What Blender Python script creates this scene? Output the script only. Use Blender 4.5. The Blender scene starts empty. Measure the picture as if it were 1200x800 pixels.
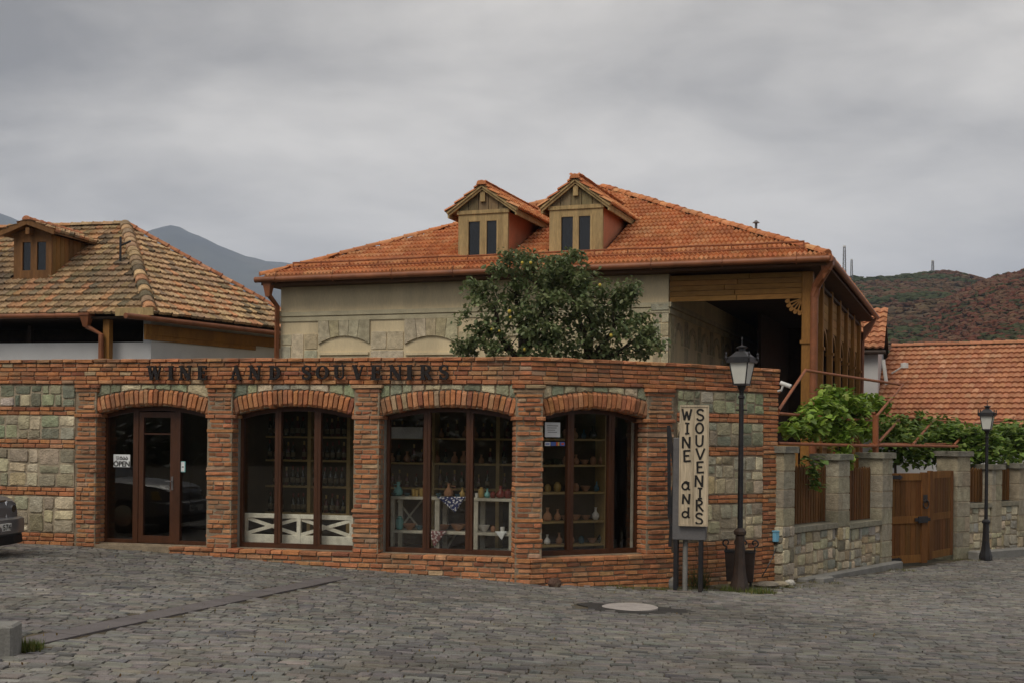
import bpy, bmesh, math, random
import numpy as np
from mathutils import Vector, Matrix, noise

SC = bpy.context.scene
COL = SC.collection
rnd = random.Random(7)
R = math.radians

# ------------------------------------------------------------------ camera, sky, sun, exposure
F, ROLL, CZ, HX, HY = 1480.0, 0.0108, 2.0, 600.0, 512.0      # focal length (px of the 1200 px wide photo), roll, eye height, principal point
cam_d = bpy.data.cameras.new("camera")
cam = bpy.data.objects.new("camera", cam_d)
COL.objects.link(cam)
cam.matrix_world = Matrix.Translation((0, 0, CZ)) @ Matrix.Rotation(R(90), 4, 'X') @ Matrix.Rotation(ROLL, 4, 'Z')
cam_d.sensor_width = 36
cam_d.lens = F / 1200 * 36
cam_d.shift_y = (HY - 400) / 1200
cam_d.clip_start = 0.1
cam_d.clip_end = 30000
SC.camera = cam

SUN_EL, SUN_AZ = R(52), R(215)
world = bpy.data.worlds.new("World")
SC.world = world
world.use_nodes = True
nt = world.node_tree
nt.nodes.clear()


def N(tree, typ, loc=(0, 0), **kw):
    n = tree.nodes.new(typ)
    for k, v in kw.items():
        setattr(n, k, v)
    return n


def build_world():
    L = nt.links
    out = N(nt, 'ShaderNodeOutputWorld')
    bg = N(nt, 'ShaderNodeBackground')
    bg.inputs['Strength'].default_value = 0.1
    sky = N(nt, 'ShaderNodeTexSky', sky_type='NISHITA', sun_disc=False)
    sky.sun_elevation = SUN_EL
    sky.sun_rotation = SUN_AZ
    tc = N(nt, 'ShaderNodeTexCoord')
    # project the view direction onto a flat cloud deck
    sep = N(nt, 'ShaderNodeSeparateXYZ')
    L.new(tc.outputs['Generated'], sep.inputs[0])
    add = N(nt, 'ShaderNodeMath', operation='ADD')
    L.new(sep.outputs['Z'], add.inputs[0]); add.inputs[1].default_value = 0.22
    mx = N(nt, 'ShaderNodeMath', operation='MAXIMUM')
    L.new(add.outputs[0], mx.inputs[0]); mx.inputs[1].default_value = 0.05
    dx = N(nt, 'ShaderNodeMath', operation='DIVIDE'); dy = N(nt, 'ShaderNodeMath', operation='DIVIDE')
    L.new(sep.outputs['X'], dx.inputs[0]); L.new(mx.outputs[0], dx.inputs[1])
    L.new(sep.outputs['Y'], dy.inputs[0]); L.new(mx.outputs[0], dy.inputs[1])
    cmb = N(nt, 'ShaderNodeCombineXYZ')
    L.new(dx.outputs[0], cmb.inputs[0]); L.new(dy.outputs[0], cmb.inputs[1])
    mp = N(nt, 'ShaderNodeMapping')
    mp.inputs['Scale'].default_value = (0.8, 1.0, 1)
    mp.inputs['Location'].default_value = SKY_OFF
    mp.inputs['Rotation'].default_value = (0, 0, R(14))
    L.new(cmb.outputs[0], mp.inputs['Vector'])
    n1 = N(nt, 'ShaderNodeTexNoise'); n1.inputs['Scale'].default_value = 0.75; n1.inputs['Detail'].default_value = 5
    n1.inputs['Roughness'].default_value = 0.5; n1.inputs['Distortion'].default_value = 0.25
    n2 = N(nt, 'ShaderNodeTexNoise'); n2.inputs['Scale'].default_value = 2.6; n2.inputs['Detail'].default_value = 12
    n2.inputs['Roughness'].default_value = 0.62; n2.inputs['Distortion'].default_value = 0.3
    L.new(mp.outputs[0], n1.inputs['Vector']); L.new(mp.outputs[0], n2.inputs['Vector'])
    mixn = N(nt, 'ShaderNodeMath', operation='MULTIPLY_ADD')
    L.new(n2.outputs['Fac'], mixn.inputs[0]); mixn.inputs[1].default_value = 0.30
    m0 = N(nt, 'ShaderNodeMath', operation='MULTIPLY'); m0.inputs[1].default_value = 0.70
    L.new(n1.outputs['Fac'], m0.inputs[0]); L.new(m0.outputs[0], mixn.inputs[2])
    ramp = N(nt, 'ShaderNodeValToRGB')
    cr = ramp.color_ramp
    cr.elements[0].position = 0.38; cr.elements[0].color = (SKY_D * 1.02, SKY_D * 0.952, SKY_D * 0.878, 1)
    cr.elements[1].position = 0.60; cr.elements[1].color = (SKY_B * 1.02, SKY_B * 0.957, SKY_B * 0.872, 1)
    L.new(mixn.outputs[0], ramp.inputs[0])
    mix = N(nt, 'ShaderNodeMix', data_type='RGBA')
    mix.inputs['Factor'].default_value = 0.95
    L.new(sky.outputs[0], mix.inputs['A']); L.new(ramp.outputs[0], mix.inputs['B'])
    L.new(mix.outputs['Result'], bg.inputs['Color'])
    L.new(bg.outputs[0], out.inputs['Surface'])


SKY_OFF = (10.82, 14.26, 0)
SKY_D, SKY_B = 2.0, 6.6
build_world()
sun_d = bpy.data.lights.new("sun", 'SUN')
sun_d.energy = 1.5
sun_d.angle = R(30)
sun_d.color = (1.0, 0.92, 0.80)
sun = bpy.data.objects.new("sun", sun_d)
COL.objects.link(sun)
sdir = Vector((math.sin(SUN_AZ) * math.cos(SUN_EL), math.cos(SUN_AZ) * math.cos(SUN_EL), math.sin(SUN_EL)))
sun.rotation_euler = sdir.to_track_quat('Z', 'Y').to_euler()
SC.view_settings.view_transform = 'Standard'
SC.view_settings.look = 'None'
SC.view_settings.exposure = 0.42
SC.view_settings.gamma = 1.0
SC.cycles.volume_bounces = 2


# ------------------------------------------------------------------ camera calibration: a photo pixel to a real point
def uv(px, py):
    dx, dy = px - HX, py - HY
    return dx + ROLL * dy, dy - ROLL * dx


def ray(px, py):
    u, v = uv(px, py)
    return Vector((u / F, 1.0, -v / F))


def at(px, py, Y):
    return Vector((0, 0, CZ)) + ray(px, py) * Y


def proj(P):
    u, v = P[0] / P[1] * F, (CZ - P[2]) / P[1] * F
    return HX + u - ROLL * v, HY + v + ROLL * u


ZW_X = [-40, -12, -7.3, -4.9, -2.7, 0, .5, 2.6, 4.5, 8, 12, 20, 60]
ZW_Z = [.45, .2, .14, .064, -.06, -.194, -.24, -.345, -.41, -.46, -.5, -.55, -.7]


def gz(X, Y):
    X = np.asarray(X, float); Y = np.asarray(Y, float)
    zw = np.interp(X, ZW_X, ZW_Z)
    t = np.clip(Y / 20.0, -0.6, 1)
    z0 = 0.42 - 0.012 * X
    z = z0 * (1 - t) + zw * t
    z = z - 0.014 * np.clip(Y - 21, 0, 20)
    return z


def ground_at(px, py):
    d = ray(px, py)
    lo, hi = 4.0, 80.0
    for _ in range(50):
        m = (lo + hi) / 2
        p = Vector((0, 0, CZ)) + d * m
        if p.z > float(gz(p.x, p.y)):
            lo = m
        else:
            hi = m
    return Vector((0, 0, CZ)) + d * lo


class Frame:
    """a vertical plane in plan: origin O, t to the right, n away from the street"""
    def __init__(self, O, t):
        self.O = Vector((O[0], O[1], 0)); l = math.hypot(t[0], t[1])
        self.t = Vector((t[0] / l, t[1] / l, 0)); self.n = Vector((-self.t.y, self.t.x, 0))

    def pt(self, s, z, d=0.0):
        return self.O + self.t * s + self.n * d + Vector((0, 0, z))

    def sz(self, px, py, d=0.0):
        r = ray(px, py); P = self.O + self.n * d - Vector((0, 0, CZ)); P.z = 0
        k = P.dot(self.n) / r.dot(self.n)
        q = r * k
        return (q - self.O).dot(self.t) if False else (Vector((q.x, q.y, 0)) - self.O).dot(self.t), CZ + q.z

    def s(self, px, py, d=0.0):
        return self.sz(px, py, d)[0]

    def z(self, px, py, d=0.0):
        return self.sz(px, py, d)[1]

    def M(self, s, z, d, w, h, dep, rot=0.0, yaw=0.0):
        """matrix (numpy) of a piece: local x along t, y inward, z up, scaled"""
        t, n = self.t, self.n
        if yaw:
            t, n = t * math.cos(yaw) + n * math.sin(yaw), n * math.cos(yaw) - t * math.sin(yaw)
        up = Vector((0, 0, 1))
        if rot:
            t, up = t * math.cos(rot) + up * math.sin(rot), up * math.cos(rot) - t * math.sin(rot)
        P = self.pt(s, z, d)
        return np.array([[t.x * w, n.x * dep, up.x * h, P.x], [t.y * w, n.y * dep, up.y * h, P.y],
                         [t.z * w, n.z * dep, up.z * h, P.z], [0, 0, 0, 1]])


# ------------------------------------------------------------------ materials
MATS = {}


def mat(name, base=(.5, .5, .5), rough=.85, var=.25, scale=5.0, fine=.15, fscale=60, bump=.25, bscale=50, tint=None,
        metal=0.0, spec=.3, dirt=0.0, dirtcol=(.1, .09, .06), dscale=1.5, stretch=None, emit=None):
    m = bpy.data.materials.new(name); m.use_nodes = True
    t = m.node_tree; L = t.links
    b = t.nodes['Principled BSDF']
    b.inputs['Roughness'].default_value = rough
    b.inputs['Metallic'].default_value = metal
    b.inputs['Specular IOR Level'].default_value = spec
    geo = N(t, 'ShaderNodeNewGeometry')
    vec = geo.outputs['Position']
    if stretch:
        mp = N(t, 'ShaderNodeMapping'); mp.inputs['Scale'].default_value = stretch
        L.new(vec, mp.inputs['Vector']); vec = mp.outputs[0]

    def noisef(sc, det=3, dist=0.0):
        n = N(t, 'ShaderNodeTexNoise'); n.inputs['Scale'].default_value = sc; n.inputs['Detail'].default_value = det
        n.inputs['Distortion'].default_value = dist
        L.new(vec, n.inputs['Vector']); return n.outputs['Fac']

    def rng(f, a, c):
        r = N(t, 'ShaderNodeMapRange'); r.inputs['From Min'].default_value = .25; r.inputs['From Max'].default_value = .75
        r.inputs['To Min'].default_value = a; r.inputs['To Max'].default_value = c
        L.new(f, r.inputs['Value']); return r.outputs[0]

    def mulc(c, f):
        v = N(t, 'ShaderNodeVectorMath', operation='SCALE')
        L.new(c, v.inputs[0]); L.new(f, v.inputs['Scale']); return v.outputs[0]
    if tint == 'attr':
        a = N(t, 'ShaderNodeVertexColor', layer_name='tint'); c = a.outputs['Color']
    elif tint == 'obj':
        a = N(t, 'ShaderNodeObjectInfo'); c = a.outputs['Color']
    else:
        a = N(t, 'ShaderNodeRGB'); a.outputs[0].default_value = (*base, 1); c = a.outputs[0]
    if var:
        c = mulc(c, rng(noisef(scale, 4), 1 - var, 1 + var))
    if fine:
        c = mulc(c, rng(noisef(fscale, 2), 1 - fine, 1 + fine))
    if dirt:
        mx = N(t, 'ShaderNodeMix', data_type='RGBA')
        r = N(t, 'ShaderNodeMapRange'); r.inputs['From Min'].default_value = .5; r.inputs['From Max'].default_value = .68
        r.inputs['To Max'].default_value = dirt
        L.new(noisef(dscale, 6, .3), r.inputs['Value']); L.new(r.outputs[0], mx.inputs['Factor'])
        L.new(c, mx.inputs['A']); mx.inputs['B'].default_value = (*dirtcol, 1); c = mx.outputs['Result']
    L.new(c, b.inputs['Base Color'])
    if bump:
        bp = N(t, 'ShaderNodeBump'); bp.inputs['Strength'].default_value = bump; bp.inputs['Distance'].default_value = .02
        L.new(noisef(bscale, 4), bp.inputs['Height']); L.new(bp.outputs[0], b.inputs['Normal'])
    if emit:
        b.inputs['Emission Color'].default_value = (*emit[0], 1); b.inputs['Emission Strength'].default_value = emit[1]
    MATS[name] = m
    return m


def pair(name, **kw):
    mat(name, tint='obj', **kw); mat(name + '_merged', tint='attr', **kw)


def glass_mat(name, tintc=(.9, .92, .9), rough=0.02, fac=1.0):
    m = bpy.data.materials.new(name); m.use_nodes = True
    t = m.node_tree; t.nodes.clear(); L = t.links
    out = N(t, 'ShaderNodeOutputMaterial'); mx = N(t, 'ShaderNodeMixShader')
    fr = N(t, 'ShaderNodeFresnel'); gm = N(t, 'ShaderNodeNewGeometry')
    io = N(t, 'ShaderNodeMapRange'); io.inputs['To Min'].default_value = 1.5; io.inputs['To Max'].default_value = 1 / 1.5   # same mirror on both sides of a thin pane
    L.new(gm.outputs['Backfacing'], io.inputs['Value']); L.new(io.outputs[0], fr.inputs['IOR'])
    tr = N(t, 'ShaderNodeBsdfTransparent'); tr.inputs[0].default_value = (*tintc, 1)
    gl = N(t, 'ShaderNodeBsdfGlossy'); gl.inputs['Roughness'].default_value = rough; gl.inputs['Color'].default_value = (fac, fac, fac, 1)
    L.new(fr.outputs[0], mx.inputs[0]); L.new(tr.outputs[0], mx.inputs[1]); L.new(gl.outputs[0], mx.inputs[2])
    L.new(mx.outputs[0], out.inputs['Surface'])
    MATS[name] = m
    return m


# ------------------------------------------------------------------ objects
def tag(o, label=None, cat=None, group=None, kind=None):
    if label: o['label'] = label
    if cat: o['category'] = cat
    if group: o['group'] = group
    if kind: o['kind'] = kind
    return o


def empty(name, loc, label=None, cat=None, group=None):
    o = bpy.data.objects.new(name, None); COL.objects.link(o)
    o.location = loc; o.empty_display_size = .3
    return tag(o, label, cat, group)


def world_loc(o):
    p = Vector((0, 0, 0))
    while o is not None:
        if o.type == 'EMPTY': return p + Vector(o.location)
        o = o.parent
    return p


def adopt(o, parent):
    """parent o (placed in world space) to a thing or part that is only translated"""
    if parent is None: return
    o.parent = parent
    w = Matrix.Identity(4)
    q = parent
    chain = []
    while q is not None:
        chain.append(q); q = q.parent
    for q in reversed(chain):
        w = w @ (q.matrix_parent_inverse if q.parent else Matrix.Identity(4)) @ q.matrix_basis
    o.matrix_parent_inverse = w.inverted()


def mesh_from(name, V, faces_list, mats, cols=None, mi=None, smooth=False):
    """V (n,3); faces_list: list of index tuples; cols per face"""
    me = bpy.data.meshes.new(name)
    V = np.asarray(V, dtype=np.float32)
    lens = np.fromiter((len(f) for f in faces_list), dtype=np.int32, count=len(faces_list))
    flat = np.fromiter((i for f in faces_list for i in f), dtype=np.int32, count=int(lens.sum()))
    return _mesh(me, V, lens, flat, mats, cols, mi, smooth)


def _mesh(me, V, lens, flat, mats, cols, mi, smooth):
    nv, nf, nl = len(V), len(lens), len(flat)
    me.vertices.add(nv); me.vertices.foreach_set('co', V.astype(np.float32).ravel())
    me.loops.add(nl); me.loops.foreach_set('vertex_index', flat.astype(np.int32))
    me.polygons.add(nf)
    starts = np.zeros(nf, np.int32); starts[1:] = np.cumsum(lens)[:-1]
    me.polygons.foreach_set('loop_start', starts)
    if smooth: me.polygons.foreach_set('use_smooth', np.ones(nf, bool))
    else: me.polygons.foreach_set('use_smooth', np.zeros(nf, bool))
    for m in (mats if isinstance(mats, (list, tuple)) else [mats]):
        me.materials.append(MATS[m])
    if mi is not None: me.polygons.foreach_set('material_index', np.asarray(mi, np.int32))
    if cols is not None:
        ca = me.color_attributes.new('tint', 'FLOAT_COLOR', 'CORNER')
        c = np.ones((nl, 4), np.float32); c[:, :3] = np.repeat(np.asarray(cols, np.float32), lens, axis=0)
        ca.data.foreach_set('color', c.ravel())
    me.update(calc_edges=True); me.validate()
    return me


def link(name, me, parent=None):
    o = bpy.data.objects.new(name, me); COL.objects.link(o)
    adopt(o, parent)
    return o


def batch(name, protos, idx, Ms, mats, cols=None, parent=None, smooth=False):
    """many transformed copies of small protos joined in one mesh; Ms (m,4,4), idx proto index"""
    Ms = np.asarray(Ms); idx = np.asarray(idx)
    Vs, lens, flats, cs = [], [], [], []
    off = 0
    for k, (pv, pf) in enumerate(protos):
        sel = np.nonzero(idx == k)[0]
        if not len(sel): continue
        pv = np.asarray(pv, float); M = Ms[sel]
        W = np.einsum('mij,vj->mvi', M[:, :3, :3], pv) + M[:, None, :3, 3]
        m = len(sel); n = len(pv)
        pl = np.array([len(f) for f in pf], np.int32); pfl = np.array([i for f in pf for i in f], np.int32)
        Vs.append(W.reshape(-1, 3))
        flats.append((pfl[None, :] + (off + np.arange(m) * n)[:, None]).ravel())
        lens.append(np.tile(pl, m))
        if cols is not None: cs.append(np.repeat(np.asarray(cols)[sel], len(pf), axis=0))
        off += m * n
    me = bpy.data.meshes.new(name)
    _mesh(me, np.concatenate(Vs), np.concatenate(lens), np.concatenate(flats), mats,
          np.concatenate(cs) if cols is not None else None, None, smooth)
    return link(name, me, parent)


class Pieces:
    """countable pieces: the ones that show largest become parts of their own, the rest one joined part"""
    def __init__(self, name, rest, material):
        self.name, self.rest, self.material = name, rest, material
        self.protos, self.idx, self.M, self.col = [], [], [], []

    def proto(self, V, Fs):
        self.protos.append((np.asarray(V, float), Fs)); return len(self.protos) - 1

    def add(self, k, M, col):
        self.idx.append(k); self.M.append(np.asarray(M, float)); self.col.append(tuple(col))

    def poly(self, V, Fs, col):
        V = np.asarray(V, float); c = V.mean(0)
        M = np.eye(4); M[:3, 3] = c
        self.add(self.proto(V - c, Fs), M, col)

    def finish(self, parent, limit=300, kindless=False):
        n = len(self.idx)
        if not n: return
        area = np.zeros(n)
        for i in range(n):
            pv = self.protos[self.idx[i]][0]; M = self.M[i]
            W = pv @ M[:3, :3].T + M[:3, 3]
            if W[:, 1].min() < 1: continue
            u = W[:, 0] / W[:, 1] * F; v = (CZ - W[:, 2]) / W[:, 1] * F
            x = HX + u - ROLL * v; y = HY + v + ROLL * u
            x0, x1 = max(x.min(), 0), min(x.max(), 1200); y0, y1 = max(y.min(), 0), min(y.max(), 800)
            if x1 > x0 and y1 > y0: area[i] = (x1 - x0) * (y1 - y0)
        order = np.argsort(-area, kind='stable')
        big = [i for i in order[:limit] if area[i] > 0]; bigset = set(big)
        cache = {}
        for i in big:
            k = self.idx[i]
            if k not in cache:
                cache[k] = mesh_from(self.name, self.protos[k][0], self.protos[k][1], self.material)
            o = bpy.data.objects.new(self.name, cache[k]); COL.objects.link(o)
            o.color = (*self.col[i], 1)
            adopt(o, parent); o.matrix_basis = Matrix(self.M[i].tolist())
        small = [i for i in range(n) if i not in bigset]
        if small:
            o = batch(self.rest, self.protos, np.array(self.idx)[small], np.array(self.M)[small], self.material + '_merged',
                      np.array(self.col)[small], parent)
            o['kind'] = 'stuff'
        return


class MB:
    """collects shapes in world space and links them as ONE mesh object"""
    def __init__(self):
        self.V, self.Fc, self.mi = [], [], []

    def add(self, V, Fs, mi=0):
        o = len(self.V)
        self.V += [tuple(v) for v in V]
        for f in Fs: self.Fc.append(tuple(i + o for i in f)); self.mi.append(mi)
        return self

    def hexa(self, p, mi=0):
        """p: 4 bottom points, 4 top points (same order)"""
        return self.add(p, [(0, 3, 2, 1), (4, 5, 6, 7), (0, 1, 5, 4), (1, 2, 6, 5), (2, 3, 7, 6), (3, 0, 4, 7)], mi)

    def fbox(self, fr, s0, s1, z0, z1, d0, d1, mi=0, bev=0.0):
        if bev <= 0:
            P = [fr.pt(s0, z0, d0), fr.pt(s1, z0, d0), fr.pt(s1, z0, d1), fr.pt(s0, z0, d1),
                 fr.pt(s0, z1, d0), fr.pt(s1, z1, d0), fr.pt(s1, z1, d1), fr.pt(s0, z1, d1)]
            return self.hexa(P, mi)
        b = bev
        def ring(s_in, d_in, z):
            a0, a1, c0, c1 = s0 + s_in, s1 - s_in, d0 + d_in, d1 - d_in
            return [fr.pt(a0 + b, z, c0), fr.pt(a1 - b, z, c0), fr.pt(a1, z, c0 + b), fr.pt(a1, z, c1 - b),
                    fr.pt(a1 - b, z, c1), fr.pt(a0 + b, z, c1), fr.pt(a0, z, c1 - b), fr.pt(a0, z, c0 + b)]
        V = ring(b, b, z0) + ring(0, 0, z0 + b) + ring(0, 0, z1 - b) + ring(b, b, z1)
        Fs = [tuple(range(7, -1, -1)), tuple(range(24, 32))]
        for k in range(3):
            for i in range(8):
                j = (i + 1) % 8
                Fs.append((k * 8 + i, k * 8 + j, k * 8 + 8 + j, k * 8 + 8 + i))
        return self.add(V, Fs, mi)

    def bar(self, a, b, w, h, up=(0, 0, 1), mi=0):
        a, b = Vector(a), Vector(b); ax = (b - a).normalized(); up = Vector(up)
        sd = ax.cross(up)
        if sd.length < 1e-4: sd = ax.cross(Vector((0, 1, 0)))
        sd.normalize(); u2 = sd.cross(ax)
        sd *= w / 2; u2 = u2 * h / 2
        return self.hexa([a - sd - u2, a + sd - u2, b + sd - u2, b - sd - u2, a - sd + u2, a + sd + u2, b + sd + u2, b - sd + u2], mi)

    def tube(self, pts, r, n=8, mi=0, caps=True):
        pts = [Vector(p) for p in pts]
        rs = r if isinstance(r, (list, tuple)) else [r] * len(pts)
        V, Fs = [], []
        ref = Vector((0.31, 0.17, 0.93))
        for i, p in enumerate(pts):
            d = (pts[min(i + 1, len(pts) - 1)] - pts[max(i - 1, 0)]).normalized()
            a = d.cross(ref)
            if a.length < 1e-3: a = d.cross(Vector((1, 0, 0)))
            a.normalize(); b = d.cross(a)
            for k in range(n):
                t = 2 * math.pi * k / n
                V.append(p + (a * math.cos(t) + b * math.sin(t)) * rs[i])
        for i in range(len(pts) - 1):
            for k in range(n):
                j = (k + 1) % n
                Fs.append((i * n + k, i * n + j, i * n + n + j, i * n + n + k))
        if caps:
            Fs.append(tuple(range(n))[::-1]); Fs.append(tuple(range((len(pts) - 1) * n, len(pts) * n)))
        return self.add(V, Fs, mi)

    def lathe(self, prof, c, n=12, mi=0, rot=0.0, sx=1.0):
        V, Fs = [], []
        for r, z in prof:
            for k in range(n):
                t = rot + 2 * math.pi * k / n
                V.append((c[0] + r * math.cos(t) * sx, c[1] + r * math.sin(t), c[2] + z))
        for i in range(len(prof) - 1):
            for k in range(n):
                j = (k + 1) % n
                Fs.append((i * n + k, i * n + j, i * n + n + j, i * n + n + k))
        Fs.append(tuple(range(n))[::-1]); Fs.append(tuple(range((len(prof) - 1) * n, len(prof) * n)))
        return self.add(V, Fs, mi)

    def prism(self, poly, off, mi=0):
        """polygon (list of 3D points) extruded by vector off"""
        n = len(poly); poly = [Vector(p) for p in poly]; off = Vector(off)
        V = poly + [p + off for p in poly]
        Fs = [tuple(range(n)), tuple(range(2 * n - 1, n - 1, -1))] + [(i, i + n, (i + 1) % n + n, (i + 1) % n) for i in range(n)]
        return self.add(V, Fs, mi)

    def build(self, name, mats, parent=None, smooth=False):
        me = mesh_from(name, self.V, self.Fc, mats, None, self.mi if any(self.mi) else None, smooth)
        return link(name, me, parent)


def shade_auto(o, ang=40):
    me = o.data
    me.polygons.foreach_set('use_smooth', np.ones(len(me.polygons), bool))
    try:
        me.set_sharp_from_angle(angle=R(ang))
    except Exception:
        pass
    return o


def mixc(a, b, t): return tuple(x + (y - x) * t for x, y in zip(a, b))
def jit(c, k=.15):
    f = 1 + rnd.uniform(-k, k)
    return tuple(max(0.003, x * f * (1 + rnd.uniform(-k / 3, k / 3))) for x in c)


# ------------------------------------------------------------------ palette
pair('brick', rough=.9, var=.24, scale=14, fine=.24, fscale=90, bump=.6, bscale=70, spec=.15, dirt=.6, dirtcol=(.22, .15, .095), dscale=2.2)
pair('stone', rough=.9, var=.25, scale=9, fine=.25, fscale=70, bump=.9, bscale=32, spec=.15, dirt=.4, dirtcol=(.22, .185, .13), dscale=5)
pair('sett', rough=.7, var=.28, scale=6, fine=.25, fscale=90, bump=.6, bscale=60, spec=.35, dirt=.4, dirtcol=(.115, .095, .062), dscale=1.3)
pair('tile', rough=.85, var=.18, scale=8, fine=.2, fscale=60, bump=.25, bscale=60, spec=.2, dirt=.4, dirtcol=(.27, .14, .08), dscale=1.1)
pair('old_tile', rough=.95, var=.35, scale=7, fine=.3, fscale=45, bump=.4, bscale=50, spec=.1)
pair('plank', rough=.8, var=.25, scale=6, fine=.22, fscale=40, bump=.3, bscale=40, spec=.2, stretch=(1, 1, .12))
pair('hplank', rough=.8, var=.2, scale=4, fine=.2, fscale=40, bump=.25, bscale=40, spec=.2, stretch=(.15, .15, 1))
mat('mortar', (.27, .215, .15), rough=.95, var=.3, scale=7, fine=.25, bump=.6, bscale=60, dirt=.6, dirtcol=(.15, .11, .075), dscale=2.5)
mat('light_mortar', (.36, .30, .215), rough=.95, var=.25, scale=9, fine=.25, bump=.6, bscale=60, dirt=.5, dirtcol=(.22, .175, .12), dscale=4)
mat('plaster_reveal', (.22, .21, .18), var=.2, bump=.3)
mat('street_joint', (.075, .064, .045), rough=.95, var=.5, scale=3, fine=.4, fscale=50, bump=.5, dirt=.55, dirtcol=(.10, .07, .03), dscale=2.2)
mat('ground_soil', (.075, .07, .05), rough=.95, var=.35, scale=.6, fine=.3, fscale=12, bump=.4, bscale=12, dirt=.5, dirtcol=(.05, .07, .025), dscale=.2)
mat('bank_soil', (.028, .026, .016), rough=1, var=.5, scale=1.5, bump=0, spec=.05)
mat('asphalt_patch', (.04, .037, .034), rough=.9, var=.25, scale=4, fine=.3, fscale=80, bump=.5, bscale=90)
mat('channel', (.125, .112, .112), rough=.8, var=.2, scale=3, fine=.2, fscale=50, bump=.3, dirt=.3, dirtcol=(.09, .08, .06))
mat('concrete', (.22, .215, .2), rough=.9, var=.2, scale=4, fine=.2, fscale=60, bump=.35, dirt=.4, dirtcol=(.12, .12, .1), dscale=3)
mat('manhole', (.33, .30, .28), rough=.9, var=.15, scale=6, bump=.3)
mat('window_wood', (.062, .022, .008), rough=.45, var=.3, scale=8, fine=.2, bump=.1, spec=.4, stretch=(1, 1, .15))
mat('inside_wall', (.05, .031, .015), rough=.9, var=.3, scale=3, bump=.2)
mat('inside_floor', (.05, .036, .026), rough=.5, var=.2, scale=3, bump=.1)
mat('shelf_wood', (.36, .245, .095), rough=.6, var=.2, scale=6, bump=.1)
mat('table_wood', (.46, .43, .35), rough=.7, var=.2, scale=8, fine=.15, bump=.15, dirt=.4, dirtcol=(.25, .22, .16), dscale=6)
mat('white_wood', (.74, .71, .60), rough=.6, var=.15, scale=8, fine=.12, bump=.15, dirt=.3, dirtcol=(.3, .27, .2), dscale=6)
mat('letter_metal', (.010, .006, .005), rough=.55, var=.3, scale=20, bump=.1, spec=.4)
mat('black_iron', (.012, .012, .014), rough=.42, var=.25, scale=12, fine=.1, bump=.12, spec=.5, dirt=.35, dirtcol=(.05, .03, .02), dscale=5)
mat('rusty_iron', (.035, .022, .016), rough=.6, var=.3, scale=10, bump=.25, spec=.4, dirt=.5, dirtcol=(.07, .035, .02), dscale=6)
mat('lantern_glass', (.62, .62, .56), rough=.25, var=.08, scale=8, fine=.0, bump=0, spec=.5)
mat('grey_metal', (.12, .115, .115), rough=.5, var=.2, scale=5, bump=.05, spec=.4)
mat('copper_gutter', (.24, .085, .035), rough=.5, var=.3, scale=3, fine=.15, bump=.08, spec=.4, dirt=.3, dirtcol=(.1, .04, .02), dscale=4)
mat('house_plaster', (.66, .545, .35), rough=.92, var=.12, scale=2.4, fine=.08, fscale=40, bump=.3, bscale=45, dirt=.5, dirtcol=(.46, .385, .25), dscale=1.6, stretch=(1, 1, .22))
mat('white_plaster', (.56, .56, .56), rough=.9, var=.07, scale=1.5, fine=.05, bump=.12, dirt=.25, dirtcol=(.4, .4, .4), dscale=1.2)
mat('string_course', (.52, .46, .31), rough=.9, var=.2, scale=3, fine=.15, bump=.3)
mat('mustard_wood', (.27, .125, .028), rough=.65, var=.25, scale=5, fine=.2, bump=.15, stretch=(1, 1, .15), spec=.3)
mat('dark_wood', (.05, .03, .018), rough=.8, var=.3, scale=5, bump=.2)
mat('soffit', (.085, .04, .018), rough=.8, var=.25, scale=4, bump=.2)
mat('weathered_wood', (.40, .285, .135), rough=.85, var=.35, scale=7, fine=.25, bump=.35, stretch=(1, 1, .12), dirt=.45, dirtcol=(.23, .17, .09), dscale=5)
mat('brown_wood', (.16, .075, .025), rough=.7, var=.35, scale=6, fine=.25, bump=.25, stretch=(1, 1, .12))
mat('flashing', (.56, .22, .12), rough=.7, var=.15, scale=2.5, fine=.1, bump=.1)
mat('roof_underlay', (.12, .05, .03), rough=.9, var=.2)
mat('dark_pane', (.012, .014, .016), rough=.08, var=0, fine=0, bump=0, spec=.6)
mat('pipe_rust', (.27, .092, .038), rough=.6, var=.25, scale=6, fine=.15, bump=.15)
mat('bark', (.055, .042, .03), rough=.95, var=.35, scale=14, bump=.7, bscale=30)
mat('leaf', rough=.5, var=.25, scale=3, fine=0, bump=0, spec=.4, tint='attr')
def leaf_light():
    t = MATS['leaf'].node_tree; L = t.links; b = t.nodes['Principled BSDF']; out = [n for n in t.nodes if n.type == 'OUTPUT_MATERIAL'][0]
    tl = N(t, 'ShaderNodeBsdfTranslucent'); mx = N(t, 'ShaderNodeMixShader'); mx.inputs[0].default_value = .3
    L.new(b.inputs['Base Color'].links[0].from_socket, tl.inputs['Color'])
    L.new(b.outputs[0], mx.inputs[1]); L.new(tl.outputs[0], mx.inputs[2]); L.new(mx.outputs[0], out.inputs['Surface'])
leaf_light()
mat('grass', rough=.7, var=.2, scale=3, fine=0, bump=0, spec=.2, tint='attr')
mat('hill_soil', (.075, .055, .035), rough=1, var=.35, scale=.02, fine=.4, fscale=.12, bump=0, dirt=.75, dirtcol=(.042, .056, .024), dscale=.016, spec=.05)
mat('hill_bush', rough=1, var=.25, scale=.3, fine=0, bump=0, tint='attr', spec=.05)
mat('mountain_slope', (.06, .065, .05), rough=1, var=.4, scale=.0016, fine=.3, fscale=.008, bump=0, dirt=.5, dirtcol=(.11, .10, .08), dscale=.002, spec=.02)
mat('car_paint', (.21, .21, .22), rough=.3, var=.05, scale=3, fine=0, bump=0, metal=.5, spec=.5)
mat('car_black', (.012, .012, .013), rough=.5, var=.1, bump=0, fine=0)
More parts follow.
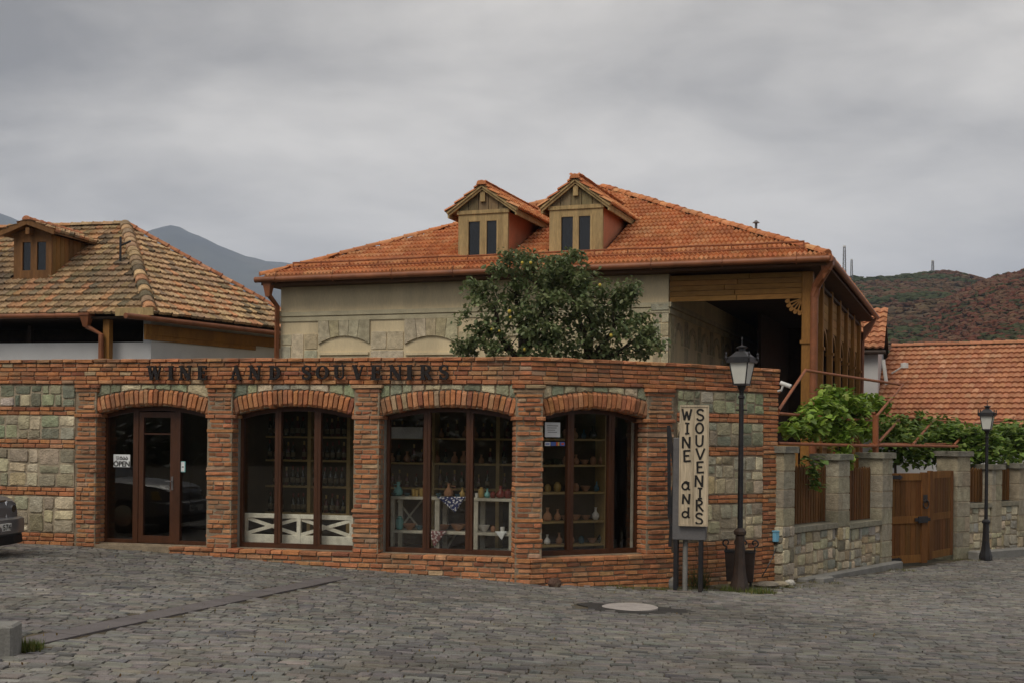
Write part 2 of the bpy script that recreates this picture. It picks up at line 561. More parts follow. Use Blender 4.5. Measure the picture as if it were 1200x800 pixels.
mat('tyre', (.015, .015, .015), rough=.85, var=.1, bump=.2)
mat('chrome', (.6, .6, .6), rough=.15, var=0, fine=0, bump=0, metal=1)
mat('plate_white', (.75, .75, .72), rough=.5, var=.05, fine=0, bump=0)
mat('ink', (.015, .013, .012), rough=.7, var=.1, fine=0, bump=0)
mat('headlight', (.72, .74, .76), rough=.08, var=.1, scale=30, fine=0, bump=0, spec=.8)
mat('paper', (.72, .74, .74), rough=.8, var=.05, fine=0, bump=0)
mat('paper_teal', (.25, .55, .55), rough=.8, var=.05, fine=0, bump=0)
mat('sticker_blue', (.08, .14, .42), rough=.5, var=0, fine=0, bump=0)
mat('sticker_red', (.55, .10, .05), rough=.5, var=0, fine=0, bump=0)
mat('sticker_gold', (.55, .38, .10), rough=.5, var=0, fine=0, bump=0)
mat('blue_plastic', (.20, .48, .68), rough=.5, var=.1, bump=.05)
mat('white_plastic', (.62, .62, .6), rough=.5, var=.1, bump=.05)
mat('sign_plank_back', (.42, .345, .245), rough=.8, var=.25, scale=6, fine=.2, bump=.3, stretch=(1, 1, .12))
mat('turquoise_glaze', (.16, .42, .40), rough=.25, var=.2, scale=10, fine=0, bump=0, spec=.6)
mat('teal_glaze', (.03, .09, .12), rough=.25, var=.2, scale=10, fine=0, bump=0, spec=.6)
mat('red_glaze', (.16, .025, .02), rough=.25, var=.2, scale=10, fine=0, bump=0, spec=.6)
mat('clay', (.34, .17, .09), rough=.7, var=.2, scale=10, bump=.1)
mat('brass_glaze', (.38, .25, .08), rough=.35, var=.2, scale=10, bump=0)
mat('white_glaze', (.62, .6, .56), rough=.3, var=.1, bump=0)
mat('bottle_glass', (.012, .018, .010), rough=.12, var=.1, bump=0, fine=0, spec=.6)
mat('red_wine_glass', (.07, .010, .010), rough=.12, var=.1, bump=0, fine=0, spec=.6)
mat('bottle_label', (.17, .14, .09), rough=.8, var=.2, scale=20, bump=0)
glass_mat('shop_glass', (.975, .98, .97), .012)
glass_mat('shelf_glass', (.9, .93, .91), .01)


def pattern_cloth(name, a, b, sc):
    m = bpy.data.materials.new(name); m.use_nodes = True; t = m.node_tree; L = t.links
    p = t.nodes['Principled BSDF']; p.inputs['Roughness'].default_value = .9
    g = N(t, 'ShaderNodeNewGeometry'); v = N(t, 'ShaderNodeTexVoronoi'); v.inputs['Scale'].default_value = sc
    L.new(g.outputs['Position'], v.inputs['Vector'])
    r = N(t, 'ShaderNodeValToRGB'); r.color_ramp.interpolation = 'CONSTANT'
    r.color_ramp.elements[0].color = (*a, 1); r.color_ramp.elements[1].color = (*b, 1); r.color_ramp.elements[1].position = .42
    L.new(v.outputs['Distance'], r.inputs[0]); L.new(r.outputs[0], p.inputs['Base Color'])
    MATS[name] = m


pattern_cloth('blue_cloth', (.65, .65, .68), (.02, .03, .12), 32)
pattern_cloth('pink_cloth', (.6, .52, .5), (.22, .08, .08), 26)

# ------------------------------------------------------------------ plan of the place
P0, P1, P2 = (0.283, 19.03), (2.595, 20.21), (4.54, 21.61)
F1 = Frame(P0, (1, -.251))          # long shop front: s negative to the left of the corner
F2 = Frame(P0, (P1[0] - P0[0], P1[1] - P0[1]))
F3 = Frame(P1, (P2[0] - P1[0], P2[1] - P1[1]))
L2 = math.hypot(P1[0] - P0[0], P1[1] - P0[1]); L3 = math.hypot(P2[0] - P1[0], P2[1] - P1[1])
FEN = Frame((4.72, 21.6), (1, 1.25))
BOUND_X = [-40, P0[0], P1[0], P2[0], 4.72, 10.35, 12.6, 24, 40]
BOUND_Y = [19.03 + .251 * 40.283, P0[1], P1[1], P2[1], 21.6, 28.5, 30.1, 39, 50]

# ------------------------------------------------------------------ ground
def sheet(name, xs, ys, dz, material, hole=None):
    xs, ys = np.array(xs, float), np.array(ys, float)
    X, Y = np.meshgrid(xs, ys); Z = gz(X, Y) + dz
    far = np.clip((np.hypot(X, Y) - 60) / 400, 0, 1); Z = Z - far * 3
    V = np.stack([X, Y, Z], -1).reshape(-1, 3); n = len(xs)
    Fs = []
    for j in range(len(ys) - 1):
        for i in range(n - 1):
            Fs.append((j * n + i, j * n + i + 1, (j + 1) * n + i + 1, (j + 1) * n + i))
    o = link(name, mesh_from(name, V, Fs, material, smooth=True))
    return tag(o, kind='structure')


def span(a, b, st): return list(np.arange(a, b + 1e-6, st))


sheet('ground', [-9000, -4000, -1500, -500, -200, -100] + span(-60, 60, 2) + [100, 200, 500, 1500, 4000, 9000],
      [-9000, -3000, -800, -200, -80] + span(-40, 70, 2) + [100, 200, 500, 1500, 4000, 9000], -.06, 'ground_soil')


def build_street():
    """dark jointed bed of the street with one sett laid after another"""
    xs = span(-34, 38, .5)
    V, Fs = [], []
    ys_n = 90
    for x in xs:
        yb = float(np.interp(x, BOUND_X, BOUND_Y)) + .12
        for k in range(ys_n + 1):
            y = -14 + (yb + 14) * k / ys_n
            V.append((x, y, float(gz(x, y)) - .014))
    n = ys_n + 1
    for i in range(len(xs) - 1):
        for k in range(ys_n):
            Fs.append((i * n + k, (i + 1) * n + k, (i + 1) * n + k + 1, i * n + k + 1))
    st = link('street', mesh_from('street', V, Fs, 'street_joint', smooth=True))
    tag(st, kind='structure')
    A, B = ground_at(20, 754), ground_at(398, 676)
    ch = (B - A); chl = ch.length; chd = ch.normalized(); chn = Vector((-chd.y, chd.x, 0)).normalized()
    mh = ground_at(738, 711.5)
    pc = Pieces('sett', 'setts', 'sett')
    ks = []
    for k in range(6):
        j = lambda a: rnd.uniform(-a, a)
        V = []
        for (ax, ay) in ((-.5, -.5), (.5, -.5), (.5, .5), (-.5, .5)): V.append((ax + j(.04), ay + j(.04), -1))
        for (ax, ay) in ((-.5, -.5), (.5, -.5), (.5, .5), (-.5, .5)): V.append((ax + j(.045), ay + j(.05), -.16 + j(.06)))
        for (ax, ay) in ((-.455, -.44), (.455, -.44), (.455, .44), (-.455, .44)): V.append((ax + j(.035), ay + j(.035), j(.07)))
        Fq = [(0, 1, 5, 4), (1, 2, 6, 5), (2, 3, 7, 6), (3, 0, 4, 7), (4, 5, 9, 8), (5, 6, 10, 9), (6, 7, 11, 10), (7, 4, 8, 11), (8, 9, 10, 11)]
        ks.append(pc.proto(V, Fq))
    th = math.atan2(-.085, 1)
    r = Vector((math.cos(th), math.sin(th), 0)); q = Vector((-r.y, r.x, 0))
    row = -2.0
    while row < 40:
        h = rnd.uniform(.095, .135)
        pos = -26 + rnd.uniform(0, .3)
        wav = rnd.uniform(-.01, .01)
        while pos < 36:
            w = rnd.choice((.11, .14, .17, .20, .25)) * rnd.uniform(.9, 1.1)
            c = pos + w / 2
            ct = row + h / 2 + .05 * math.sin(c * .35 + row * .05)
            X = r.x * c + q.x * ct; Y = r.y * c + q.y * ct
            pos += w
            if Y < 7.5 or Y > 37: continue
            yb = float(np.interp(X, BOUND_X, BOUND_Y))
            marg = .16 if X < 2.2 else (.55 if X < 4.7 else .42)
            if Y > yb - marg: continue
            if X > 1.0 and X < 4.7 and Y > yb - 1.3 and rnd.random() < (Y - (yb - 1.3)) * 0.8: continue
            if abs(X) > .47 * Y + 1.5: continue
            dx, dy = X - A.x, Y - A.y
            a = dx * chd.x + dy * chd.y; b = dx * chn.x + dy * chn.y
            if -1.4 < a < chl + .1 and abs(b) < .21: continue
            if (X - mh.x) ** 2 + ((Y - mh.y)) ** 2 < (.64 + .1 * math.sin(X * 9)) ** 2: continue
            Z = float(gz(X, Y))
            e = .3
            gx = float(gz(X + e, Y) - gz(X - e, Y)) / (2 * e); gy = float(gz(X, Y + e) - gz(X, Y - e)) / (2 * e)
            up = Vector((-gx + rnd.gauss(0, .016), -gy + rnd.gauss(0, .016), 1)).normalized()
            y2 = rnd.gauss(0, .03); rr = r * math.cos(y2) + q * math.sin(y2)
            tx = (rr - up * rr.dot(up)).normalized(); ty = up.cross(tx)
            g = rnd.uniform(.004, .016)
            wx, wy = w - g, h - g * 1.1
            P = (X, Y, Z + rnd.gauss(0, .0035))
            M = np.array([[tx.x * wx, ty.x * wy, up.x * .06, P[0]], [tx.y * wx, ty.y * wy, up.y * .06, P[1]],
                          [tx.z * wx, ty.z * wy, up.z * .06, P[2]], [0, 0, 0, 1]])
            u = rnd.random()
            base = (.180, .171, .155) if u < .55 else ((.147, .142, .136) if u < .78 else ((.220, .206, .180) if u < .92 else (.10, .098, .096)))
            big = .92 + .30 * noise.noise((X * .35, Y * .35, 3.3)) + .16 * noise.noise((X * .12, Y * .2, 8.1)); u = 1.0
            if noise.noise((X * .5, Y * .9, 11.0)) > .38: big *= .8
            pc.add(rnd.choice(ks), M, tuple(x * big for x in jit(base, .16)))
        row += h
    pc.finish(st)
    # flush stone drain channel crossing the street
    mb = MB()
    nseg = 14
    for i in range(nseg):
        a0 = -1.2 + (chl + 1.2) * i / nseg + .006; a1 = -1.2 + (chl + 1.2) * (i + 1) / nseg - .006
        pts = []
        for a, b in ((a0, -.15), (a1, -.15), (a1, .15), (a0, .15)):
            X, Y = A.x + chd.x * a + chn.x * b, A.y + chd.y * a + chn.y * b
            pts.append(Vector((X, Y, float(gz(X, Y)))))
        dz = rnd.uniform(-.003, .004)
        mb.hexa([p - Vector((0, 0, .05)) for p in pts] + [p + Vector((0, 0, .004 + dz)) for p in pts])
    o = mb.build('drain_channel', 'channel'); tag(o, kind='structure')
    # manhole with worn patch
    mb = MB()
    ring = []
    for i in range(28):
        t = 2 * math.pi * i / 28; rr = .66 + .07 * math.sin(3 * t + 1) + .04 * math.sin(7 * t)
        X, Y = mh.x + rr * 1.15 * math.cos(t) + .08, mh.y + rr * math.sin(t)
        ring.append((X, Y, float(gz(X, Y)) - .004))
    mb.add(ring + [(mh.x, mh.y, float(gz(mh.x, mh.y)) + .002)], [(i, (i + 1) % 28, 28) for i in range(28)])
    tag(mb.build('asphalt_patch', 'asphalt_patch'), kind='structure')
    mb = MB()
    zc = float(gz(mh.x, mh.y))
    mb.lathe([(.36, -.05), (.36, .012), (.34, .020), (.33, .016), (.05, .018)], (mh.x, mh.y, zc), 32)
    tag(mb.build('manhole_cover', 'manhole'), 'pale round concrete manhole cover in a dark patch of the cobbled street', 'manhole cover')
    # verge of trodden earth by the sign and the lamp
    mb = MB(); V = []
    xs = np.linspace(.9, 5.2, 24)
    for x in xs:
        yb = float(np.interp(x, BOUND_X, BOUND_Y))
        w = 1.0 if 1.6 < x < 4.6 else .6
        for k in range(6):
            y = yb + .1 - (w + .12 * math.sin(x * 5)) * k / 5
            V.append((x, y, float(gz(x, y)) - .012 + .015 * noise.noise((x * 3, y * 3, 0)) - (.012 if k == 5 else 0)))
    mb.add(V, [(i * 6 + k, i * 6 + k + 1, (i + 1) * 6 + k + 1, (i + 1) * 6 + k) for i in range(23) for k in range(5)])
    mat('verge_earth', (.125, .11, .075), rough=.95, var=.35, scale=5, fine=.35, fscale=50, bump=.6, bscale=60, dirt=.5, dirtcol=(.06, .07, .02), dscale=4)
    tag(mb.build('verge', 'verge_earth'), kind='structure')


build_street()

# ------------------------------------------------------------------ the shop
shop = empty('souvenir_shop', (0.28, 19.03, -.2), 'long low wine shop of brick and stone with arched windows along the street', 'shop')
bricks = Pieces('brick', 'brickwork', 'brick')
arch_bricks = Pieces('arch_brick', 'arch_brickwork', 'brick')
coping_bricks = Pieces('coping_brick', 'coping_brickwork', 'brick')
stones = Pieces('stone', 'rubble', 'stone')


def brick_proto(rl=0.0, rr=0.0, seed=0):
    """unit brick: x -.5..5, z -.5...5, y 0 (face) to 1; rl, rr round the left / right front edge"""
    r2 = random.Random(seed); j = lambda a: r2.uniform(-a, a)
    prof = []
    def corner(x, rr_, sgn):
        return [(x, rr_), (x - sgn * rr_ * .45, rr_ * .3), (x - sgn * rr_, 0)] if rr_ else [(x, .1), (x - sgn * .02, .0)]
    left = corner(-.5, rl, -1); right = corner(.5, rr, 1)[::-1]
    prof = left + right
    V, Fs = [], []
    n = len(prof) + 2
    full = [(-.5, 1)] + prof + [(.5, 1)]
    for z, ins in ((-.5, 0.09), (-.36, 0), (.36, 0), (.5, 0.09)):
        for (x, y) in full:
            k = (1 - .05 * (ins > 0)) if abs(x) < .6 else 1
            V.append((x * k + j(.008), y + (ins if y < .9 else 0) + j(.025) * (y < .5), z + j(.05)))
    for a in range(3):
        for i in range(n - 1):
            Fs.append((a * n + i, a * n + i + 1, (a + 1) * n + i + 1, (a + 1) * n + i))
    Fs.append(tuple(range(n))[::-1]); Fs.append(tuple(range(3 * n, 4 * n)))
    return V, Fs


def plank_proto(seed=0):
    r2 = random.Random(seed); j = lambda a: r2.uniform(-a, a); V = []
    for z in (-.5, .5):
        for x, y in ((-.5, .12), (-.46, 0), (.46, 0), (.5, .12), (.5, 1), (-.5, 1)): V.append((x + j(.012), y, z + j(.004)))
    return V, [tuple(range(6))[::-1], tuple(range(6, 12))] + [(i, (i + 1) % 6, (i + 1) % 6 + 6, i + 6) for i in range(6)]


BK = [bricks.proto(*brick_proto(seed=i)) for i in range(5)]
BKL = [bricks.proto(*brick_proto(.3, 0, 20 + i)) for i in range(3)]
BKR = [bricks.proto(*brick_proto(0, .3, 30 + i)) for i in range(3)]
BA = [arch_bricks.proto(*brick_proto(seed=40 + i)) for i in range(5)]
BC = [coping_bricks.proto(*brick_proto(seed=50 + i)) for i in range(5)]


def brick_col():
    u = rnd.random()
    c = ((.45, .192, .088) if u < .50 else (.37, .155, .076) if u < .76 else (.48, .245, .125) if u < .89 else
         (.27, .110, .060) if u < .97 else (.41, .28, .175))
    return jit(c, .18)


def course(fr, s0, s1, z, d, h=.055, dep=.12, lmin=.19, lmax=.27, gap=.013, pcs=None, ks=None, ends=(0, 0), skip=None):
    """one row of bricks with uneven lengths"""
    pcs = pcs or bricks; ks = ks or BK
    cuts = [s0]
    while s1 - cuts[-1] > lmax * 1.25:
        cuts.append(cuts[-1] + rnd.uniform(lmin, lmax))
    if s1 - cuts[-1] < lmin * .5 and len(cuts) > 1: cuts.pop()
    cuts.append(s1)
    for a, b in zip(cuts, cuts[1:]):
        if skip and skip((a + b) / 2): continue
        w = b - a - gap
        if w < .02: continue
        hh = h * rnd.uniform(.88, 1.08)
        pcs.add(rnd.choice(ks), fr.M((a + b) / 2, z + rnd.uniform(-.004, .004), d + rnd.uniform(-.009, .009), w, hh, dep, rot=rnd.gauss(0, .008)), brick_col())


def rows(fr, s0, s1, z0, z1, d, n=None, pitch=.0735, **k):
    n = n or max(1, round((z1 - z0) / pitch)); p = (z1 - z0) / n
    for i in range(n):
        off = rnd.uniform(-.0, .0)
        course(fr, s0, s1, z0 + (i + .5) * p, d, h=p - .014, **k)


STONE_GREEN = [(0.313, 0.330, 0.204), (0.356, 0.366, 0.230), (0.264, 0.277, 0.189), (0.441, 0.407, 0.260), (0.196, 0.206, 0.150), (0.564, 0.484, 0.319)]
STONE_GREY = [(0.451, 0.395, 0.269), (0.375, 0.330, 0.230), (0.550, 0.472, 0.319), (0.300, 0.260, 0.184), (0.413, 0.336, 0.200), (0.675, 0.590, 0.419), (0.350, 0.342, 0.249)]
STONE_TAN = [(0.531, 0.454, 0.313), (0.448, 0.389, 0.273), (0.378, 0.342, 0.267), (0.590, 0.519, 0.371), (0.425, 0.342, 0.220), (0.342, 0.325, 0.278)]


def stone_piece(fr, poly, col, d=0.0, proud=.014, pcs=None):
    """a rough dressed stone: rounded outline, sunk edge, slightly domed face"""
    cx = sum(p[0] for p in poly) / len(poly); cz = sum(p[1] for p in poly) / len(poly)
    out = []
    q = []
    for i in range(len(poly)):          # broken edges
        a, b = poly[i], poly[(i + 1) % len(poly)]; q.append(a); l = math.hypot(b[0] - a[0], b[1] - a[1])
        if l > .12 and rnd.random() < .75:
            k = rnd.uniform(.3, .7); w_ = rnd.uniform(-.016, .002) * min(1, l / .25); q.append((a[0] + (b[0] - a[0]) * k - (b[1] - a[1]) / l * w_, a[1] + (b[1] - a[1]) * k + (b[0] - a[0]) / l * w_))
    poly = q
    n = len(poly)
    for i in range(n):
        a, b, c = poly[i - 1], poly[i], poly[(i + 1) % n]
        k = rnd.uniform(.04, .16)
        for q in (a, c):
            l = math.hypot(q[0] - b[0], q[1] - b[1]); kk = min(k, .028 / max(l, .01) + .03)
            out.append((b[0] + (q[0] - b[0]) * kk, b[1] + (q[1] - b[1]) * kk))
    V = []
    m = len(out)
    for (x, z) in out: V.append(fr.pt(x, z, d + .05))
    for (x, z) in out: V.append(fr.pt(x + rnd.uniform(-.004, .004), z + rnd.uniform(-.004, .004), d + .006 - proud * .3))
    tl = rnd.uniform(-.05, .05), rnd.uniform(-.05, .05)
    for (x, z) in out:
        l = math.hypot(x - cx, z - cz); ins = 1 - min(.011 / max(l, .02), .25)
        X, Z = cx + (x - cx) * ins, cz + (z - cz) * ins
        V.append(fr.pt(X, Z, d - proud + rnd.uniform(-.004, .004) + (X - cx) * tl[0] + (Z - cz) * tl[1]))
    V.append(fr.pt(cx, cz, d - proud - rnd.uniform(0, .012)))
    Fs = []
    for r_ in range(2):
        for i in range(m):
            j = (i + 1) % m
            Fs.append((r_ * m + i, r_ * m + j, (r_ + 1) * m + j, (r_ + 1) * m + i))
    for i in range(m): Fs.append((2 * m + i, 2 * m + (i + 1) % m, 3 * m))
    (pcs or stones).poly([tuple(v) for v in V], Fs, col)


def guillotine(s0, s1, z0, z1, amin, amax):
    w, h = s1 - s0, z1 - z0
    if (w <= amax and h <= amax * .85 and (w * h < amax * amax * .55 or rnd.random() < .45)) or (w < amin * 1.7 and h < amin * 1.7):
        return [(s0, s1, z0, z1)]
    if (w > h * 1.15 and w >= amin * 1.7) or h < amin * 1.7:
        c = s0 + w * rnd.uniform(.33, .67)
        return guillotine(s0, c, z0, z1, amin, amax) + guillotine(c, s1, z0, z1, amin, amax)
    c = z0 + h * rnd.uniform(.33, .67)
    return guillotine(s0, s1, z0, c, amin, amax) + guillotine(s0, s1, c, z1, amin, amax)


def stone_panel(fr, s0, s1, z0, z1, pal, amin=.10, amax=.40, d=0.0, gap=.007, pcs=None, jt=.011):
    for (a, b, c, e) in guillotine(s0, s1, z0, z1, amin, amax):
        j = lambda: rnd.uniform(-jt, jt)
        poly = [(a + gap + abs(j()), c + gap + abs(j())), (b - gap - abs(j()), c + gap + abs(j())), (b - gap - abs(j()), e - gap - abs(j())), (a + gap + abs(j()), e - gap - abs(j()))]
        stone_piece(fr, poly, jit(rnd.choice(pal), .16), d, rnd.uniform(.008, .022), pcs)


Z_SILL, Z_SPR, Z_CRN, Z_PAR, Z_TOP = .19, 2.31, 2.455, 2.80, 3.216
FR_D = .20                                   # window frames stand this far behind the brick face
core = MB()
# openings: (frame, left s, right s)
W1 = (F1, F1.s(113, 560), F1.s(242, 560)); W2 = (F1, F1.s(273.5, 560), F1.s(414, 560)); W3 = (F1, F1.s(446, 560), F1.s(604, 560))
W4 = (F2, F2.s(636, 560), F2.s(758, 560))
OPEN = [W1, W2, W3, W4]


def arch_fn(sa, sb, z_spr=Z_SPR, z_crn=Z_CRN):
    c = (sb - sa) / 2; h = z_crn - z_spr; Rr = (c * c + h * h) / (2 * h); m = (sa + sb) / 2; zc = z_crn - Rr
    return (lambda s: zc + math.sqrt(max(Rr * Rr - (s - m) ** 2, 0))), m, zc, Rr


def wall_solid(fr, s0, s1, z0=-.7, z1=3.19, d0=.012, d1=.38):
    core.fbox(fr, s0, s1, z0, z1, d0, d1)


wall_solid(F1, -15, W1[1]); wall_solid(F1, W1[2], W2[1]); wall_solid(F1, W2[2], W3[1])
wall_solid(F1, W3[2], -.001); wall_solid(F2, .001, W4[1]); wall_solid(F2, W4[2], L2); wall_solid(F3, .001, L3)
FRET = Frame(P2, (F3.n.x, F3.n.y))
core.fbox(FRET, .385, 3.2, -.7, 3.19, .022, .38)
for (fr, sa, sb) in OPEN:
    az, m, zc, Rr = arch_fn(sa, sb)
    nseg = 18
    for i in range(nseg):
        a, b = sa + (sb - sa) * i / nseg, sa + (sb - sa) * (i + 1) / nseg
        core.hexa([fr.pt(a, az(a) + .003, .014), fr.pt(b, az(b) + .003, .014), fr.pt(b, az(b) + .003, .38), fr.pt(a, az(a) + .003, .38),
                   fr.pt(a, 3.19, .014), fr.pt(b, 3.19, .014), fr.pt(b, 3.19, .38), fr.pt(a, 3.19, .38)])
    core.fbox(fr, sa, sb, -.7, Z_SILL - .02, -.05, .5)
# plinth backing under the fronts
core.fbox(F1, -5.95, .02, -.8, Z_SILL - .03, -.105, .011); core.fbox(F2, -.02, L2 + .02, -.8, Z_SILL - .03, -.105, .011)
core.build('wall', 'mortar', shop)

# parapet: rows of brick and the coping row
for fr, s0, s1 in ((F1, -14.8, .012), (F2, -.012, L2 + .012), (F3, -.012, L3 + .03), (FRET, -.03, 2.6)):
    n = 6; p = (Z_TOP - Z_PAR) / n
    for i in range(n):
        d = -.035 if i in (0, n - 1) else -.012
        z = Z_PAR + (i + .5) * p
        if i == n - 1: course(fr, s0, s1, z + .006, d - .005, h=.058, dep=.42, lmin=.2, lmax=.32, pcs=coping_bricks, ks=BC)
        else: course(fr, s0, s1, z, d, h=p - .013)

# piers
def pier(fr, s0, s1, z0, d=-.075, wide=.035):
    w = s1 - s0
    def one(z, h, s0, s1, d):
        w = s1 - s0
        u = rnd.random()
        dep = .44 + (-.075 - d)
        if u < .2: cuts = [s0, s1]
        elif u < .8: cuts = [s0, s0 + w * rnd.choice((.36, .62, .5, .68)), s1]
        else: cuts = [s0, s0 + w * .3, s0 + w * .68, s1]
        for i in range(len(cuts) - 1):
            a, b = cuts[i], cuts[i + 1]
            ks = BKL if (i == 0 and len(cuts) > 2) else (BKR if (i == len(cuts) - 2 and len(cuts) > 2) else BK)
            bricks.add(rnd.choice(ks), fr.M((a + b) / 2 + rnd.uniform(-.006, .006), z, d + rnd.uniform(-.012, .01), b - a - (.014 if len(cuts) > 2 else 0), h * rnd.uniform(.9, 1.05),
                                            .16 if ks is not BK else dep - .05, rot=rnd.gauss(0, .006)), brick_col())
            if ks is not BK:     # the header behind shows in the reveal
                bricks.add(rnd.choice(BK), fr.M((a + b) / 2, z, d + .17, b - a - .005, h, dep - .22), brick_col())
    z = z0
    p = (Z_SPR - .06 - z0) / max(1, round((Z_SPR - .06 - z0) / .0765))
    while z < Z_SPR - .07:
        one(z + p / 2, p - .018, s0, s1, d); z += p
    one(z + .035, .056, s0 - wide, s1 + wide, d - .025)
    z += .075
    e = .02
    n = round((Z_PAR - .07 - z) / .0735); p = (Z_PAR - .07 - z) / n
    for i in range(n): one(z + p / 2, p - .017, s0 + e - (.03 if i == n - 1 else 0), s1 - e + (.03 if i == n - 1 else 0), d); z += p
    one(Z_PAR - .035, .055, s0 - wide, s1 + wide, d - .03)


def pier_px(fr, xa, xb, z0): pier(fr, fr.s(xa, 560, -.075), fr.s(xb, 560, -.075), z0)


pier_px(F1, 87.5, 112.5, .12); pier_px(F1, 241, 272, Z_SILL - .01); pier_px(F1, 412.5, 444.5, Z_SILL - .01)
tb = (F1.t + F2.t).normalized()
F4 = Frame(P0, (tb.x, tb.y))
pier_px(F4, 603, 637, Z_SILL - .01)
pier_px(F2, 758, 790, Z_SILL - .01)
# mortar cores of the piers
for fr, xa, xb in ((F1, 87.5, 112.5), (F1, 241, 272), (F1, 412.5, 444.5), (F4, 603, 637), (F2, 758, 790)):
    pcm = MB(); pcm.fbox(fr, fr.s(xa, 560, -.075) + .018, fr.s(xb, 560, -.075) - .018, -.6, Z_PAR - .01, -.06, .33)
    pcm.build('pier_core', 'mortar', shop)

# arches, spandrel stones
for (fr, sa, sb) in OPEN:
    az, m, zc, Rr = arch_fn(sa - .01, sb + .01)
    half = math.asin(((sb - sa) / 2 + .045) / Rr)
    dep = .255
    n = round(2 * half * (Rr + dep / 2) / .086)
    for i in range(n):
        a = -half + 2 * half * (i + .5) / n
        rr = Rr + dep / 2 + rnd.uniform(-.006, .006)
        wd = 2 * half / n * (Rr + dep / 2) - .017
        arch_bricks.add(rnd.choice(BA), fr.M(m + rr * math.sin(a), zc + rr * math.cos(a), -.028 + rnd.uniform(-.01, .008), wd, dep * rnd.uniform(.95, 1.02), .36, rot=-a + rnd.gauss(0, .015)), brick_col())
    # stones above the arch
    Ro = Rr + dep + .016
    zo = lambda s: zc + math.sqrt(max(Ro * Ro - (s - m) ** 2, 0))
    s = sa - .02
    while s < sb - .02:
        hgt = Z_PAR - zo(s + .1)
        w = rnd.uniform(.16, .30) if hgt > .12 else rnd.uniform(.2, .42)
        e = min(s + w, sb + .02)
        if sb + .02 - e < .1: e = sb + .02
        poly = [(s + .01, zo(s + .01)), ((s + e) / 2, zo((s + e) / 2)), (e - .01, zo(e - .01)), (e - .01, Z_PAR - .012), (s + .01, Z_PAR - .012)]
        if Z_PAR - .012 - max(q[1] for q in poly[:3]) > .02:
            stone_piece(fr, poly, jit(rnd.choice(STONE_GREEN if hgt > .1 else STONE_GREEN + STONE_TAN), .12), .004, .012)
        s = e

# stone panels with double courses of brick
def banded(fr, s0, s1, z_low):
    mb = MB()
    for z0, z1 in ((2.43, Z_PAR - .01), (1.89, 2.28), (1.095, 1.73), (.335, .94)): mb.fbox(fr, s0 + .01, s1 - .01, z0 + .004, z1 - .004, .0005, .02)
    mb.build('panel_mortar', 'light_mortar', shop)
    stone_panel(fr, s0, s1, 2.43, Z_PAR - .005, STONE_GREEN + [(.55, .50, .40)], .075, .34, jt=.014)
    rows(fr, s0, s1, 2.285, 2.43, -.012, 2)
    stone_panel(fr, s0, s1, 1.89, 2.28, STONE_GREEN[:5] + STONE_GREY, .075, .36, jt=.014)
    rows(fr, s0, s1, 1.735, 1.885, -.012, 2)
    stone_panel(fr, s0, s1, 1.095, 1.73, STONE_GREY, .075, .40, jt=.02)
    rows(fr, s0, s1, .945, 1.09, -.012, 2)
    stone_panel(fr, s0, s1, .335, .94, STONE_GREY, .075, .40, jt=.02)
    rows(fr, s0, s1, z_low, .33, -.012)


banded(F1, -14.6, F1.s(87.5, 560), -.02)
qs = F3.s(894, 560)
banded(F3, .06, qs, -.62)
for i in range(46):
    z = -.62 + i * .0743 + .037
    if z > Z_PAR - .03: break
    k = (.13, .17, .29)[i % 3]
    if k > .25: course(F3, qs, L3 + .012, z, -.012, h=.057, lmin=.25, lmax=.3)
    else:
        course(F3, qs - (.03 if i % 2 else 0), qs + k, z, -.012, h=.057, lmin=.1, lmax=.2); course(F3, qs + k, L3 + .012, z, -.012, h=.057, lmin=.08, lmax=.2)
    course(FRET, .0, 2.4, z, -.008, h=.057)
# plinth courses under the shop windows
npl = 11
for fr, s0, s1 in ((F1, -5.95, .052), (F2, -.052, L2 + .03)):
    for i in range(npl):
        z = Z_SILL - .04 - i * .078
        course(fr, s0, s1, z, -.125 if i else -.135, h=.062, dep=.2, lmin=.18, lmax=.30,
               skip=lambda s: z + .03 < float(gz(*fr.pt(s, 0, -.1)[:2])) - .02)
# rowlock sill slabs behind the top plinth course
sl = MB()
for (fr, sa, sb) in OPEN: sl.fbox(fr, sa - .02, sb + .02, Z_SILL - .05, Z_SILL - .004, .06, .5)
sl.build('sill', 'mortar', shop)
bricks.finish(shop); arch_bricks.finish(shop); coping_bricks.finish(shop); stones.finish(shop)

# ------------------------------------------------------------------ shop windows and door
for (fr, sa, sb) in OPEN:
    rv = MB(); rv.fbox(fr, sa - .005, sa + .022, Z_SILL, Z_SPR + .03, FR_D - .07, FR_D + .1); rv.build('reveal', 'plaster_reveal', shop); rv = MB(); rv.fbox(fr, sb - .022, sb + .005, Z_SILL, Z_SPR + .03, FR_D - .07, FR_D + .1)
    rv.build('reveal', 'plaster_reveal', shop)


def strip_arch(mb, fr, a, b, fn, top, bot, d0, d1, n=14):
    for i in range(n):
        p, q = a + (b - a) * i / n, a + (b - a) * (i + 1) / n
        mb.hexa([fr.pt(p, fn(p) - bot, d0), fr.pt(q, fn(q) - bot, d0), fr.pt(q, fn(q) - bot, d1), fr.pt(p, fn(p) - bot, d1),
                 fr.pt(p, fn(p) - top, d0), fr.pt(q, fn(q) - top, d0), fr.pt(q, fn(q) - top, d1), fr.pt(p, fn(p) - top, d1)])


def pane_mesh(parent, fr, a, b, z0, fn, drop, d, name='pane'):
    top = [(a + (b - a) * i / 6, fn(a + (b - a) * i / 6) - drop) for i in range(7)]
    poly = [fr.pt(a, z0, d), fr.pt(b, z0, d)] + [fr.pt(s, z, d) for s, z in top[::-1]]
    mb = MB(); mb.prism(poly, fr.n * .006)
    return mb.build(name, 'shop_glass', parent)


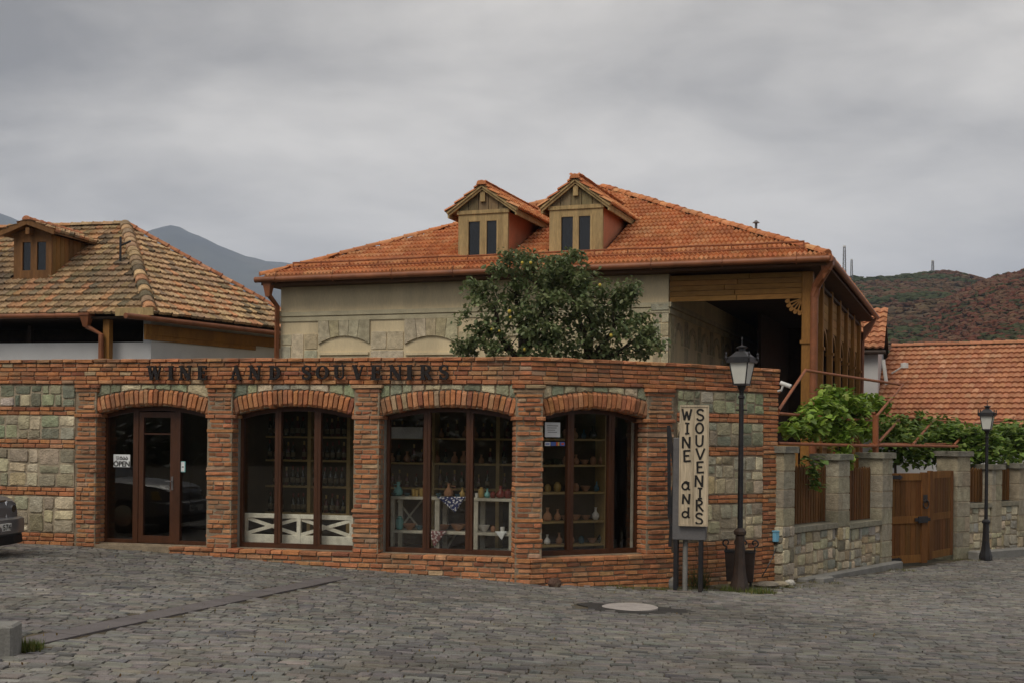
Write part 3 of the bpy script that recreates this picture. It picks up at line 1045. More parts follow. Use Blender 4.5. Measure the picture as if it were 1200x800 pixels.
def shop_window(fr, sa, sb, mulls, label=None):
    fn = arch_fn(sa, sb)[0]
    mb = MB(); d0, d1 = FR_D, FR_D + .075
    a, b = sa + .022, sb - .022
    mb.fbox(fr, a, a + .05, Z_SILL, fn(a) - .0, d0, d1); mb.fbox(fr, b - .05, b, Z_SILL, fn(b), d0, d1)
    mb.fbox(fr, a + .05, b - .05, Z_SILL, Z_SILL + .075, d0 + .002, d1 - .002)
    strip_arch(mb, fr, a, b, fn, -.03, .07, d0 - .003, d1 + .003)
    edges = [a + .05]
    for (m0, m1) in mulls:
        mb.fbox(fr, m0, m1, Z_SILL + .07, fn((m0 + m1) / 2) - .03, d0 - .006, d1 + .006)
        mb.fbox(fr, m0 + (m1 - m0) * .42, m0 + (m1 - m0) * .58, Z_SILL + .08, fn((m0 + m1) / 2) - .06, d0 - .014, d0 - .004)
        edges += [m0, m1]
    edges.append(b - .05)
    w = mb.build('window', 'window_wood', shop)
    if label: tag(w, label)
    for i in range(0, len(edges), 2):
        pane_mesh(w, fr, edges[i] - .008, edges[i + 1] + .008, Z_SILL + .06, fn, .06, d0 + .035)
    return w


def mpx(fr, *prs): return [(fr.s(a, 560, FR_D), fr.s(b, 560, FR_D)) for a, b in prs]


shop_window(*W2, mpx(F1, (322, 329), (368, 375.5)))
shop_window(*W3, mpx(F1, (496, 504), (546, 554)))
shop_window(*W4, mpx(F2, (665, 672), (713, 719.5)))


def shop_door():
    fr, sa, sb = W1
    fn = arch_fn(sa, sb)[0]
    mb = MB(); d0, d1 = FR_D, FR_D + .075
    a, b = sa + .022, sb - .022
    (m0, m1), (m2, m3) = mpx(fr, (156, 162), (205, 211))
    mb.fbox(fr, a, a + .05, Z_SILL, fn(a), d0, d1); mb.fbox(fr, b - .05, b, Z_SILL, fn(b), d0, d1)
    strip_arch(mb, fr, a, b, fn, -.03, .075, d0 - .003, d1 + .003)
    for m in ((m0, m1), (m2, m3)): mb.fbox(fr, m[0], m[1], Z_SILL, fn((m[0] + m[1]) / 2) - .03, d0 - .006, d1 + .006)
    mb.fbox(fr, a + .05, m0, Z_SILL, Z_SILL + .06, d0 + .002, d1 - .002); mb.fbox(fr, m3, b - .05, Z_SILL, Z_SILL + .06, d0 + .002, d1 - .002)
    w = mb.build('door_frame', 'window_wood', shop)
    pane_mesh(w, fr, a + .05, m0 + .008, Z_SILL + .05, fn, .06, d0 + .035); pane_mesh(w, fr, m3 - .008, b - .05, Z_SILL + .05, fn, .06, d0 + .035)
    mb = MB()
    l0, l1 = m1 + .006, m2 - .006; zt = fn((l0 + l1) / 2) - .10; st = .085
    mb.fbox(fr, l0, l0 + st, Z_SILL + .01, zt, d0 + .004, d1 - .01); mb.fbox(fr, l1 - st, l1, Z_SILL + .01, zt, d0 + .004, d1 - .01)
    mb.fbox(fr, l0 + st, l1 - st, Z_SILL + .01, Z_SILL + .13, d0 + .006, d1 - .012); mb.fbox(fr, l0 + st, l1 - st, zt - .09, zt, d0 + .006, d1 - .012)
    mb.fbox(fr, l0 + st, l1 - st, 1.985, 2.005, d0 + .02, d0 + .05)
    dr = mb.build('door', 'window_wood', shop)
    pane_mesh(dr, fr, l0 + st - .008, l1 - st + .008, Z_SILL + .12, lambda s: zt, .08, d0 + .035)
    hm = MB(); hs = l1 - st / 2
    hm.fbox(fr, hs - .018, hs + .018, 1.08, 1.30, d0 - .006, d0 + .004); hm.tube([fr.pt(hs, 1.22, d0 - .004), fr.pt(hs, 1.22, d0 - .05), fr.pt(hs - .1, 1.22, d0 - .05)], .009, 6)
    hm.build('handle', 'grey_metal', dr)


shop_door()

# interior and flat roof of the shop
ins = MB()
def plan_prism(mb, pts, z0, z1, mi=0):
    mb.prism([Vector((x, y, z0)) for x, y in pts], Vector((0, 0, z1 - z0)), mi)
def p2(fr, s, d): p = fr.pt(s, 0, d); return (p.x, p.y)
DB = 3.9
back_l = p2(F1, -14.9, DB); back_c = p2(F1, -.2, DB); back_r = p2(F3, L3 - .4, 3.0)
outline = [p2(F1, -14.9, .39), p2(F1, -.07, .39), p2(F2, .16, .39), p2(F2, L2 - .05, .39), p2(F3, L3 - .4, .39), back_r, back_c, back_l]
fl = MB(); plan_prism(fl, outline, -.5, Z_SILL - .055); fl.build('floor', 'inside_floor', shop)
rf = MB(); plan_prism(rf, outline, 2.86, 3.0); rf.build('roof', 'concrete', shop)
iw = MB()
for a, b in ((back_l, back_c), (back_c, back_r)):
    d = Vector((b[0] - a[0], b[1] - a[1], 0)).normalized(); f = Frame(a, (d.x, d.y))
    iw.fbox(f, -.1, math.hypot(b[0] - a[0], b[1] - a[1]) + .1, -.5, 2.855, 0, .2)
iw.fbox(F1, -7.95, -7.75, -.5, 2.85, .4, DB)            # cross walls between the rooms
iw.fbox(F1, F1.s(258, 560) - .06, F1.s(258, 560) + .06, -.5, 2.852, .4, DB)
iw.fbox(FRET, .45, 3.2, -.5, 2.85, .4, .5)
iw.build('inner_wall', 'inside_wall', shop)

# ------------------------------------------------------------------ lettering
def ribbon(mb, fr, s, z, w, h, pts, wid, d0, th, closed=False):
    P = [Vector((s + x * w, z + y * h)) for x, y in pts]
    n = len(P); wd = wid if isinstance(wid, (list, tuple)) else [wid] * n
    L_, R_ = [], []
    for i in range(n):
        a = P[i - 1] if (i > 0 or closed) else P[i]; b = P[(i + 1) % n] if (i < n - 1 or closed) else P[i]
        t = (b - a).normalized(); nn = Vector((-t.y, t.x)) * wd[i] / 2
        L_.append(P[i] + nn); R_.append(P[i] - nn)
    m = n if closed else n - 1
    V, Fs = [], []
    for i in range(n):
        for q in (L_[i], R_[i]):
            V.append(fr.pt(q.x, q.y, d0)); V.append(fr.pt(q.x, q.y, d0 + th))
    for i in range(m):
        j = (i + 1) % n; a, b = i * 4, j * 4
        Fs += [(a, b, b + 2, a + 2), (a + 1, a + 3, b + 3, b + 1), (a, a + 1, b + 1, b), (a + 2, b + 2, b + 3, a + 3)]
    if not closed:
        Fs += [(0, 2, 3, 1)]; e = (n - 1) * 4; Fs += [(e, e + 1, e + 3, e + 2)]
    mb.add(V, Fs)


def arc(cx, cy, rx, ry, a0, a1, n=10):
    return [(cx + rx * math.cos(R(a0 + (a1 - a0) * i / n)), cy + ry * math.sin(R(a0 + (a1 - a0) * i / n))) for i in range(n + 1)]


TK, TN, SF = .27, .11, .12
SERIF = {
    'W': [([(.14, 1), (.33, 0)], TK * .85), ([(.33, .02), (.51, .97)], TN), ([(.50, 1), (.69, 0)], TK * .85), ([(.69, .02), (.88, 1)], TN),
          ([(0, .955), (.34, .955)], SF), ([(.40, .955), (.60, .955)], SF), ([(.76, .955), (1, .955)], SF)],
    'I': [([(.5, 0), (.5, 1)], TK * 1.15), ([(.18, .955), (.82, .955)], SF), ([(.18, .045), (.82, .045)], SF)],
    'N': [([(.18, 0), (.18, 1)], TN * 1.2), ([(.15, .98), (.83, .02)], TK), ([(.84, 0), (.84, 1)], TN * 1.2), ([(0, .955), (.32, .955)], SF), ([(.02, .045), (.36, .045)], SF), ([(.66, .955), (1, .955)], SF)],
    'E': [([(.27, 0), (.27, 1)], TK * 1.1), ([(.05, .955), (.88, .955)], SF), ([(.05, .045), (.92, .045)], SF), ([(.27, .52), (.68, .52)], TN), ([(.86, 1), (.86, .74)], SF), ([(.90, 0), (.90, .28)], SF), ([(.67, .40), (.67, .64)], TN)],
    'A': [([(.16, 0), (.50, 1)], TN * 1.2), ([(.46, 1), (.82, 0)], TK), ([(.27, .30), (.68, .30)], TN), ([(0, .045), (.34, .045)], SF), ([(.60, .045), (1, .045)], SF)],
    'D': [([(.27, 0), (.27, 1)], TK), (arc(.36, .5, .50, .44, 88, -88, 12), [TN] + [.14, .18, .22, .25, .27, .27, .27, .25, .22, .18, .14] + [TN]), ([(.05, .955), (.42, .955)], SF), ([(.05, .045), (.42, .045)], SF)],
    'S': [(arc(.5, .73, .33, .22, 20, 180, 8) + [(.24, .60), (.5, .51), (.76, .40)] + arc(.5, .27, .33, .22, 0, -165, 8), [.10, .12, .13, .14, .15, .17, .19, .21, .22, .24, .26, .24, .22, .21, .19, .17, .15, .14, .13, .12, .10]), ([(.82, .66), (.82, .98)], TN), ([(.17, .03), (.17, .36)], TN)],
    'O': [(arc(.5, .5, .37, .44, 0, 337.5, 15), [.27, .25, .2, .14, .11, .14, .2, .25, .27, .25, .2, .14, .11, .14, .2, .25])],
    'U': [([(.25, 1), (.25, .3)], TK), (arc(.53, .30, .28, .25, 180, 360, 10), [.27, .24, .2, .17, .14, .12, .12, .11, .11, .11, .11]), ([(.81, .3), (.81, 1)], TN), ([(.02, .955), (.48, .955)], SF), ([(.62, .955), (1, .955)], SF)],
    'V': [([(.18, 1), (.52, 0)], TK), ([(.52, .03), (.86, 1)], TN), ([(0, .955), (.40, .955)], SF), ([(.68, .955), (1, .955)], SF)],
    'R': [([(.25, 0), (.25, 1)], TK), (arc(.40, .74, .36, .22, 85, -90, 10), [TN, .13, .18, .22, .25, .25, .24, .21, .17, .13, TN]), ([(.46, .52), (.84, .02)], TK * .9), ([(.05, .955), (.42, .955)], SF), ([(.05, .045), (.46, .045)], SF), ([(.70, .045), (1, .045)], SF)],
}
BRUSH = {
    'W': [([(.05, 1), (.27, .05)], .15), ([(.27, .05), (.5, .8)], .15), ([(.5, .8), (.73, .05)], .15), ([(.73, .05), (.98, 1)], .15)],
    'I': [([(.5, .04), (.5, .96)], .16), ([(.2, .96), (.8, .92)], .13), ([(.2, .05), (.8, .08)], .13)],
    'N': [([(.14, .0), (.16, 1)], .16), ([(.16, .98), (.84, .04)], .16), ([(.84, 0), (.86, 1)], .16)],
    'E': [([(.24, 0), (.2, 1)], .16), ([(.2, .95), (.85, .98)], .14), ([(.22, .53), (.72, .55)], .14), ([(.24, .06), (.9, .10)], .14)],
    'a': [(arc(.45, .36, .32, .32, 20, 340, 12), .14), ([(.80, .78), (.78, .15), (.92, .0)], .15), ([(.3, .72), (.55, .8), (.8, .68)], .13)],
    'n': [([(.14, .0), (.2, .95)], .16), ([(.2, .86), (.74, .08)], .15), ([(.78, .0), (.84, .98)], .16)],
    'd': [(arc(.40, .30, .30, .28, 20, 340, 12), .14), ([(.74, 1.0), (.72, .1), (.86, .0)], .15)],
    'S': [(arc(.5, .74, .32, .22, 15, 190, 8) + [(.3, .58), (.55, .5)] + arc(.48, .27, .34, .24, 50, -165, 9), .15)],
    'O': [(arc(.5, .5, .38, .42, 0, 340, 16), .15)],
    'U': [([(.15, 1), (.16, .35)] + arc(.48, .32, .32, .27, 180, 350, 8) + [(.84, 1)], .15)],
    'V': [([(.08, 1), (.5, .04)], .16), ([(.5, .04), (.95, 1)], .14)],
    'R': [([(.2, 0), (.18, 1)], .16), (arc(.3, .75, .45, .22, 90, -90, 8), .14), ([(.35, .52), (.88, .0)], .15)],
}


def letter(ch, fr, s, z, w, h, d0, th, table, material, parent, unit=None, name='letter'):
    mb = MB(); u = unit or h
    for k, (pts, wid) in enumerate(table[ch]):
        ww = [x * u for x in wid] if isinstance(wid, list) else wid * u
        ribbon(mb, fr, s - w / 2, z, w, h, pts, ww, d0 - k * .0007, th, closed=(ch == 'O'))
    return mb.build(name, material, parent)


sg = empty('shop_sign', F1.pt(-4, 2.85, -.06), 'dark serif metal letters spelling WINE AND SOUVENIRS across the brick parapet', 'sign')
for ch, x, wpx in (('W', 181.5, 20), ('I', 200.5, 11), ('N', 217.5, 16), ('E', 237.5, 13), ('A', 277, 15), ('N', 299, 16), ('D', 322, 15.5),
                   ('S', 359.7, 13.5), ('O', 378, 16.5), ('U', 398, 15.5), ('V', 420, 15), ('E', 441.5, 14.5), ('N', 463.5, 16.5), ('I', 480, 10.5), ('R', 499.5, 16), ('S', 520.5, 13.5)):
    s = F1.s(x, 436, -.07); sc = F / F1.pt(s, 2.9).y
    letter(ch, F1, s, 2.872 + rnd.uniform(-.004, .004), wpx / sc, .222, -.095, .035, SERIF, 'letter_metal', sg, unit=.215)

# ------------------------------------------------------------------ vertical sign on its box
Ys = 19.2
c0 = at(813, 545, Ys)
SG = Frame((c0.x, c0.y), (.97, -.2))
vs = empty('standing_sign', (c0.x, c0.y, float(gz(c0.x, c0.y))), 'upright plank sign reading WINE and SOUVENIRS on a dark steel box beside the lamp post', 'sign')
bw = .209
zb, zt = SG.z(813, 616), SG.z(813, 474)
sp = Pieces('sign_board', 'sign_boards', 'plank')
bk = sp.proto(*plank_proto(77))
for i in range(2):
    s0, s1 = (-bw + .006, -.010) if i == 0 else (-.002, bw - .006)
    sp.add(bk, SG.M((s0 + s1) / 2, (zb + zt) / 2, 0, s1 - s0, zt - zb - .05, .035), (.47, .385, .27) if i == 0 else (.50, .415, .295))
sp.finish(vs)
mb = MB()
for z in (zb + .0, zt - .03): mb.fbox(SG, -bw, bw, z, z + .03, -.012, .05)
mb.fbox(SG, -bw - .012, -bw + .008, zb + .002, zt - .002, -.008, .05); mb.fbox(SG, bw - .008, bw + .012, zb + .002, zt - .002, -.008, .05); mb.fbox(SG, -.014, -.002, zb + .03, zt - .03, -.006, .03)
mb.build('sign_frame', 'sign_plank_back', vs)
for word, sx in ((('W', 485.5), ('I', 501.5), ('N', 518), ('E', 534), ('a', 567.5), ('n', 584), ('d', 600)), -.112), \
                ((('S', 485.5), ('O', 501), ('U', 516), ('V', 531.5), ('E', 547), ('N', 563), ('I', 577.5), ('R', 591.5), ('S', 607)), .088):
    for ch, y in word:
        z = SG.z(813, y)
        hh = .178 if ch not in 'and' else .16
        letter(ch, SG, sx + rnd.uniform(-.01, .01), z - hh / 2, .145 if ch not in 'I' else .11, hh, -.006, .008, BRUSH, 'ink', vs, unit=.19)
mb = MB()
mb.fbox(SG, -bw - .11, bw - .02, zb - .22, zt - .5, .055, .42, bev=.012)
mb.build('steel_box', 'grey_metal', vs)
mb = MB()
zg = float(gz(c0.x, c0.y)) - .05
for s, d in ((-bw - .06, .1), (-bw - .06, .38), (bw - .1, .1), (bw - .1, .38)): mb.fbox(SG, s - .03, s + .03, zg, zb - .215, d - .03, d + .03)
mb.build('leg', 'black_iron', vs)
mb = MB()
for (xa, ya, xb, yb, d) in ((783.5, 498, 784.5, 602, .30), (784, 500, 797, 598, .22), (797.5, 505, 787, 592, .26), (788, 592, 785, 640, .28), (784, 602, 792, 640, .24)):
    a, b = SG.sz(xa, ya, d), SG.sz(xb, yb, d)
    mb.bar(SG.pt(a[0], a[1], d), SG.pt(b[0], b[1], d), .05, .035, up=SG.n)
mb.build('bracket', 'black_iron', vs)
mb = MB(); a = SG.s(803, 650, .2)
mb.tube([SG.pt(a, zg, .2), SG.pt(a, zb - .21, .2)], .042, 10)
shade_auto(mb.build('drain_pipe', 'concrete', vs))

# ------------------------------------------------------------------ street lamps
def street_lamp(base, H, yaw, label, foot=True):
    x, y, z = base
    t = empty('street_lamp', base, label, 'street lamp', 'old style street lamps along the street')
    h = lambda k: k * H
    mb = MB(); mb.lathe([(h(.043), -.06), (h(.042), h(.006)), (h(.037), h(.022)), (h(.029), h(.05)), (h(.024), h(.09)), (h(.021), h(.14)), (h(.0195), h(.2)), (h(.019), h(.222)),
                         (h(.026), h(.226)), (h(.027), h(.238)), (h(.020), h(.246)), (h(.0125), h(.252))], base, 8, rot=R(22))
    shade_auto(mb.build('base', 'rusty_iron' if foot else 'black_iron', t), 25)
    mb = MB(); mb.lathe([(h(.0118), h(.25)), (h(.0112), h(.5)), (h(.0098), h(.788)), (h(.014), h(.792)), (h(.014), h(.80)), (h(.0095), h(.803)), (h(.0095), h(.822)), (h(.015), h(.83)), (h(.02), h(.846))], base, 12)
    shade_auto(mb.build('pole', 'black_iron', t))
    ax = Vector((math.cos(yaw), math.sin(yaw), 0)); rt = Vector((-ax.y, ax.x, 0))
    mb = MB(); c = Vector((x, y, z + h(.742)))
    sd = Vector((1, 0, 0))
    mb.tube([c - sd * h(.024), c + sd * h(.024)], h(.0032), 6); mb.lathe([(h(.013), -h(.004)), (h(.013), h(.004))], c, 10)
    mb.build('ladder_bar', 'black_iron', t)
    Z0, Z1, B0, B1 = h(.848), h(.943), h(.0255), h(.0405)
    def cn(i, half, zz):
        sx, sy = ((1, -1), (1, 1), (-1, 1), (-1, -1))[i % 4]
        return Vector((x, y, z + zz)) + ax * half * sx + rt * half * sy
    fm = MB()
    for i in range(4):
        fm.bar(cn(i, B0, Z0), cn(i, B1, Z1), h(.005), h(.005), up=ax + rt * .3)
        fm.bar(cn(i, B0, Z0), cn(i + 1, B0, Z0), h(.006), h(.008))
        for dz, half in ((0, h(.047)), (h(.012), h(.044))):
            fm.bar(cn(i, half, Z1 + dz), cn(i + 1, half, Z1 + dz), h(.008), h(.012))
        k = cn(i, h(.05), Z1 + h(.02)); fm.lathe([(h(.003), -h(.02)), (h(.006), -h(.006)), (h(.003), h(.004)), (h(.005), h(.010)), (h(.0008), h(.02))], k, 6)
    lf = fm.build('lantern_frame', 'black_iron', t)
    for i in range(4):
        pb = MB(); e = .985
        a, b, c_, d_ = cn(i, B0 * e, Z0 + h(.003)), cn(i + 1, B0 * e, Z0 + h(.003)), cn(i + 1, B1 * e, Z1 - h(.003)), cn(i, B1 * e, Z1 - h(.003))
        nn = (b - a).cross(c_ - a).normalized() * .004
        pb.prism([a, b, c_, d_], nn)
        pb.build('pane', 'lantern_glass', lf)
    cp = MB()
    lo = [cn(i, h(.043), Z1 + h(.016)) for i in range(4)]; hi = [cn(i, h(.018), h(.985)) for i in range(4)]
    cp.hexa(lo + hi)
    cp.lathe([(h(.014), h(.984)), (h(.014), h(.996)), (h(.022), h(.998)), (h(.023), h(1.004)), (h(.006), h(1.008)), (h(.0025), h(1.012)), (h(.0018), h(1.03)), (h(.004), h(1.034)), (h(.001), h(1.045))], base, 10)
    cp.build('lantern_cap', 'black_iron', t)
    return t


bl = at(866.5, 689, 19.75)
street_lamp((bl.x, bl.y, bl.z), 3.76, R(-121), 'tall black lantern street lamp beside the plank sign with litter bins at its foot')
b2 = at(1155, 652, 27.6)
street_lamp((b2.x, b2.y, b2.z), 3.28, R(-118), 'distant black lantern street lamp in front of the stone garden wall right of the gate', foot=False)


def litter_bin(c, label):
    x, y, z = c
    t = empty('litter_bin', c, label, 'litter bin', 'litter bins at the foot of the lamp')
    mb = MB()
    mb.lathe([(.09, .12), (.096, .13), (.135, .60), (.128, .60), (.112, .55), (.085, .16)], c, 4, rot=R(45 - 14))
    mb.build('bucket', 'rusty_iron', t)
    mb = MB(); mb.lathe([(.139, .585), (.146, .59), (.146, .625), (.130, .625)], c, 4, rot=R(45 - 14)); mb.build('rim', 'black_iron', t)
    for s in (-1, 1):
        mb = MB(); pts = []
        for i in range(15):
            a = R(-90 + 330 * i / 14); r = .062 * (1 - i / 26)
            pts.append((x + s * (.12 + -.035 + r * math.cos(a) * 1.0), y - .03, z + .74 + r * math.sin(a)))
        mb.tube([(x + s * .085, y - .03, z + .58)] + pts, .014, 6)
        shade_auto(mb.build('scroll', 'black_iron', t))
    mb = MB(); mb.tube([(x + .04, y + .05, z - .05), (x + .04, y + .05, z + .13)], .022, 6); mb.build('foot', 'black_iron', t)


for px, dY, lab in ((856.5, .42, 'brown iron litter bin left of the lamp post'), (877.5, .42, 'brown iron litter bin right of the lamp post')):
    p = at(px, 682, bl.y + dY); z = float(gz(p.x, p.y))
    litter_bin((p.x, p.y, z), lab)

# ------------------------------------------------------------------ small things on and by the wall
def on(fr, px, py, d): s, z = fr.sz(px, py, d); return fr.pt(s, z, d), s, z


p, s, z = on(F3, 907.5, 628, -.02)
t = empty('meter_box', p, 'small pale blue plastic box fixed to the corner of the brick wall', 'meter box')
mb = MB(); mb.fbox(F3, s - .055, s + .055, z - .09, z + .08, -.09, -.02, bev=.01); mb.build('case', 'blue_plastic', t)
mb = MB(); mb.fbox(F3, s - .062, s + .062, z + .08, z + .105, -.098, -.02); mb.build('lid', 'blue_plastic', t)
mb = MB(); mb.fbox(F3, s - .02, s + .02, z - .13, z - .09, -.075, -.03); mb.build('socket', 'black_iron', t)
mb = MB(); pts = []
for k in range(10):
    a = k / 9; q, _, _ = on(F3, 911 - 18 * a, 637 + 38 * (a ** .8), -.04 - .03 * math.sin(3 * a)); pts.append(q)
mb.tube(pts, .010, 5); tag(mb.build('cable', 'black_iron'), 'thin black cable drooping down the brick wall from the blue box', 'cable')
p, s, z = on(F3, 917, 455, 0)
t = empty('security_camera', p, 'small white security camera on a bracket at the end of the brick wall', 'camera')
q = at(917, 457, 21.5)
mb = MB(); mb.tube([q + Vector((-.10, .1, -.02)), q + Vector((-.02, .0, .0)), q + Vector((.0, -.02, .07))], .02, 8); mb.build('bracket', 'white_plastic', t)
mb = MB(); ax = Vector((.75, -.5, -.32)).normalized(); mb.tube([q + Vector((-.03, .02, .13)), q + Vector((-.03, .02, .13)) + ax * .20], .038, 12); mb.build('housing', 'white_plastic', t)
mb = MB(); a = q + Vector((-.03, .02, .13)) + ax * .202; mb.tube([a, a + ax * .01], .028, 12); mb.build('lens', 'dark_pane', t)


def boulder(px, py, Y, rx, ry, rz, col, label, name='loose_stone'):
    p = at(px, py, Y); z = float(gz(p.x, p.y))
    bm = bmesh.new(); bmesh.ops.create_icosphere(bm, subdivisions=2, radius=1)
    V = []
    for v in bm.verts:
        k = 1 + .22 * noise.noise(v.co * 1.6 + Vector((px, py, 0))); V.append((p.x + v.co.x * rx * k, p.y + v.co.y * ry * k, z + rz * .55 + v.co.z * rz * k))
    Fs = [tuple(v.index for v in f.verts) for f in bm.faces]; bm.free()
    me = mesh_from(name, V, Fs, 'stone', smooth=False); o = link(name, me); o.color = (*col, 1)
    tag(o, label, 'stone')


boulder(898, 677, 20.6, .20, .13, .07, (.25, .22, .18), 'flat grey loose stone lying below the cable by the brick wall')
boulder(913, 682, 20.9, .17, .12, .05, (.36, .31, .22), 'small tan loose stone at the corner of the brick wall')
boulder(789, 683, 19.7, .08, .08, .12, (.16, .155, .15), 'dark upright stone in the corner beside the steel sign legs')
boulder(926, 673, 21.1, .09, .07, .06, (.55, .53, .48), 'pale white lump of rubble at the foot of the first garden pillar')
boulder(650, 683, 18.7, .11, .08, .09, (.10, .06, .045), 'dark broken lump at the foot of the brick corner')
# kerb blocks at the garden wall
mb = MB(); f = Frame((5.25, 21.75), (1, 1.25)); z = float(gz(5.3, 21.8))
mb.fbox(f, -.15, .28, z - .05, z + .09, -.22, -.06, bev=.015)
tag(mb.build('kerb_stone', 'concrete'), 'short grey kerb stone at the foot of the garden wall', 'kerb stone')

# concrete block at the left edge
pb = ground_at(8, 768)
t = MB(); f = Frame((pb.x, pb.y), (1, .12)); z = float(gz(pb.x, pb.y))
hb = .30
t.fbox(f, -1.0, .04, z - .1, z + .235, 0, .30, bev=.018)
tag(t.build('concrete_block', 'concrete'), 'grey concrete block standing on the cobbles at the left edge', 'concrete block')


# ------------------------------------------------------------------ grass
def blades(name, spots, n, hgt, label, cat, col=(.075, .11, .025)):
    Ms, cols = [], []
    for i in range(n):
        (x, y, r) = rnd.choice(spots); a = rnd.uniform(0, 6.28); rr = r * math.sqrt(rnd.random())
        X, Y = x + rr * math.cos(a), y + rr * math.sin(a) * .7
        yaw = rnd.uniform(0, 6.28); tl = rnd.uniform(.1, 1.0); h = hgt * rnd.uniform(.4, 1.1)
        M = Matrix.Translation((X, Y, float(gz(X, Y)) - .03)) @ Matrix.Rotation(yaw, 4, 'Z') @ Matrix.Rotation(tl, 4, 'X') @ Matrix.Diagonal((.010, 1, h, 1))
        Ms.append(np.array(M)); cols.append(jit(mixc(col, (.16, .14, .04), rnd.random() ** 2), .3))
    pr = ([(-.5, 0, 0), (.5, 0, 0), (.35, .01, .5), (-.35, .01, .5), (0, .05, 1)], [(0, 1, 2, 3), (3, 2, 4)])
    o = batch(name, [pr], np.zeros(n, int), Ms, 'grass', cols)
    tag(o, label, cat, kind='stuff')


blades('grass', [(bl.x + .12, bl.y - .1, .34), (bl.x + .32, bl.y - .12, .25), (bl.x - .1, bl.y - .05, .2)], 900, .13, 'bright green grass tuft round the foot of the near lamp', 'grass')
g0 = ground_at(24, 762)
blades('grass', [(g0.x - .02, g0.y + .15, .16), (g0.x + .06, g0.y + .05, .1)], 500, .12, 'grass tuft beside the concrete block', 'grass')
blades('grass', [(2.5, 19.55, .3), (2.9, 19.7, .3), (3.5, 20.0, .3), (4.2, 20.6, .4), (1.7, 19.35, .2), (2.2, 19.4, .2), (4.7, 20.9, .35), (5.4, 21.6, .3), (7.6, 24.5, .3), (9.9, 27.5, .4)], 1500, .07, 'scattered weeds along the foot of the walls', 'weeds', (.09, .10, .03))
blades('weed', [(2.95, 20.2, .16), (3.05, 20.1, .10)], 160, .5, 'tall weed growing behind the sign box against the brick wall', 'weed', (.035, .055, .018))


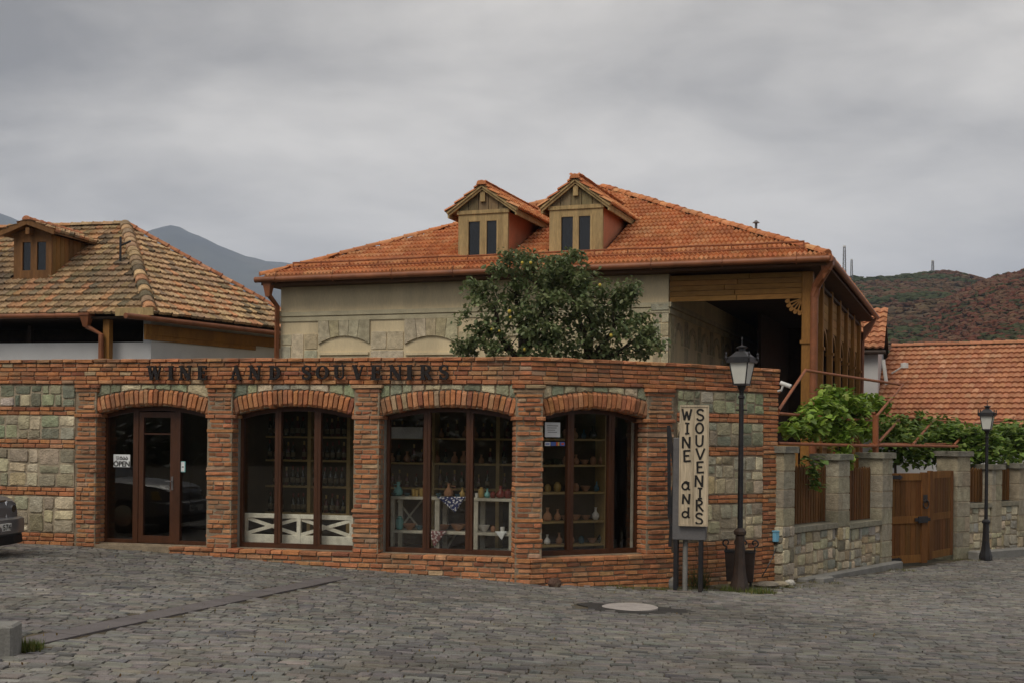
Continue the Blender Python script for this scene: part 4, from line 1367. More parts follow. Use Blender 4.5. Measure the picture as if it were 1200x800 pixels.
# ------------------------------------------------------------------ car
def car():
    hx, hy = Vector((.965, -.26, 0)).normalized(), None
    hy = Vector((-hx.y, hx.x, 0))
    Lc = 4.6
    corner = Vector((-7.45, 18.93, 0)); C = corner - hx * 2.16 - hy * .70
    zg = float(gz(C.x + 1.3, C.y)) - .0
    def W(x, y, z): return C + hx * x + hy * y + Vector((0, 0, zg + z))
    t = empty('parked_car', (C.x, C.y, zg), 'grey saloon car parked at the left edge beside the stone wall', 'car')
    st = [(2.27, .50, .40, .70), (2.22, .70, .30, .80), (2.08, .80, .24, .855), (1.85, .845, .20, .89), (1.4, .87, .19, .935), (.95, .88, .19, .97), (0, .885, .19, .98), (-1.1, .885, .19, .99), (-1.7, .87, .2, .98), (-2.1, .82, .26, .95), (-2.27, .74, .34, .88), (-2.31, .6, .42, .75)]
    V, Fs = [], []
    for (x, w, zb_, zt_) in st:
        half = [(0, zb_), (.86 * w, zb_), (.97 * w, zb_ + .10), (w, zb_ + (zt_ - zb_) * .48), (.985 * w, zb_ + (zt_ - zb_) * .72), (.93 * w, zt_ - .035), (.80 * w, zt_), (0, zt_ + .025)]
        ring = half + [(-y, z) for y, z in half[-2:0:-1]]
        V += [W(x, y, z) for y, z in ring]
    n = 14
    for i in range(len(st) - 1):
        for k in range(n): Fs.append((i * n + k, i * n + (k + 1) % n, (i + 1) * n + (k + 1) % n, (i + 1) * n + k))
    Fs.append(tuple(range(n))); Fs.append(tuple(range((len(st) - 1) * n, len(st) * n))[::-1])
    mb = MB(); mb.add(V, Fs); shade_auto(mb.build('body', 'car_paint', t), 38)
    # greenhouse
    ro = [(1.0, .74, .96), (.15, .60, 1.40), (-.9, .60, 1.42), (-1.75, .70, .98)]
    lo = [(1.0, .76), (-1.75, .78)]
    mb = MB(); pts = {}
    V = [W(1.0, .76, .95), W(1.0, -.76, .95), W(.22, -.60, 1.39), W(.22, .60, 1.39), W(-.95, .60, 1.40), W(-.95, -.60, 1.40), W(-1.8, -.74, .96), W(-1.8, .74, .96)]
    mb.add(V, [(0, 1, 2, 3), (4, 5, 6, 7), (0, 3, 4, 7), (1, 6, 5, 2)])
    mb.build('windows', 'dark_pane', t)
    mb = MB()
    for a, b in ((0, 3), (1, 2), (4, 7), (5, 6)): mb.bar(V[a], V[b], .07, .05)
    mb.hexa([V[3], V[2], V[5], V[4]] + [v + Vector((0, 0, .045)) for v in (V[3], V[2], V[5], V[4])])
    for s in (-1, 1): mb.bar(W(-.3, s * .62, 1.39), W(-.35, s * .80, .97), .07, .05)
    mb.build('roof', 'car_paint', t)
    # grille with chrome surround and slats
    mb = MB()
    mb.hexa([W(2.25, -.36, .57), W(2.25, .36, .57), W(2.12, .36, .57), W(2.12, -.36, .57), W(2.215, -.40, .80), W(2.215, .40, .80), W(2.08, .40, .80), W(2.08, -.40, .80)])
    g = mb.build('grille', 'car_black', t)
    mb = MB()
    for z in (.60, .645, .69, .735): mb.bar(W(2.262 - (z - .57) * .15, -.35, z), W(2.262 - (z - .57) * .15, .35, z), .012, .008)
    a = [W(2.262, -.37, .565), W(2.262, .37, .565), W(2.228, .41, .81), W(2.228, -.41, .81)]
    for i in range(4): mb.bar(a[i], a[(i + 1) % 4], .022, .022)
    mb.build('slat', 'chrome', g)
    for s in (-1, 1):
        mb = MB()
        p = [W(2.24, s * .42, .585), W(2.08, s * .80, .60), W(2.02, s * .80, .77), W(2.20, s * .44, .80)]
        mb.prism(p, hx * .03); h = mb.build('headlight', 'headlight', t)
        mb = MB(); q = W(2.24, s * .56, .69); mb.tube([q, q + hx * .02], .055, 12); mb.build('reflector', 'chrome', h)
        mb = MB(); p = [W(2.10, s * .79, .60), W(1.98, s * .845, .61), W(1.95, s * .845, .76), W(2.05, s * .79, .765)]; mb.prism(p, hx * .03); mb.build('indicator', 'sticker_gold', t)
    mb = MB(); V = []
    bp = [(2.12, -.90), (2.30, -.74), (2.40, -.40), (2.43, 0), (2.40, .40), (2.30, .74), (2.12, .90), (1.75, .92)]
    bp = [(1.75, -.92)] + bp
    prof = [(-.05, .30), (0, .34), (.012, .44), (.0, .545), (-.04, .565), (-.2, .57)]
    for (x, y) in bp:
        for (dx, z) in prof: V.append(W(x + dx, y * (1 + dx * .1), z))
    m = len(prof); Fs = [(i * m + k, i * m + k + 1, (i + 1) * m + k + 1, (i + 1) * m + k) for i in range(len(bp) - 1) for k in range(m - 1)]
    mb.add(V, Fs); bo = shade_auto(mb.build('bumper', 'car_paint', t), 35)
    mb = MB(); V = []
    for (x, y) in bp:
        for (dx, z) in ((-.06, .17), (-.015, .19), (-.03, .305), (-.2, .31)): V.append(W(x + dx, y, z))
    mb.add(V, [(i * 4 + k, i * 4 + k + 1, i * 4 + 5 + k, i * 4 + 4 + k) for i in range(len(bp) - 1) for k in range(3)]); mb.build('valance', 'car_black', t)
    mb = MB(); mb.hexa([W(2.43, -.26, .385), W(2.43, .26, .385), W(2.40, .26, .385), W(2.40, -.26, .385), W(2.447, -.26, .495), W(2.447, .26, .495), W(2.42, .26, .495), W(2.42, -.26, .495)])
    pl = mb.build('number_plate', 'plate_white', t)
    fp = Frame((W(2.448, .26, 0).x, W(2.448, .26, 0).y), (-hy.x, -hy.y)); 
    fp = Frame((W(2.452, -.26, 0).x, W(2.452, -.26, 0).y), (hy.x, hy.y))
    tx = bpy.data.curves.new('plate_text', 'FONT'); tx.body = '574'; tx.size = .12; tx.extrude = .001; tx.align_x = 'RIGHT'
    to = bpy.data.objects.new('plate_text', tx)
    me = bpy.data.meshes.new_from_object(to); bpy.data.objects.remove(to)
    me.materials.clear(); me.materials.append(MATS['ink'])
    o = bpy.data.objects.new('plate_number', me); COL.objects.link(o); adopt(o, pl)
    w0 = W(2.4525, .24, .40)
    o.matrix_basis = Matrix(((hy.x, 0, hx.x, w0.x), (hy.y, 0, hx.y, w0.y), (0, 1, 0, w0.z), (0, 0, 0, 1)))
    for xw, s in ((1.42, 1), (1.42, -1), (-1.38, 1), (-1.38, -1)):
        c = W(xw, s * .80, .31)
        mb = MB(); V, Fs = [], []
        prof = [(.20, -.1), (.30, -.1), (.315, -.07), (.315, .07), (.30, .1), (.20, .1)]
        for k in range(20):
            a = 2 * math.pi * k / 20
            for (r, d) in prof: V.append(c + hx * r * math.cos(a) + Vector((0, 0, r * math.sin(a))) + hy * d * s)
        for k in range(20):
            for q in range(5): Fs.append((k * 6 + q, k * 6 + q + 1, ((k + 1) % 20) * 6 + q + 1, ((k + 1) % 20) * 6 + q))
        mb.add(V, Fs); wh = mb.build('wheel', 'tyre', t)
        mb = MB(); mb.tube([c - hy * .06 * s, c + hy * .085 * s], .205, 16); mb.build('rim', 'chrome', wh)
    mb = MB(); m = W(.75, -.95, 1.0); mb.lathe([(.02, -.06), (.09, -.05), (.1, .05), (.03, .07)], m, 8); mb.build('mirror', 'car_paint', t)


car()

# ------------------------------------------------------------------ garden wall, fence, gate
def block_proto(seed=0):
    r2 = random.Random(seed); j = lambda a: r2.uniform(-a, a); b = .035
    V = []
    for z, i in ((-.5, b), (-.5 + b, 0), (.5 - b, 0), (.5, b)):
        for (x, y) in ((-.5 + i, 0 + i), (.5 - i, 0 + i), (.5 - i, 1 - i), (-.5 + i, 1 - i)): V.append((x + j(.01), y + j(.01), z))
    Fs = [(3, 2, 1, 0), (12, 13, 14, 15)]
    for k in range(3):
        for i in range(4): Fs.append((k * 4 + i, k * 4 + (i + 1) % 4, k * 4 + 4 + (i + 1) % 4, k * 4 + 4 + i))
    return V, Fs


ASHLAR = [(0.336, 0.303, 0.221), (0.370, 0.336, 0.254), (0.308, 0.281, 0.211), (0.347, 0.303, 0.216)]


class Garden:
    def __init__(self, root):
        self.root = root
        self.blocks = Pieces('block', 'blocks', 'stone'); self.kb = [self.blocks.proto(*block_proto(i)) for i in range(3)]
        self.caps = Pieces('cap', 'caps', 'stone'); self.kc = self.caps.proto(*block_proto(9))
        self.st = Pieces('stone', 'rubble', 'stone')
        self.pk = Pieces('picket', 'pickets', 'plank'); w = .5
        V = [(-.5, 0, 0), (.5, 0, 0), (.5, 1, 0), (-.5, 1, 0), (-.5, 0, .95), (.5, 0, .95), (.5, 1, .95), (-.5, 1, .95), (0, 0, 1), (0, 1, 1)]
        self.kp = self.pk.proto(V, [(0, 1, 5, 8, 4), (3, 7, 9, 6, 2), (0, 4, 7, 3), (1, 2, 6, 5), (4, 8, 9, 7), (8, 5, 6, 9)])
        self.core = MB(); self.rails = MB(); self.cop = Pieces('coping', 'copings', 'stone'); self.ko = self.cop.proto(*block_proto(12))

    def pillar(self, fr, s0, s1, d0, d1, zb, zt, rub=0.0):
        """zt = top of the cap; the lower rub metres are rough rubble"""
        self.core.fbox(fr, s0 + .012, s1 - .012, zb - .4, zt - .05, d0 + .008, d1 - .008)
        z = zb - .1
        cap = .115
        if rub:
            stone_panel(fr, s0, s1, zb - .1, zb + rub, STONE_TAN[:5] + [(.2, .18, .13)], .12, .36, d0, pcs=self.st, jt=.012)
            fl = Frame((fr.pt(s0, 0, d1).x, fr.pt(s0, 0, d1).y), (-fr.n.x, -fr.n.y))
            stone_panel(fl, 0, d1 - d0, zb - .1, zb + rub, STONE_TAN[:5] + [(.2, .18, .13)], .12, .36, 0, pcs=self.st, jt=.012)
            z = zb + rub
        n = max(1, round((zt - cap - z) / .33)); p = (zt - cap - z) / n
        for i in range(n):
            if rnd.random() < .55: cuts = [s0, s1]
            else: cuts = [s0, s0 + (s1 - s0) * rnd.choice((.4, .5, .62)), s1]
            for a, b in zip(cuts, cuts[1:]):
                self.blocks.add(rnd.choice(self.kb), fr.M((a + b) / 2, z + (i + .5) * p, d0 + rnd.uniform(-.004, .004), b - a - .010, p - .012, d1 - d0), jit(rnd.choice(ASHLAR), .10))
        o = .055
        self.caps.add(self.kc, fr.M((s0 + s1) / 2, zt - cap / 2, d0 - o, s1 - s0 + 2 * o, cap, d1 - d0 + 2 * o), jit((.225, .215, .175), .08))

    def panel(self, fr, s0, s1, zb, zc, zt, d0=.05, d1=.44, pal=STONE_TAN):
        """low rubble wall to zc with a coping, pickets above it to zt"""
        self.core.fbox(fr, s0 - .05, s1 + .05, zb - .4, zc - .10, d0 + .007, d1 - .007)
        stone_panel(fr, s0, s1, zb - .1, zc - .10, pal, .10, .34, d0, pcs=self.st, jt=.02)
        n = max(1, round((s1 - s0) / 1.1)); w = (s1 - s0) / n
        for i in range(n):
            self.cop.add(self.ko, fr.M(s0 + (i + .5) * w, zc - .05, d0 - .055, w - .008, .10, d1 - d0 + .11), jit((.25, .235, .18), .08))
        k = round((s1 - s0) / .108); w = (s1 - s0) / k
        dm = (d0 + d1) / 2
        for i in range(k):
            self.pk.add(self.kp, fr.M(s0 + (i + .5) * w, zc + .02, dm, w * .70, zt - zc - .02 + rnd.uniform(-.015, .015), .022), jit((.135, .062, .022), .22))
        for z in (zc + .18, zt - .22): self.rails.fbox(fr, s0, s1, z, z + .07, dm + .024, dm + .07)

    def finish(self):
        self.core.build('wall', 'light_mortar', self.root)
        for p in (self.blocks, self.caps, self.st, self.pk, self.cop): p.finish(self.root)
        self.rails.build('rail', 'dark_wood', self.root)


def fs(fr, *xs): return [fr.s(x, 600) for x in xs]


gr = empty('garden_fence', (4.9, 21.8, -.4), 'stone garden fence with pickets between the brick shop and the wooden gate', 'fence', 'stone garden fences')
ga = Garden(gr)
a0, a1, b0, b1, c0_, c1 = fs(FEN, 914.5, 931, 981.5, 995.5, 1033, 1045.5)
ga.pillar(FEN, a1 - .42, a1, 0, .48, -.42, 1.90, .95)
ga.pillar(FEN, b1 - .50, b1, 0, .50, -.44, 1.76, .85)
ga.pillar(FEN, c1 - .50, c1, 0, .50, -.52, 1.78)
ga.panel(FEN, a1, b1 - .50, -.42, .50, 1.56)
ga.panel(FEN, b1, c1 - .50, -.46, .46, 1.50)
ga.finish()
gl = empty('garden_fence', (10.8, 28.8, -.5), 'stone garden fence with pickets right of the wooden gate behind the far lamp', 'fence', 'stone garden fences')
gb = Garden(gl)
DP = FEN.pt(FEN.s(1121.5, 600), 0)
FD = Frame((DP.x, DP.y), (1, .72))
d1_, e0, e1, f0, f1 = fs(FD, 1136.5, 1164, 1174, 1194, 1204)
gb.pillar(FD, 0, d1_, 0, .55, -.58, 1.80)
gb.pillar(FD, e0 - .05, e1, 0, .48, -.56, 1.50, .5)
gb.pillar(FD, f0, f0 + .5, 0, .48, -.56, 1.52, .5)
gb.panel(FD, d1_, e0 - .05, -.56, .62, 1.42)
gb.panel(FD, e1, f0, -.56, .64, 1.40)
gb.panel(FD, f0 + .5, f0 + 3.0, -.56, .66, 1.40)
gb.finish()
kb = MB(); kb.fbox(FD, d1_ - .1, f0 + 3.2, -.75, -.43, -.30, -.02, bev=.02)
tag(kb.build('kerb', 'concrete'), kind='structure')
kb = MB(); kb.fbox(FEN, a1 + .1, c1 + .1, -.75, -.38, -.20, -.004, bev=.02)
tag(kb.build('kerb', 'concrete'), kind='structure')


def gate_leaf(A, B, zb, zt, label, stile_right=True, ring_at=.8):
    """a framed boarded leaf from hinge A to tip B"""
    d = Vector((B[0] - A[0], B[1] - A[1], 0)); Lg = d.length
    f = Frame(A, (d.x, d.y))
    t = empty('garden_gate', (A[0], A[1], zb), label, 'gate', 'leaves of the wooden garden gate')
    st = .16
    pc = Pieces('board', 'boards', 'plank'); kb_ = pc.proto(*plank_proto(91))
    n = max(3, round((Lg - 2 * st) / .17)); w = (Lg - 2 * st) / n
    zm = zb + (zt - zb) * .44
    for z0, z1 in ((zb + .16, zm), (zm + .15, zt - .15)):
        for i in range(n):
            pc.add(kb_, f.M(st + (i + .5) * w, (z0 + z1) / 2, .022, w - .012, z1 - z0, .03), jit((.135, .058, .018), .18))
    pc.finish(t)
    fp = Pieces('frame_board', 'frame_boards', 'plank'); k2 = fp.proto(*block_proto(93))
    c = (.155, .066, .020)
    fp.add(k2, f.M(st / 2, (zb + zt) / 2, 0, st, zt - zb, .06), jit(c, .1)); fp.add(k2, f.M(Lg - st / 2, (zb + zt) / 2, -.012, st * 1.15, zt - zb + .03, .075), jit(c, .1))
    for z0, z1 in ((zb, zb + .16), (zm, zm + .15), (zt - .15, zt)): fp.add(k2, f.M(Lg / 2, (z0 + z1) / 2, .004, Lg - 2 * st - .004, z1 - z0, .052), jit((.20, .09, .026), .12))
    fp.finish(t)
    for z in (zb + .08, zt - .08):
        mb = MB(); mb.fbox(f, -.02, .40, z - .035, z + .035, -.022, -.002); mb.tube([f.pt(0, z - .06, -.02), f.pt(0, z + .06, -.02)], .025, 8)
        mb.prism([f.pt(.40, z - .05, -.021), f.pt(.50, z, -.021), f.pt(.40, z + .05, -.021)], f.n * .018)
        mb.build('hinge', 'black_iron', t)
    z = zm + .42; s = Lg - st * .55
    mb = MB(); mb.fbox(f, s - .06, s + .06, z, z + .16, -.034, -.014, bev=.008)
    mb.tube([f.pt(s + .085 * math.sin(2 * math.pi * k / 14), z + .0 + .085 * math.cos(2 * math.pi * k / 14) - .03, -.045) for k in range(15)], .014, 6)
    mb.build('ring_handle', 'black_iron', t)
    mb = MB(); mb.fbox(f, Lg - st - .24, Lg + .06, zm + .04, zm + .11, -.036, -.014); mb.fbox(f, Lg - st - .14, Lg - .02, zm + .01, zm + .14, -.042, -.02); mb.build('latch', 'black_iron', t)


Cg = FEN.pt(c1 + .03, 0, .16); Dg = FEN.pt(FEN.s(1120.5, 600) - .02, 0, .12)
tip = at(1086.5, 600, 26.0); tip2 = at(1086.5, 600, 26.95)
gate_leaf((Cg.x, Cg.y), (tip.x, tip.y), -.47, 1.36, 'left leaf of the wooden gate standing open towards the street')
gate_leaf((Dg.x, Dg.y), (tip2.x, tip2.y), -.50, 1.37, 'right leaf of the wooden gate beside the far stone pillar')

# ------------------------------------------------------------------ pergola of rusty pipes with the vines
pg = empty('pergola', (7.2, 25, 1.7), 'rust red pipe pergola standing over the stone garden fence', 'pergola')


def fq(px, py, d): s, z = FEN.sz(px, py, d); return FEN.pt(s, z, d)


def pipe(pts, r=.029, name='rail'):
    mb = MB(); mb.tube(pts, r, 8); return shade_auto(mb.build(name, 'pipe_rust', pg))


pipe([fq(912, 519, .25), fq(1028, 522, .25)]); pipe([fq(1026, 521, .25), fq(1122, 522.5, .25)])
pipe([fq(912, 484, .7), fq(1024, 493, .7)])
pipe([fq(944, 433.5, 1.2), fq(1057, 450.5, 1.2)])
pipe([fq(1020, 520, .3), fq(1070, 520, .6), fq(1118, 520, .6)], .03)
pipe([fq(1055, 488, 1.3), fq(1140, 496, 1.3), fq(1210, 490, 1.3)], .03)
for x0, y0, x1, y1 in ((912.5, 480, 944, 433), (1024, 491, 1058, 450), (1030, 517, 1056, 489), (1070, 520, 1094, 492), (1118, 521, 1142, 495), (1164, 512, 1188, 488)):
    a, b = fq(x0, y0, .3), fq(x1, y1, 1.2); pipe([a, b], .029, 'rafter')
for x in (1026,): pipe([fq(x, 486 if x < 1100 else 505, .28), fq(x, 532, .28)], .06, 'post')
mb = MB(); a = fq(1027, 484, .28)
q = FEN.pt(-.2, 0, 1.25)
pipe([Vector((q.x, q.y, -.5)), Vector((q.x, q.y, 2.75))], .04, 'post'); e = FEN.pt(5.0, 0, 1.4); pipe([Vector((e.x, e.y, -.6)), Vector((e.x, e.y, 2.5))], .04, 'post')

LEAF = [(0, 0, 0), (.30, .02, .05), (.48, .0, .34), (.32, -.02, .55), (.20, .03, .95), (0, -.06, 1.05), (-.20, .03, .95), (-.32, -.02, .55), (-.48, 0, .34), (-.30, .02, .05), (0, .07, .45)]
LEAF_F = [(i, i + 1, 10) for i in range(9)] + [(9, 0, 10)]
OVAL = [(0, 0, 0), (.30, .03, .35), (.26, .02, .70), (0, -.08, 1.0), (-.26, .02, .70), (-.30, .03, .35), (0, -.03, .5)]
OVAL_F = [(0, 1, 6), (1, 2, 6), (2, 3, 6), (3, 4, 6), (4, 5, 6), (5, 0, 6)]


def leaves(name, spots, n, size, cols, proto, parent, droop=.5, kind='stuff'):
    """spots: (centre, radii, weight)"""
    Ms, cs = [], []
    wsum = [s[2] for s in spots]
    for i in range(n):
        c, r, _ = rnd.choices(spots, wsum)[0]
        v = Vector((rnd.gauss(0, 1), rnd.gauss(0, 1), rnd.gauss(0, 1))).normalized() * (rnd.random() ** .45)
        p = Vector((c[0] + v.x * r[0], c[1] + v.y * r[1], c[2] + v.z * r[2]))
        sz = size * rnd.uniform(.55, 1.15)
        rot = Matrix.Rotation(rnd.uniform(0, 6.28), 4, 'Z') @ Matrix.Rotation(rnd.gauss(R(115), droop), 4, 'X') @ Matrix.Rotation(rnd.gauss(0, .5), 4, 'Y')
        Ms.append(np.array(Matrix.Translation(p) @ rot @ Matrix.Diagonal((sz, sz, sz, 1))))
        u = rnd.random(); cs.append(jit(cols[0] if u < .5 else cols[1] if u < .8 else cols[2], .25))
    o = batch(name, [proto], np.zeros(n, int), Ms, 'leaf', cs, parent)
    if kind: o['kind'] = kind
    return o


VG = [(.20, .31, .035), (.13, .22, .03), (.30, .40, .07)]
VD = [(.11, .175, .035), (.07, .125, .028), (.18, .24, .05)]
v1 = empty('grape_vine', fq(985, 660, .4), 'bright green grape vine clambering over the pipe pergola beside the brick shop', 'vine')
sp = []
for px, py, d, rx, rz, w in ((945, 500, .7, .55, .33, 2), (965, 480, .8, .55, .38, 3), (985, 468, .9, .5, .35, 3), (978, 500, .7, .6, .35, 3), (1000, 480, .9, .45, .4, 3), (1022, 470, 1.0, .4, .25, 1.6), (1030, 474, 1.0, .3, .18, .8),
                            (930, 502, .6, .35, .2, 1), (950, 490, .6, .45, .25, 1.2), (985, 520, .5, .28, .32, 1), (992, 538, .35, .14, .22, .5), (975, 462, .9, .4, .3, 1.2), (1008, 500, .7, .4, .25, 1.2)):
    p = fq(px, py, d); sp.append(((p.x, p.y, p.z), (rx, .4, rz), w))
sp = [(c_, (r_[0] * .82, r_[1], r_[2] * .82), w_) for c_, r_, w_ in sp]
leaves('foliage', sp, 2700, .14, VG, (LEAF, LEAF_F), v1)
hang = [(fq(951, 551, .05), (.09, .08, .10), 1), (fq(957, 562, .05), (.12, .08, .22), 2), (fq(948, 538, .1), (.3, .15, .1), 1.4), (fq(955, 545, .0), (.14, .1, .1), 1)]
leaves('hanging_shoot', hang, 90, .13, VD, (LEAF, LEAF_F), v1)
mb = MB(); a = fq(983, 660, 1.0)
mb.tube([Vector((a.x, a.y, -.5)), Vector((a.x + .1, a.y - .1, .8)), Vector((a.x - .05, a.y - .2, 1.7)), fq(985, 500, .8), fq(975, 470, .9), fq(1000, 478, .9)], [.05, .045, .04, .03, .02, .012], 6)
shade_auto(mb.build('stem', 'bark', v1))
for nm, lab, pts, nn in (
        ('grape_vine', 'dark green vine thicket over the fence directly behind the wooden gate', ((1048, 515, .9), (1072, 510, 1.0), (1098, 508, 1.0), (1118, 512, .9), (1060, 530, .8), (1090, 530, .9), (1110, 528, .8), (1042, 500, 1.2), (1075, 497, 1.3), (1105, 500, 1.4)), 3200),
        ('grape_vine', 'green vine thicket at the right edge hanging over the picket fence', ((1132, 510, .9), (1150, 516, .7), (1170, 510, .9), (1190, 514, .8), (1206, 512, .8), (1146, 532, .5), (1165, 528, .6), (1195, 530, .7), (1180, 505, 1.2), (1215, 505, 1.2)), 3200)):
    t = None; sp = []
    for px, py, d in pts:
        p = fq(px, py, d) if px < 1125 else (lambda q: q)(FD.pt(*FD.sz(px, py, d), d))
        if t is None: t = empty(nm, (p.x, p.y, -.5), lab, 'vine')
        sp.append(((p.x, p.y, p.z), (.66, .45, .34), 1))
    leaves('foliage', sp, nn - 500, .145, [mixc(a, b, .35) for a, b in zip(VD, VG)], (LEAF, LEAF_F), t)
    mb = MB()
    for c, r, w in sp[::3]:
        mb.tube([Vector((c[0], c[1] + .1, -.6)), Vector((c[0] + .1, c[1] + .15, .8)), Vector(c)], [.05, .04, .02], 6)
    shade_auto(mb.build('stems', 'bark', t)); 

# ------------------------------------------------------------------ roofs
def tile_proto(hump=.16, n=6, lip=.09, kind='wave', seed=0):
    """x -.5...5 across, y 0 (lower edge)...1 up the slope, z height in units of the tile width scale"""
    r2 = random.Random(seed); V, Fs = [], []
    xs = [-.5 + i / n for i in range(n + 1)]
    hs = [hump * (.5 - .5 * math.cos(2 * math.pi * (x + .5) * (2 if kind == 'wave' else 1))) for x in xs]
    if kind == 'flat': hs = [hump * (1 if abs(x) > .42 else (.15 if abs(x) > .08 else .5)) for x in xs]
    for y, l in ((0, 0), (1.12, -.10)):
        for x, h in zip(xs, hs): V.append((x, y + r2.uniform(-.02, .02) * (y == 0), h + l * .5 + (lip if y == 0 else 0) + r2.uniform(-.01, .01)))
    for x, h in zip(xs, hs): V.append((x, .0, h * .9 - .06))
    m = n + 1
    for i in range(n):
        Fs.append((i, i + 1, m + i + 1, m + i)); Fs.append((2 * m + i, 2 * m + i + 1, i + 1, i))
    return V, Fs


def in_poly(x, y, P):
    c = False; n = len(P)
    for i in range(n):
        (x0, y0), (x1, y1) = P[i], P[(i + 1) % n]
        if (y0 > y) != (y1 > y) and x < (x1 - x0) * (y - y0) / (y1 - y0) + x0: c = not c
    return c


def tile_face(pcs, ks, A, ex, ey, poly, tw, th, colf, holes=(), lift=.02, jy=.006, zs=None):
    """tiles on the plane A + x*ex + y*ey inside poly (2D)"""
    ex, ey = Vector(ex).normalized(), Vector(ey).normalized(); nz = ex.cross(ey)
    if nz.z < 0: nz = -nz
    xs = [p[0] for p in poly]; ys = [p[1] for p in poly]
    y = min(ys); r = 0
    while y < max(ys) - .02:
        x = min(xs) + tw * .5
        while x < max(xs):
            if in_poly(x, min(y + th * .5, max(ys) - .01), poly) and not any(in_poly(x, y + th * .5, h) for h in holes):
                P = Vector(A) + ex * x + ey * (y + rnd.uniform(-jy, jy)) + nz * (lift + rnd.uniform(-.004, .004))
                k = zs or tw
                rz = rnd.gauss(0, .012); e2 = ex * math.cos(rz) + ey * math.sin(rz); f2 = ey * math.cos(rz) - ex * math.sin(rz)
                pcs.add(rnd.choice(ks), np.array([[e2.x * tw, f2.x * th, nz.x * k, P.x], [e2.y * tw, f2.y * th, nz.y * k, P.y], [e2.z * tw, f2.z * th, nz.z * k, P.z], [0, 0, 0, 1]]), colf(x, y))
            x += tw
        y += th; r += 1


def cap_proto():
    V, Fs = [], []
    for y, rr in ((0, 1.0), (.06, 1.12), (.14, 1.0), (1.08, .86)):
        for k in range(7):
            a = math.pi * k / 6; V.append((rr * math.cos(a) * .5, y, rr * math.sin(a) * .42 - .08))
    for r in range(3):
        for k in range(6): Fs.append((r * 7 + k, r * 7 + k + 1, r * 7 + 8 + k, r * 7 + 7 + k))
    Fs.append(tuple(range(7)))
    return V, Fs


def ridge(pcs, k, a, b, w, l, colf):
    a, b = Vector(a), Vector(b); d = (b - a).normalized(); n = max(1, round((b - a).length / l)); l = (b - a).length / n
    sx = d.cross(Vector((0, 0, 1))).normalized(); up = sx.cross(d)
    for i in range(n):
        P = a + d * l * i + up * rnd.uniform(-.004, .012)
        pcs.add(k, np.array([[sx.x * w, d.x * l, up.x * w, P.x], [sx.y * w, d.y * l, up.y * w, P.y], [sx.z * w, d.z * l, up.z * w, P.z], [0, 0, 0, 1]]), colf(0, 0))


def col_new(x, y):
    u = rnd.random()
    u = u * .7 + .15 + .3 * noise.noise((x * .7, y * 1.1, 9.3))
    c = (.44, .158, .066) if u < .3 else (.51, .202, .084) if u < .7 else (.57, .268, .125)
    return jit(c, .11)


def col_old(x, y):
    u = rnd.random() + .25 * noise.noise((x * .9, y * .9, 1.7))
    c = (.45, .305, .175) if u < .40 else (.37, .25, .15) if u < .64 else (.47, .245, .13) if u < .80 else (.26, .185, .12) if u < .95 else (.15, .12, .08)
    return jit(c, .13)


def col_far(x, y):
    u = rnd.random() * .8 + .1 + .2 * noise.noise((x * .8, y * .5, 5.7))
    c = (.43, .195, .105) if u < .55 else (.37, .158, .086) if u < .8 else (.48, .25, .145)
    return jit(c, .10)

# ------------------------------------------------------------------ main house
E1 = (6.71, 27.0)
HF = Frame(E1, (.9388, -.3445))
SL, ZE, RK, RD = -13.95, 5.93, .459, 6.8           # left eave, eave height, roof slope, depth of the ridge point
house = empty('big_house', (0, 30.5, -.3), 'large plastered house with orange hipped tile roof and two roof dormers', 'house')
sW = HF.s(783.5, 340, .55); sC = HF.s(946, 380, .55)
sL = HF.s(329, 380, .55)
mb = MB()
mb.fbox(HF, sL, sW, -.8, 5.74, .55, 13.0)
mb.build('wall', 'house_plaster', house)
# roof underlay: four faces of a low pyramid
apex = HF.pt(SL / 2, ZE + RK * RD, RD)
ec = [HF.pt(SL, ZE, 0), HF.pt(0, ZE, 0), HF.pt(0, ZE, 2 * RD), HF.pt(SL, ZE, 2 * RD)]
mb = MB(); mb.add([*ec, apex], [(0, 1, 4), (1, 2, 4), (2, 3, 4), (3, 0, 4), (3, 2, 1, 0)])
roof = mb.build('roof', 'roof_underlay', house)


def roof_hit(px, py, up=0.0):
    r = ray(px, py); On = HF.O.dot(HF.n); rn = r.dot(HF.n)
    lam = (ZE + up - RK * On - CZ) / (r.z - RK * rn)
    return Vector((0, 0, CZ)) + r * lam


tiles = Pieces('roof_tile', 'roof_tiles', 'tile')
KT = [tiles.proto(*tile_proto(.21, 8, .16, seed=i)) for i in range(3)]
caps = Pieces('ridge_tile', 'ridge_tiles', 'tile'); KC = caps.proto(*cap_proto())
sl = math.hypot(1, RK)
hl = -SL / 2
